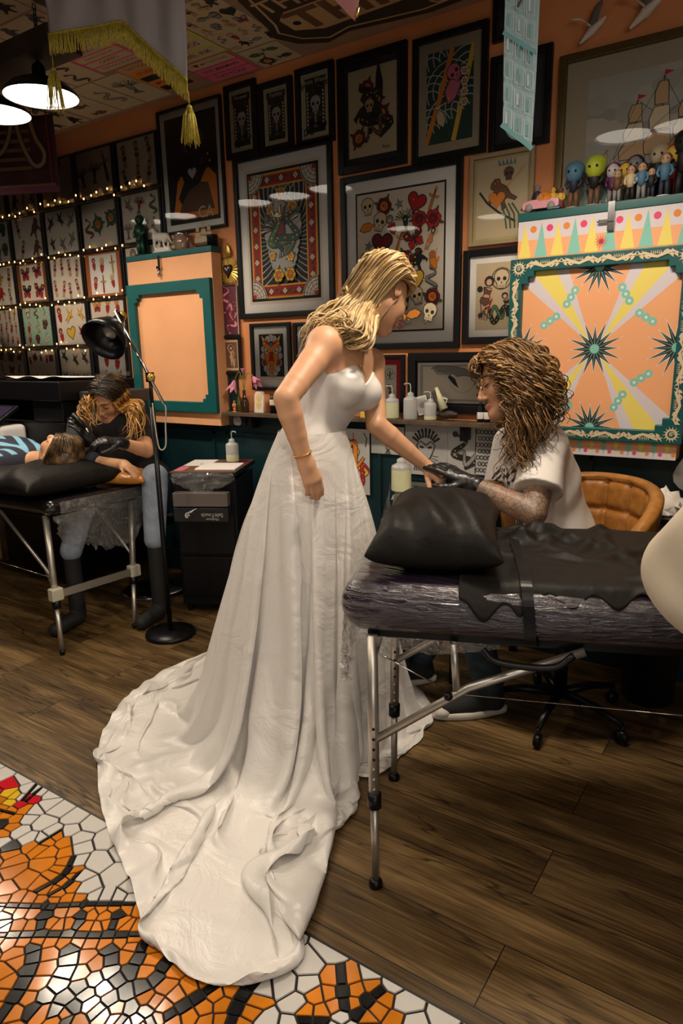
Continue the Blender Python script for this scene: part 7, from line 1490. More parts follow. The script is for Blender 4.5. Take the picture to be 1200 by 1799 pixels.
# left shelf end: flowers, bottle, plaque
SX = lambda px, Y=-.075: W(px, 715, Y)[0]
def bottle(x, y, z, r, h, m, name, lab, cat='bottle', group=None):
    t = thing(name, lab, cat, (x, y, z), group); MB().lathe([(0, 0), (r*.95, 0), (r, .005), (r, h*.45), (r*.8, h*.58), (r*.36, h*.72), (r*.32, h*.95), (r*.4, h*.96), (r*.4, h), (0, h)], m, (x, y, z), 20).build('glass', t); return t
xb = SX(430); bottle(xb, -.075, SZ, .026, .125, M_amber, 'brown_bottle', 'brown glass bottle holding the pink lilies on the left shelf end')
xg = SX(421, -.05); bottle(xg, -.05, SZ, .014, .13, mat('green_glass', (.10, .11, .02), .1, coat=.5), 'green_bottle', 'slim green-gold bottle just behind the brown bottle')
M_pet = mat('pink_petal', (.62, .22, .32), .5, var=.35, scale=30); M_stem = mat('stem_green', (.14, .20, .04), .6)
def lily(stem, tip, droop, lab, s=1.0):
    t = thing('pink_lily', lab, 'flower', tuple(stem[0]), 'pink lilies in the brown bottle'); MB().tube(spline(stem, 6), .0022, M_stem, 6).build('stem', t); d = nz(droop); a = nz(np.cross(d, [0, 1, .2])); b = np.cross(d, a)
    for k in range(6):
        th = 2*PI*k/6; e = a*math.cos(th)+b*math.sin(th); m = MB(); rows = []
        for i in range(7):
            q = i/6; c = tip+d*(.055*q)*s+e*(.004+.022*q**1.3+(.012*(q-.7) if q > .7 else 0))*s; w_ = .011*math.sin(PI*min(.97, q*.9+.08))*s; tn = np.cross(d, e); rows.append([c-tn*w_, c+e*.002, c+tn*w_])
        m.rings(rows, M_pet, close=False, caps=False); m.build('petal', t, sub=1)
top = np.array([xb, -.075, SZ+.12])
tipA = W(412, 668, -.085); lily([top, lerp(top, W(420, 652, -.08), .7)+np.array([0, 0, .02]), W(418, 655, -.08), tipA], tipA, (-.35, -.1, -1), 'pink lily drooping to the left in front of the dark wall', 1.25)
tipB = W(445, 662, -.085); lily([top, lerp(top, W(437, 655, -.08), .6)+np.array([0, 0, .03]), W(440, 656, -.08), tipB], tipB, (.8, -.2, -.75), 'pink lily leaning right over the pale tin plaque', 1.2)
tipC = W(427, 655, -.08); lily([top, lerp(top, tipC, .5), tipC], tipC, (-.1, 0, 1), 'closed pink lily bud between the two open flowers', .5)
t = thing('tin_plaque', 'rounded cream tin with two small yellow faces leaning on the mask picture', 'tin', (SX(457), -.07, SZ)); x = SX(457, -.06); mb = MB(); pts = [(-.033, 0), (.033, 0), (.035, .10), (.025, .118), (-.025, .118), (-.035, .10)]; n = 6
mb.add([(x+a, -.075+b*.1, SZ+b) for a, b in pts]+[(x+a, -.062+b*.1, SZ+b) for a, b in pts], [tuple(range(n)), tuple(range(n, 2*n))[::-1]]+[(k, n+k, n+(k+1) % n, (k+1) % n) for k in range(n)], M_paper); mb.build('tin', t, bevel=.002)
c = Canvas((x, -.0752, SZ), (1, 0, 0), (0, .1, .995), (0, -.995, .1))
for zz in (.082, .042): c.circ(0, zz, .019, 'yellow', 14); c.circ(0, zz, .014, 'cream', 14); c.circ(-.005, zz+.003, .002, 'black', 6); c.circ(.005, zz+.003, .002, 'black', 6); c.circ(0, zz-.006, .003, 'red', 6)
c.mb.build('print', t)
t = thing('ink_jar', 'dark jar with a white label at the elbow of the bride', 'jar', (SX(478), -.06, SZ)); MB().lathe([(0, 0), (.022, 0), (.022, .08), (.018, .085), (.018, .105), (0, .105)], M_blackp, (SX(478), -.06, SZ), 18).build('jar', t); MB().lathe([(.0223, .045), (.0226, .046), (.0226, .075), (.0223, .076)], M_paper, (SX(478), -.06, SZ), 18).build('label', t)
def figurine(x, y, z, h, cols, lab, group='toy figurines on the painted cabinet', face='flesh', cape=None, arms=True, hat=None, name='toy_figurine', big=1.0):
    t = thing(name, lab, 'figurine', (x, y, z), group); I = lambda c_: INK[c_] if isinstance(c_, str) else c_
    MB().lathe([(0, 0), (h*.17, 0), (h*.17, h*.03), (0, h*.03)], I(cols[2]), (x, y, z), 16).build('base', t)
    for s in (-1, 1): MB().tube([(x+s*h*.075, y, z+h*.03), (x+s*h*.06, y, z+h*.42)], [h*.055, h*.065], I(cols[1]), 8).build('leg', t)
    MB().tube([(x, y, z+h*.38), (x, y, z+h*.55), (x, y, z+h*.74), (x, y, z+h*.78)], [h*.10, h*.12, h*.13, h*.05], I(cols[0]), 12).build('torso', t)
    hz = .87-.06*(big-1); MB().ball((x, y-h*.005, z+h*hz), (h*.105*big, h*.105*big, h*.12*big), I(face), 14, 10).build('head', t); MB().ball((x, y+h*.02*big, z+h*(hz+.035*big)), (h*.115*big, h*.105*big, h*.10*big), I(hat or 'brown'), 14, 10).build('hair', t)
    for s in (-1, 1): MB().ball((x+s*h*.04*big, y-h*.105*big, z+h*(hz+.0)), h*.014*big, M_blackp, 8, 6).build('eye', t)
    if arms:
        for s in (-1, 1): MB().tube([(x+s*h*.12, y, z+h*.72), (x+s*h*.18, y-h*.03, z+h*.56), (x+s*h*.12, y-h*.10, z+h*.46)], [h*.045, h*.04, h*.03], I(cols[0]), 8).build('arm', t)
    if cape: MB().rings([[(x+h*w_*a, y+h*(.11+.05*q)-abs(a)*h*.12, z+h*zz) for a in (-1, -.5, 0, .5, 1)] for q, w_, zz in ((0, .14, .76), (.5, .2, .5), (1, .26, .08))], I(cape), close=False, caps=False).build('cape', t, sub=1)
    return t
o = None; x = SX(413); figurine(x, -.08, SZ, .065, ('orange', 'orange', 'white'), 'tiny orange seated figure with a grey head beside the lily bottle', None, 'grey', hat='grey', name='small_figure')
# top of the peach cabinet
CZ = 1.9885
def CX(px, py=445, Y=-.06): return W(px, py, Y)[0]
M_dgreen = mat('green_bronze', (.012, .055, .035), .35, .4)
figurine(CX(249), -.06, CZ, .235, (M_dgreen, M_dgreen, M_blackp), 'dark green caped statuette at the left end of the peach cabinet', None, M_dgreen, M_dgreen, hat=M_dgreen, name='statuette')
k = Sdf(); x = CX(287); z = CZ
k.chain([(x-.05, -.06, z+.095), (x+.03, -.06, z+.085)], [.024, .026], .01); k.chain([(x-.05, -.06, z+.10), (x-.075, -.06, z+.135), (x-.10, -.062, z+.13)], [.017, .013, .008], .01)
for q in (-.055, -.035, .025, .042): k.chain([(x+q, -.06+.012*(1 if q in (-.035, .042) else -1), z+.08), (x+q-.006, -.06+.01*(1 if q in (-.035, .042) else -1), z+.045), (x+q+.004, -.06, z+.01)], [.010, .007, .006], .006)
k.chain([(x+.05, -.06, z+.09), (x+.075, -.06, z+.05)], [.007, .004], .005); k.ell((x, -.06, z+.006), (.085, .035, .009), None, .01)
for q in range(6): k.ell((x-.05+q*.02, -.06, z+.02), (.014, .014, .016), None, .006)
k.mesh('horse_statuette', mat('white_ceramic', (.62, .58, .52), .4), None, h=.004, label='white prancing horse statuette on the peach cabinet', category='statuette')
x = CX(322); t = thing('glass_jar', 'clip-top glass jar between the horse and the model ship', 'jar', (x, -.06, CZ)); M_clear = mat('clear_glass', (.55, .52, .45), .05, trans=.85)
MB().lathe([(0, 0), (.042, 0), (.046, .01), (.046, .065), (.036, .08)], M_clear, (x, -.06, CZ), 22).build('glass', t); MB().lathe([(0, .08), (.040, .08), (.042, .088), (.036, .097), (0, .10)], M_chrome, (x, -.06, CZ), 22).build('lid', t); MB().tube([(x+.046, -.06, CZ+.085), (x+.05, -.07, CZ+.05), (x+.047, -.06, CZ+.03)], .002, M_chrome, 5).build('clip', t)
M_sail = mat('sail_cream', (.42, .33, .20), .8); M_hull = mat('ship_hull', (.05, .025, .012), .5)
def ship(x, y, z, L_, lab):
    t = thing('model_ship', lab, 'model ship', (x, y, z), 'model sailing ships'); rows = []
    for a, w_, hh in ((-.5, .01, .14), (-.42, .07, .07), (-.2, .10, .0), (.15, .10, .0), (.4, .08, .05), (.5, .06, .12)): rows.append([(x+a*L_, y+s_*w_*L_, z+zz*L_) for s_, zz in ((-1, .14+hh*.5), (-.5, .02+hh), (.5, .02+hh), (1, .14+hh*.5))])
    MB().rings(rows, M_hull).build('hull', t); MB().bx(x-.12*L_, x+.12*L_, y-.05*L_, y+.05*L_, z, z+.03*L_, M_hull).build('stand', t)
    for mx, mh in ((-.25, .6), (.02, .8), (.27, .6)):
        ms_ = MB().tube([(x+mx*L_, y, z+.1*L_), (x+mx*L_, y, z+(.1+mh)*L_)], .008*L_, M_hull, 6).build('mast', t)
        for j in range(3):
            a = .18+j*mh*.28; w_ = (.15-.035*j)*L_; MB().rings([[(x+mx*L_+s_*w_, y-.05*L_*(1-s_*s_)*q_-.01*L_, z+(a+mh*.24*zz)*L_) for s_ in (-1, -.5, 0, .5, 1)] for zz, q_ in ((0, .3), (.5, 1), (1, .3))], M_sail, close=False, caps=False).build('sail', t)
    return t
ship(CX(358), -.055, CZ, .17, 'model sailing ship with cream sails at the right of the peach cabinet'); ship(CX(303, 430, -.035), -.030, CZ, .12, 'smaller model ship behind the glass jar')
x = CX(377)-.0; t = thing('dark_tin', 'small round black tin at the right end of the peach cabinet', 'tin', (x-.0, -.06, CZ)); MB().lathe([(0, 0), (.03, 0), (.03, .045), (.032, .046), (.032, .06), (0, .062)], M_blackp, (x-.012, -.06, CZ), 20).build('tin', t)
# gilt sacred heart ornament
hx_, hz_ = W(402, 475, -.02)[0], W(402, 475, -.02)[2]; t = thing('heart_ornament', 'gilt sunburst heart ornament with a dark centre beside the peach cabinet', 'ornament', (hx_, -.014, hz_)); m = MB(); n = 30; R0 = lambda a: .060+.012*math.cos(a*2)
m.add([(hx_, -.030, hz_)]+[(hx_+(R0(a_) if k % 2 else R0(a_)*1.32)*math.cos(a_)*.82, -.016, hz_+(R0(a_) if k % 2 else R0(a_)*1.32)*math.sin(a_)*1.25) for k in range(2*n) for a_ in (PI*k/n,)], [(0, 1+k, 1+(k+1) % (2*n)) for k in range(2*n)], M_gold); m.build('sunburst', t)
MB().rings([[(hx_+.9*r_*.03*16*math.sin(a)**3/16, yy, hz_+r_*.032*(13*math.cos(a)-5*math.cos(2*a)-2*math.cos(3*a)-math.cos(4*a))/15) for a in np.linspace(0, 2*PI, 24, endpoint=False)] for r_, yy in ((1.25, -.018), (1.15, -.034), (.6, -.042))], mat('dark_enamel', (.03, .012, .01), .25)).build('heart', t)
MB().rings([[(hx_+w_*math.cos(a)*.02, -.022+.004*math.sin(a), hz_+zz) for a in np.linspace(0, 2*PI, 8, endpoint=False)] for w_, zz in ((.7, .07), (1.3, .095), (.8, .12), (.15, .145))], M_gold).build('flame', t)
# toys on the painted cabinet: generic figures
TZ = 1.9395
def TX(px, Y): return W(px, 350, Y)[0]
toys = [(1007, -.085, .165, ('darknavy', 'brown', 'ltgrey'), 'blue', 'blue', 'tall blue-headed toy on a pale base, left of the green-headed one'), (1043, -.080, .175, ('black', 'brown', 'ltgrey'), 'lime', 'lime', 'tall green-headed toy beside the cabinet latch'),
 (1075, -.05, .15, ('purple', 'grey', 'black'), 'lilac', 'purple', 'lilac-headed toy at the back, right of the green-headed one'), (1096, -.05, .145, ('yellow', 'grey', 'black'), 'yellow', 'brown', 'round yellow-bodied toy behind the small coated figure'), (1083, -.105, .115, ('brown', 'grey', 'black'), 'tan', 'brown', 'small slim figure in a brown coat at the front'),
 (1106, -.10, .125, ('cream', 'black', 'black'), 'flesh', 'brown', 'slim figure in a long cream coat'), (1125, -.10, .13, ('blue', 'grey', 'black'), 'flesh', 'black', 'slim figure in a blue coat'), (1112, -.045, .165, ('drkred', 'black', 'black'), 'grey', 'darknavy', 'grey-headed dark toy at the back of the row'),
 (1142, -.10, .105, ('black', 'darknavy', 'yellow'), 'flesh', 'brown', 'short dark-bearded figure on a yellow base'), (1165, -.095, .15, ('blue', 'darknavy', 'white'), 'flesh', 'brown', 'brown-haired figure in a blue jacket'), (1153, -.045, .19, ('black', 'black', 'black'), 'aged', 'aged', 'big pale-headed dark toy at the back right'),
 (1178, -.045, .18, ('red', 'drkred', 'black'), 'yellow', 'red', 'red and yellow toy at the back, near the right edge'), (1197, -.06, .22, ('black', 'black', 'black'), 'black', 'black', 'large all-black toy at the right edge')]
for px, Y, h, cols, fc, ht, lb in toys:
    t = figurine(TX(px, Y), Y, TZ, h, cols, lb, face=fc, hat=ht, big=2.0 if px in (1007, 1043) else (1.7 if Y > -.07 else 1.15))
for px, Y, h, cols, fc, lb in ((972, -.055, .10, ('yellow', 'blue', 'pink'), 'yellow', 'small yellow figure standing behind the pink car'), (985, -.07, .09, ('yellow', 'red', 'blue'), 'brown', 'small yellow and brown figure right of the pink car'), (944, -.06, .115, ('darknavy', 'black', 'black'), 'grey', 'grey wild-haired toy left, behind the bonnet of the pink car')): figurine(TX(px, Y), Y, TZ, h, cols, lb, face=fc, hat='grey' if fc == 'grey' else None)
t = thing('toy_ball', 'orange ball behind the pink toy car', 'ball', (TX(958, -.035), -.040, TZ)); MB().ball((TX(958, -.04), -.043, TZ+.045), .045, INK['orange'], 20, 12).build('ball', t)
# pink toy convertible
M_pinkc = mat('pink_enamel', (.66, .30, .36), .25, coat=.4); x0, x1 = TX(921, -.105), TX(985, -.105); L_ = x1-x0; t = thing('toy_car', 'pink toy convertible parked at the left end of the painted cabinet', 'toy car', ((x0+x1)/2, -.10, TZ)); rows = []
for a, h0, h1, w_ in ((0, .014, .032, .85), (.03, .010, .040, .95), (.25, .010, .046, 1), (.42, .010, .046, 1), (.46, .010, .040, 1), (.75, .010, .040, 1), (.80, .010, .048, 1), (.97, .012, .044, .95), (1, .016, .036, .9)): rows.append([(x0+a*L_, -.105+s_*.026*w_, TZ+zz) for s_, zz in ((-1, h0), (-1, h1-.006), (-.85, h1), (.85, h1), (1, h1-.006), (1, h0))])
MB().rings(rows, M_pinkc, smooth=False).build('car_body', t, bevel=.002)
for a in (.2, .8):
    for s_ in (-1, 1): MB().lathe([(0, -.005), (.015, -.005), (.016, 0), (.015, .005), (0, .005)], M_rub if False else INK['grey'], (x0+a*L_, -.105+s_*.025, TZ+.0165), 16, axis=(0, 1, 0)).build('wheel', t)
MB().bx(x0-.004, x0+.004, -.13, -.08, TZ+.010, TZ+.018, M_chrome).build('bumper', t); MB().tube([(x0+.45*L_, -.128, TZ+.044), (x0+.50*L_, -.128, TZ+.066), (x0+.50*L_, -.082, TZ+.066), (x0+.45*L_, -.082, TZ+.044)], .0018, M_pinkc, 6).build('windscreen_frame', t)
for px, cc_, lb in ((968, 'green', 'tiny green toy car in front of the pink one'), (978, 'blue', 'tiny blue toy car beside the green one')): x = TX(px, -.128); t = thing('toy_car', lb, 'toy car', (x, -.124, TZ), 'tiny toy cars'); MB().bx(x-.014, x+.014, -.1335, -.1345+.012, TZ+.002, TZ+.009, INK[cc_]).build('car_body', t, bevel=.002)
# gulls on the wall
M_gull = mat('gull_white', (.60, .52, .44), .6); M_gullg = mat('gull_grey', (.12, .11, .10), .6)
def gull(px, py, s, lab):
    p = W(px, py, -.05); t = thing('gull_ornament', lab, 'wall ornament', tuple(p), 'gull wall ornaments'); k = Sdf(); k.chain([p+np.array([-.045, 0, -.04])*s, p+np.array([0, -.005, -.008])*s, p+np.array([.035, 0, .02])*s, p+np.array([.052, 0, .034])*s], [.006*s, .017*s, .012*s, .006*s], .01); k.mesh('body', M_gull, t, h=.004)
    for (dx, dz, dy, m_) in ((-.085, .045, -.01, M_gull), (.03, .10, .03, M_gullg)):
        rows = []
        for q in np.linspace(0, 1, 7): c = p+np.array([dx*q-.0, dy*q-.006, .006+dz*q+.018*math.sin(PI*q)])*s; w_ = .020*s*(1-q)**.6+.002; rows.append([c+np.array([-.6, 0, -.5])*w_*1.4*np.sign(-dx) if False else c+np.array([w_*.7, 0, -w_*.8]), c+np.array([0, -.004, 0]), c-np.array([w_*.7, 0, -w_*.5])])
        o = MB().rings(rows, m_, close=False, caps=False).build('wing', t, sub=1); sd = o.modifiers.new('s', 'SOLIDIFY'); sd.thickness = .003
gull(1040, 52, .9, 'lower left of two white gull ornaments on the wall'); gull(1135, 18, 1.1, 'upper right gull ornament near the ceiling')
# cart bottle, desk bottle
q = cc+uc*.075+vc*(cd/2-.09); squeeze(q[0], q[1], CT+.0015, .036, .135, 'tall milky squeeze bottle standing on the black cart', .3, True, bend=-1)
q = G(705, 862, DZ); squeeze(q[0], q[1], DZ, .045, .155, 'squat bottle of pale yellow soap standing on the glass desk', .62, False)
o = MB().box((-1.22, -.45, DZ+.004), (.16, .09, .006), M_white, RZ).build('paper_towel', label='thin white towel strip on the glass desk under the joined hands', category='paper towel')
# printer
t = thing('printer', 'large dark office printer with a curled paper sheet on top', 'printer', (-3.95, -.35, 0)); px0, px1 = -4.42, -3.62
MB().bx(px0, px1, -.60, -.06, .05, 1.02, M_blackp).build('body', t, bevel=.01); MB().bx(px0-.02, px1+.02, -.62, -.05, 1.145, 1.26, M_blackp).bx(px0, px0+.12, -.60, -.06, 1.0205, 1.1445, M_blackp).bx(px1-.30, px1, -.60, -.06, 1.0205, 1.1445, M_blackp).bx(px0+.1205, px1-.3005, -.20, -.06, 1.0205, 1.1445, M_blackp).build('scanner_lid', t, bevel=.008)
MB().bx(px1+.03, px1+.20, -.50, -.08, .55, 1.20, mat('printer_grey', (.03, .03, .03), .4)).build('finisher', t, bevel=.01)
rows = [[(px0+.02+.74*i/16, -.55+.45*j/4, 1.268+.022*abs(math.sin(i*.55))*(1-j/5)) for j in range(5)] for i in range(17)]
MB().rings(rows, M_white, close=False, caps=False).build('paper', t, sub=1)
MB().bx(px0+.09, px0+.42, -.78, -.60, .86, 1.00, M_white).build('control_panel_base', t, bevel=.03, seg=4)
MB().box((px0+.27, -.72, 1.055), (.30, .20, .022), M_blackp, Matrix.Rotation(.55, 3, 'X')).build('touch_screen', t, bevel=.004)
MB().box((px0+.27, -.724, 1.068), (.25, .15, .003), mat('dim_screen', (.03, .022, .05), .2), Matrix.Rotation(.55, 3, 'X')).build('screen', t)
# left edge table with yellow tubs
t = thing('side_table', 'dark side table at the left edge beside the printer', 'table', (-4.9, -.3, 0)); MB().bx(-5.3, -4.55, -.55, -.06, 1.02, 1.045, M_wood).build('top', t)
for x in (-5.25, -4.6): MB().bx(x-.02, x+.02, -.53, -.49, 0, 1.0195, M_wood).build('leg', t); MB().bx(x-.02, x+.02, -.12, -.08, 0, 1.0195, M_wood).build('leg', t)
for (x, y, z, lb) in ((-4.74, -.40, 1.0455, 'lower yellow tub on the dark side table'), (-4.84, -.25, 1.0455, 'yellow card box behind the yellow tub at the left edge')): t = thing('yellow_tub', lb, 'tub', (x, y, z)); MB().bx(x-.05, x+.05, y-.03, y+.03, z, z+(.05 if y < -.3 else .14), INK['yellow']).build('tub', t, bevel=.004)
# fairy lights along the flash rows
M_fairy = em('fairy_bulb', (1.0, .50, .14), 7.0); M_wire = mat('dark_wire', (.02, .018, .01), .5)
fp = MB().ball((0, 0, 0), (.0035, .0035, .006), M_fairy, 8, 6); 
for j, z in enumerate((2.382, 2.075, 1.778, 1.472)):
    xa, xb_ = -5.3, (-3.33 if j == 0 else -3.60 if j == 1 else -3.62); rr2 = random.Random(j); n = 26; t = thing('fairy_lights', 'string of warm fairy lights along the %s gap between flash sheet rows' % ('topmost', 'second', 'third', 'lowest')[j], 'fairy lights', (xa, -.03, z), 'fairy light strings'); pts = []
    for k in range(n+1): pts.append((xa+(xb_-xa)*k/n, -.030-rr2.uniform(0, .008), z+rr2.uniform(-.012, .012)+(.02*(k/n) if j == 0 else 0)))
    MB().tube(spline(pts, 3), .0012, M_wire, 4).build('wire', t)
    for k in range(n):
        b = np.array(pts[k])+np.array([rr2.uniform(0, .04), -.004, rr2.uniform(-.03, .02)])
        if k == 0: ob = MB().ball(b, (.0042, .0042, .007), M_fairy, 8, 6).build('bulb', t); ob0, b0 = ob, b
        else: ob = ob0.copy(); C.objects.link(ob); ob.location = Vector(b-b0); ob.parent = t; ob.matrix_parent_inverse = Matrix.Translation(t.location).inverted()
# ================= HANGING BANNERS =================
M_ban = mat('white_satin_banner', (.42, .38, .38), .55, var=.08, scale=4); M_frg = mat('gold_fringe', (.48, .38, .05), .5, .25, var=.35, scale=120)
bc_ = 2.15
def Bn(px, py, dz=0): return Dp(px, py, bc_+dz)
L0, L1 = Bn(70, -60), Bn(86, 62); R0_, R1 = Bn(322, -60, -.18), Bn(329, 142, -.18); edge = [L1, Bn(130, 54, -.03), Bn(180, 46, -.07), Bn(214, 40, -.1), Bn(240, 62, -.12), Bn(275, 95, -.14), Bn(305, 120, -.16), R1]
t = thing('banner', 'white satin banner with gold fringe and two tassels hanging at upper left', 'banner', tuple((L0+R0_)/2)); E_ = spline(edge, 4); n = len(E_); TT = [L0*(1-k/(n-1))+R0_*(k/(n-1)) for k in range(n)]; tz = CEIL-.02
rows = []
for j in range(13):
    q = j/12; rows.append([TT[k]*(1-q)+E_[k]*q+nz(_F*np.array([1, 1, 0]))*.014*math.sin(k*.9+q*2)*math.sin(PI*q*.9+.1) for k in range(n)])
rows = [[np.array([p[0], p[1], tz]) for p in rows[0]]]+rows
o = MB().rings(rows, M_ban, close=False, caps=False).build('cloth', t, sub=1); o.modifiers.new('s', 'SOLIDIFY').thickness = .002
m = MB(); rr3 = random.Random(3); dn = np.array([0, 0, -1.0])
FR = spline(edge, 22)
for k, p in enumerate(FR):
    ln = .062+rr3.uniform(-.003, .004); q0 = p+np.array([0, 0, .004])-_F*.004; pts = [q0, q0+dn*ln*.5+_X*rr3.uniform(-.002, .002), q0+dn*ln+_X*rr3.uniform(-.004, .004)]; m.tube(pts, [.0018, .0021, .0012], M_frg, 5)
m.tube([p-_F*.005 for p in E_], .004, M_frg, 6); m.build('fringe', t)
def tassel(top, L_, lab=None):
    m = MB(); m.tube([top, top+dn*L_*.28], .0014, M_frg, 6).ball(top+dn*L_*.30, .0085, M_frg, 10, 6)
    for k in range(46): a = rr3.uniform(0, 2*PI); r_ = rr3.uniform(.3, 1)*.026; e = np.array([math.cos(a), math.sin(a), 0]); s0 = top+dn*L_*.30+e*.006; m.tube([s0, s0+dn*L_*.15+e*r_*.5, s0+dn*L_*rr3.uniform(.58, .72)+e*r_], [.0018, .0020, .0010], M_frg, 4)
    return m.build('tassel', t)
tassel(Bn(91, 92, -.0), .17); tassel(Bn(331, 160, -.18), .145)
# maroon banner at the left edge
M_mar = mat('maroon_cloth', (.045, .008, .012), .8, var=.1); bd_ = 4.05
PM = [Dp(-60, 150, bd_), Dp(92, 190, bd_-.05), Dp(97, 330, bd_-.05), Dp(-60, 318, bd_)]
t = thing('banner', 'maroon banner with looping yellow letters hanging at the left edge', 'banner', tuple((PM[0]+PM[1])/2)); Um = nz(PM[1]-PM[0]); Um[2] = 0; Um = nz(Um); Nm = np.cross(Um, [0, 0, 1.0]); zt, zb = PM[1][2]+.35, PM[2][2]; wdt = np.linalg.norm((PM[1]-PM[0])[:2]); O0 = PM[0].copy(); O0[2] = 0
rows = [[O0+Um*wdt*i/12+Nm*.010*math.sin(i*1.1)+np.array([0, 0, zb+(CEIL-.02-zb)*j/10]) for i in range(13)] for j in range(11)]
o = MB().rings(rows, M_mar, close=False, caps=False).build('cloth', t); o.modifiers.new('s', 'SOLIDIFY').thickness = .002
c = Canvas(O0+Nm*.014+np.array([0, 0, zb]), Um, (0, 0, 1), Nm); c.rect(0, 0, wdt, .035, 'maroon'); c.rect(0, .035, wdt-.02, .050, 'brown'); c.rect(wdt-.045, .05, wdt-.035, .8, 'drkred'); M_let = mat('old_gold_print', (.22, .14, .06), .8)
for k in range(9): c.rect(0, .13+k*.05, wdt-.16, .15+k*.05, 'brown')
lx_ = wdt
for w_, col in ((.034, 'black'), (.022, M_let)):
    c.at(0, 0)
    c.line([tuple(p[:2]) for p in spline([(lx_-.215, .52, 0), (lx_-.235, .40, 0), (lx_-.21, .27, 0), (lx_-.15, .155, 0), (lx_-.09, .16, 0), (lx_-.075, .22, 0), (lx_-.12, .30, 0), (lx_-.15, .42, 0), (lx_-.14, .50, 0), (lx_-.10, .44, 0), (lx_-.085, .52, 0)], 6)], w_, col)
    c.line([tuple(p[:2]) for p in spline([(lx_-.27, .52, 0), (lx_-.275, .36, 0), (lx_-.34, .24, 0), (lx_-.42, .22, 0)], 6)], w_, col)
c.mb.build('lettering', t)
# pale blue patterned strip
M_bl = mat('pale_blue_cloth', (.36, .50, .52), .8, bump=.15, scale=40); sc_ = 1.35
t = thing('hanging_cloth', 'pale blue patterned cloth strip hanging in front of the top of the wall', 'cloth', tuple(Dp(920, 0, sc_))); TL_, TR_ = Dp(889, -60, sc_), Dp(952, -60, sc_-.03); BL_, BM_, BR_ = Dp(883, 228, sc_), Dp(905, 245, sc_-.01), Dp(934, 268, sc_-.03)
rows = []
bt = spline([BL_, BM_, BR_], 6); n = len(bt)
for j in range(15): q = j/14; rows.append([(TL_*(1-k/(n-1))+TR_*(k/(n-1)))*(1-q)+bt[k]*q+_F*.006*math.sin(k*.7+q*5)*q for k in range(n)])
o = MB().rings([[np.array([p[0], p[1], CEIL-.03]) for p in rows[0]]]+rows, M_bl, close=False, caps=False).build('cloth', t, sub=1); o.modifiers.new('s', 'SOLIDIFY').thickness = .0015
Uc = nz(TR_-TL_); Vc = nz(TL_-BL_); Nc = -np.cross(Vc, Uc) if np.cross(Uc, Vc).dot(_F) > 0 else np.cross(Uc, Vc); wS = .066
c = Canvas(BL_+Nc*.012, Uc, Vc, Nc); tl = 'teal'; 
M_pb = mat('strip_teal_ink', (.16, .36, .38), .8); M_pw = mat('strip_white_ink', (.55, .63, .64), .8)
for k in range(7):
    y0 = .005+k*.048
    for i, (xx, ww) in enumerate(((.004, .017), (.026, .017), (.047, .016))):
        s_ = (k*2+i) % 3; yy = y0-xx*.45; c.at(0, 0).line([(xx, yy), (xx+ww, yy-.006), (xx+ww, yy+.030), (xx, yy+.036), (xx, yy)], .0016, M_pw); c.line([(xx+ww*.35, yy+.004), (xx+ww*.35, yy+.026)], .004, M_pb if s_ else M_pw)
c.at(0, 0).line([(.0, .185), (.066, .150)], .009, M_pb); c.line([(0, .004), (.064, -.036)], .010, M_pb); c.line([(.034, .31), (.030, .295), (.038, .28), (.030, .27), (.036, .25), (.028, .235)], .005, 'brown'); c.mb.build('printed_pattern', t)
# pink cloth corner with a gold pin
M_pk = mat('pink_cloth', (.62, .26, .24), .75); d_ = 1.5
t = thing('hanging_cloth', 'corner of a pink cloth with a gold pin hanging at the top edge', 'cloth', tuple(Dp(600, 0, d_))); a0_, a1_, a2_, a3_ = Dp(540, -50, d_), Dp(624, 38, d_-.03), Dp(640, -50, d_-.04), Dp(600, -55, d_+.01)
mb = MB(); mb.rings([[a0_, a3_, a2_], [lerp(a0_, a1_, .5), lerp(a3_, a1_, .5)+_F*.01, lerp(a2_, a1_, .5)], [lerp(a0_, a1_, .97), lerp(a3_, a1_, .97), a1_]], M_pk, close=False, caps=False); mb.rings([[np.array([p[0], p[1], CEIL-.03]) for p in (a0_, a3_, a2_)], [a0_, a3_, a2_]], M_pk, close=False, caps=False); o = mb.build('cloth', t); o.modifiers.new('s', 'SOLIDIFY').thickness = .002
MB().tube([Dp(629, 14, d_-.05), Dp(626, 30, d_-.05)], .003, M_gold, 8).build('pin', t)
# ================= CEILING PAPERS =================
def ceil_paper(x0, x1, y0, y1, lab, draw, m='aged', group='posters pasted on the ceiling'):
    z = CEIL-.0012; t = MB().bx(x0, x1, y0, y1, z, CEIL-.0002, INK[m]).build('ceiling_poster'); t['label'] = lab; t['category'] = 'poster'
    if group: t['group'] = group
    c = Canvas(((x0+x1)/2, (y0+y1)/2, z), (1, 0, 0), (0, -1, 0), (0, 0, -1)); c.clip = ((x1-x0)/2, (y1-y0)/2); draw(c, x1-x0, y1-y0); c.mb.build('artwork', t); return t
def d_sign(lines, bgs, bg):
    def f(c, w, h):
        c.at(0, 0).rect(-w/2, -h/2, w/2, h/2, bg); n = len(lines)
        for i, (tx, col) in enumerate(zip(lines, bgs)):
            y = h/2-h*(i+.5)/n; c.at(0, 0).rect(-w*.46, y-h*.42/n, w*.46, y+h*.42/n, col); cl_ = c.clip; c.clip = None; c.text(tx, 0, y, min(h*.55/n, w*1.25/max(4, len(tx))), 'drkred' if col != 'black' else 'cream', bold=.01); c.clip = cl_
    return f
ceil_paper(-3.17, -2.84, -.70, -.46, 'pink-edged ceiling poster reading BODY and SKIN ART', d_sign(['BODY', "SQUIRRELLY'S SKIN ART", "CASPER'S", 'TATTOO STUDIO'], ['aged']*4, 'hotpink'))
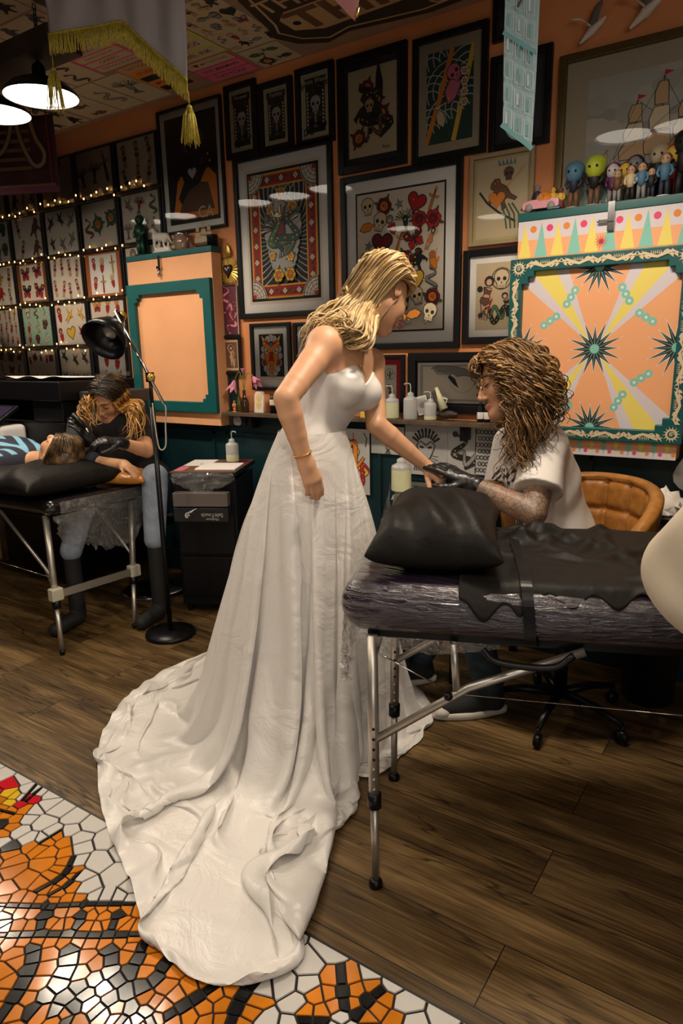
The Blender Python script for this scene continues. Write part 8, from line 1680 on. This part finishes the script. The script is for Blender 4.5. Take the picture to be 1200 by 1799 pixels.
ceil_paper(-3.09, -2.86, -.445, -.10, 'orange ceiling poster with black bars and panels', d_sign(['TATTOO', 'STUDIO', '', 'MODERN', ''], ['tan', 'orange', 'black', 'orange', 'black'], 'orange'))
ceil_paper(-2.80, -2.47, -.56, -.29, 'lime-edged ceiling poster of three shop cards', d_sign(['EAST', 'TATTOOS', 'REBEL INK'], ['aged']*3, 'lime'))
ceil_paper(-2.80, -2.48, -.28, -.03, 'red ceiling poster reading I love my tattoo', d_sign(['I ♥ MY TATTOO', 'GOT MERMAID', 'TATTOO!'], ['aged', 'pink', 'pink'], 'hotpink'))
xs = [(-3.52, -3.19), (-4.2, -3.86), (-3.85, -3.53)]
r = random.Random(8); cells = [(-3.52, -3.32, -.42, -.05, 0), (-3.31, -3.10, -.42, -.05, 1), (-3.42, -3.18, -.72, -.43, 2), (-3.80, -3.53, -.42, -.05, 3), (-3.72, -3.43, -.75, -.43, 4), (-2.46, -2.22, -.23, -.02, 5), (-2.46, -2.16, -.72, -.24, 6), (-2.83, -2.47, -.98, -.57, 7), (-2.45, -2.12, -1.2, -.74, 8), (-3.2, -2.84, -1.05, -.71, 9), (-3.56, -3.21, -1.1, -.76, 10), (-3.2, -2.84, -1.42, -1.06, 11), (-4.15, -3.82, -.42, -.05, 12), (-2.83, -2.48, -1.40, -.99, 13)]
NM = ['dark wreath', 'faint wreath', 'striped snake', 'brown ship', 'pale dragon', 'green leaf', 'small heart motif', 'long black dragon', 'black panther', 'dim rose', 'dim eagle', 'grey swallow', 'old map', 'black tiger']
for x0, x1, y0, y1, i in cells:
    dr = [d_cell(1, 1, i, mots=[m_rose, m_snake, m_eagle], cols=('black', 'grey')), d_cell(1, 1, i, mots=[m_eagle], cols=('grey',)), d_cell(1, 2, i, mots=[m_snake], cols=('black',)), d_cell(1, 3, i, mots=[m_fish], cols=('brown',)), d_cell(1, 1, i, mots=[m_snake]), d_cell(2, 2, i, mots=[m_fish, m_rose], cols=('green', 'dkgreen')), d_cell(4, 5, i, cols=('grey', 'black', 'tan')), d_cell(2, 2, i, mots=[m_snake, m_panther], cols=('black',)), d_cell(2, 3, i, mots=[m_panther], cols=('black',))][min(i, 8)]
    ceil_paper(x0, x1-.004, y0+.004, y1, 'ceiling flash sheet with %s drawings, %s' % (NM[i], ('nearest the wall' if y1 > -.1 else 'further from the wall')), dr)
# shop shield on the ceiling
t = thing('ceiling_shield', 'big dark shield sign with gold lettering mounted on the ceiling', 'sign', (-1.65, -.45, CEIL)); pts = [(-2.16, -.36), (-2.20, -.28), (-2.14, -.16), (-2.02, -.09), (-1.88, -.13), (-1.70, -.10), (-1.50, -.07), (-1.3, -.09), (-1.14, -.12), (-1.05, -.3), (-1.1, -.6), (-1.3, -.9), (-1.65, -1.05), (-1.95, -.9), (-2.10, -.62)]; n = len(pts); z = CEIL-.012
mb = MB(); mb.add([(a, b, z) for a, b in pts]+[(a, b, CEIL-.001) for a, b in pts], [tuple(range(n)), tuple(range(n, 2*n))[::-1]]+[(k, n+k, n+(k+1) % n, (k+1) % n) for k in range(n)], mat('shield_brown', (.035, .022, .012), .6)); mb.build('board', t)
c = Canvas((-1.65, -.45, z), (1, 0, 0), (0, -1, 0), (0, 0, -1)); cx, cy = -1.65, -.45; q = [((a-cx)*.90, -(b-cy)*.88) for a, b in pts]; c.line(q+[q[0]], .012, 'tan')
c.text('THE USUAL', -.05, .06, .15, 'tan', rot=.0, bold=.01); c.at(0, 0).poly([(-.42, -.06), (-.36, -.01), (.44, -.01), (.46, -.2), (-.3, -.23), (-.42, -.17)], 'tan'); c.circ(-.37, -.12, .02, 'black', 10); c.text('THIGH', .05, -.12, .24, 'brown', sx=1.2, bold=.03); c.text('CAT', .30, -.285, .12, 'tan', bold=.01); c.text('TATTOO', .0, .24, .14, 'tan'); c.mb.build('lettering', t)
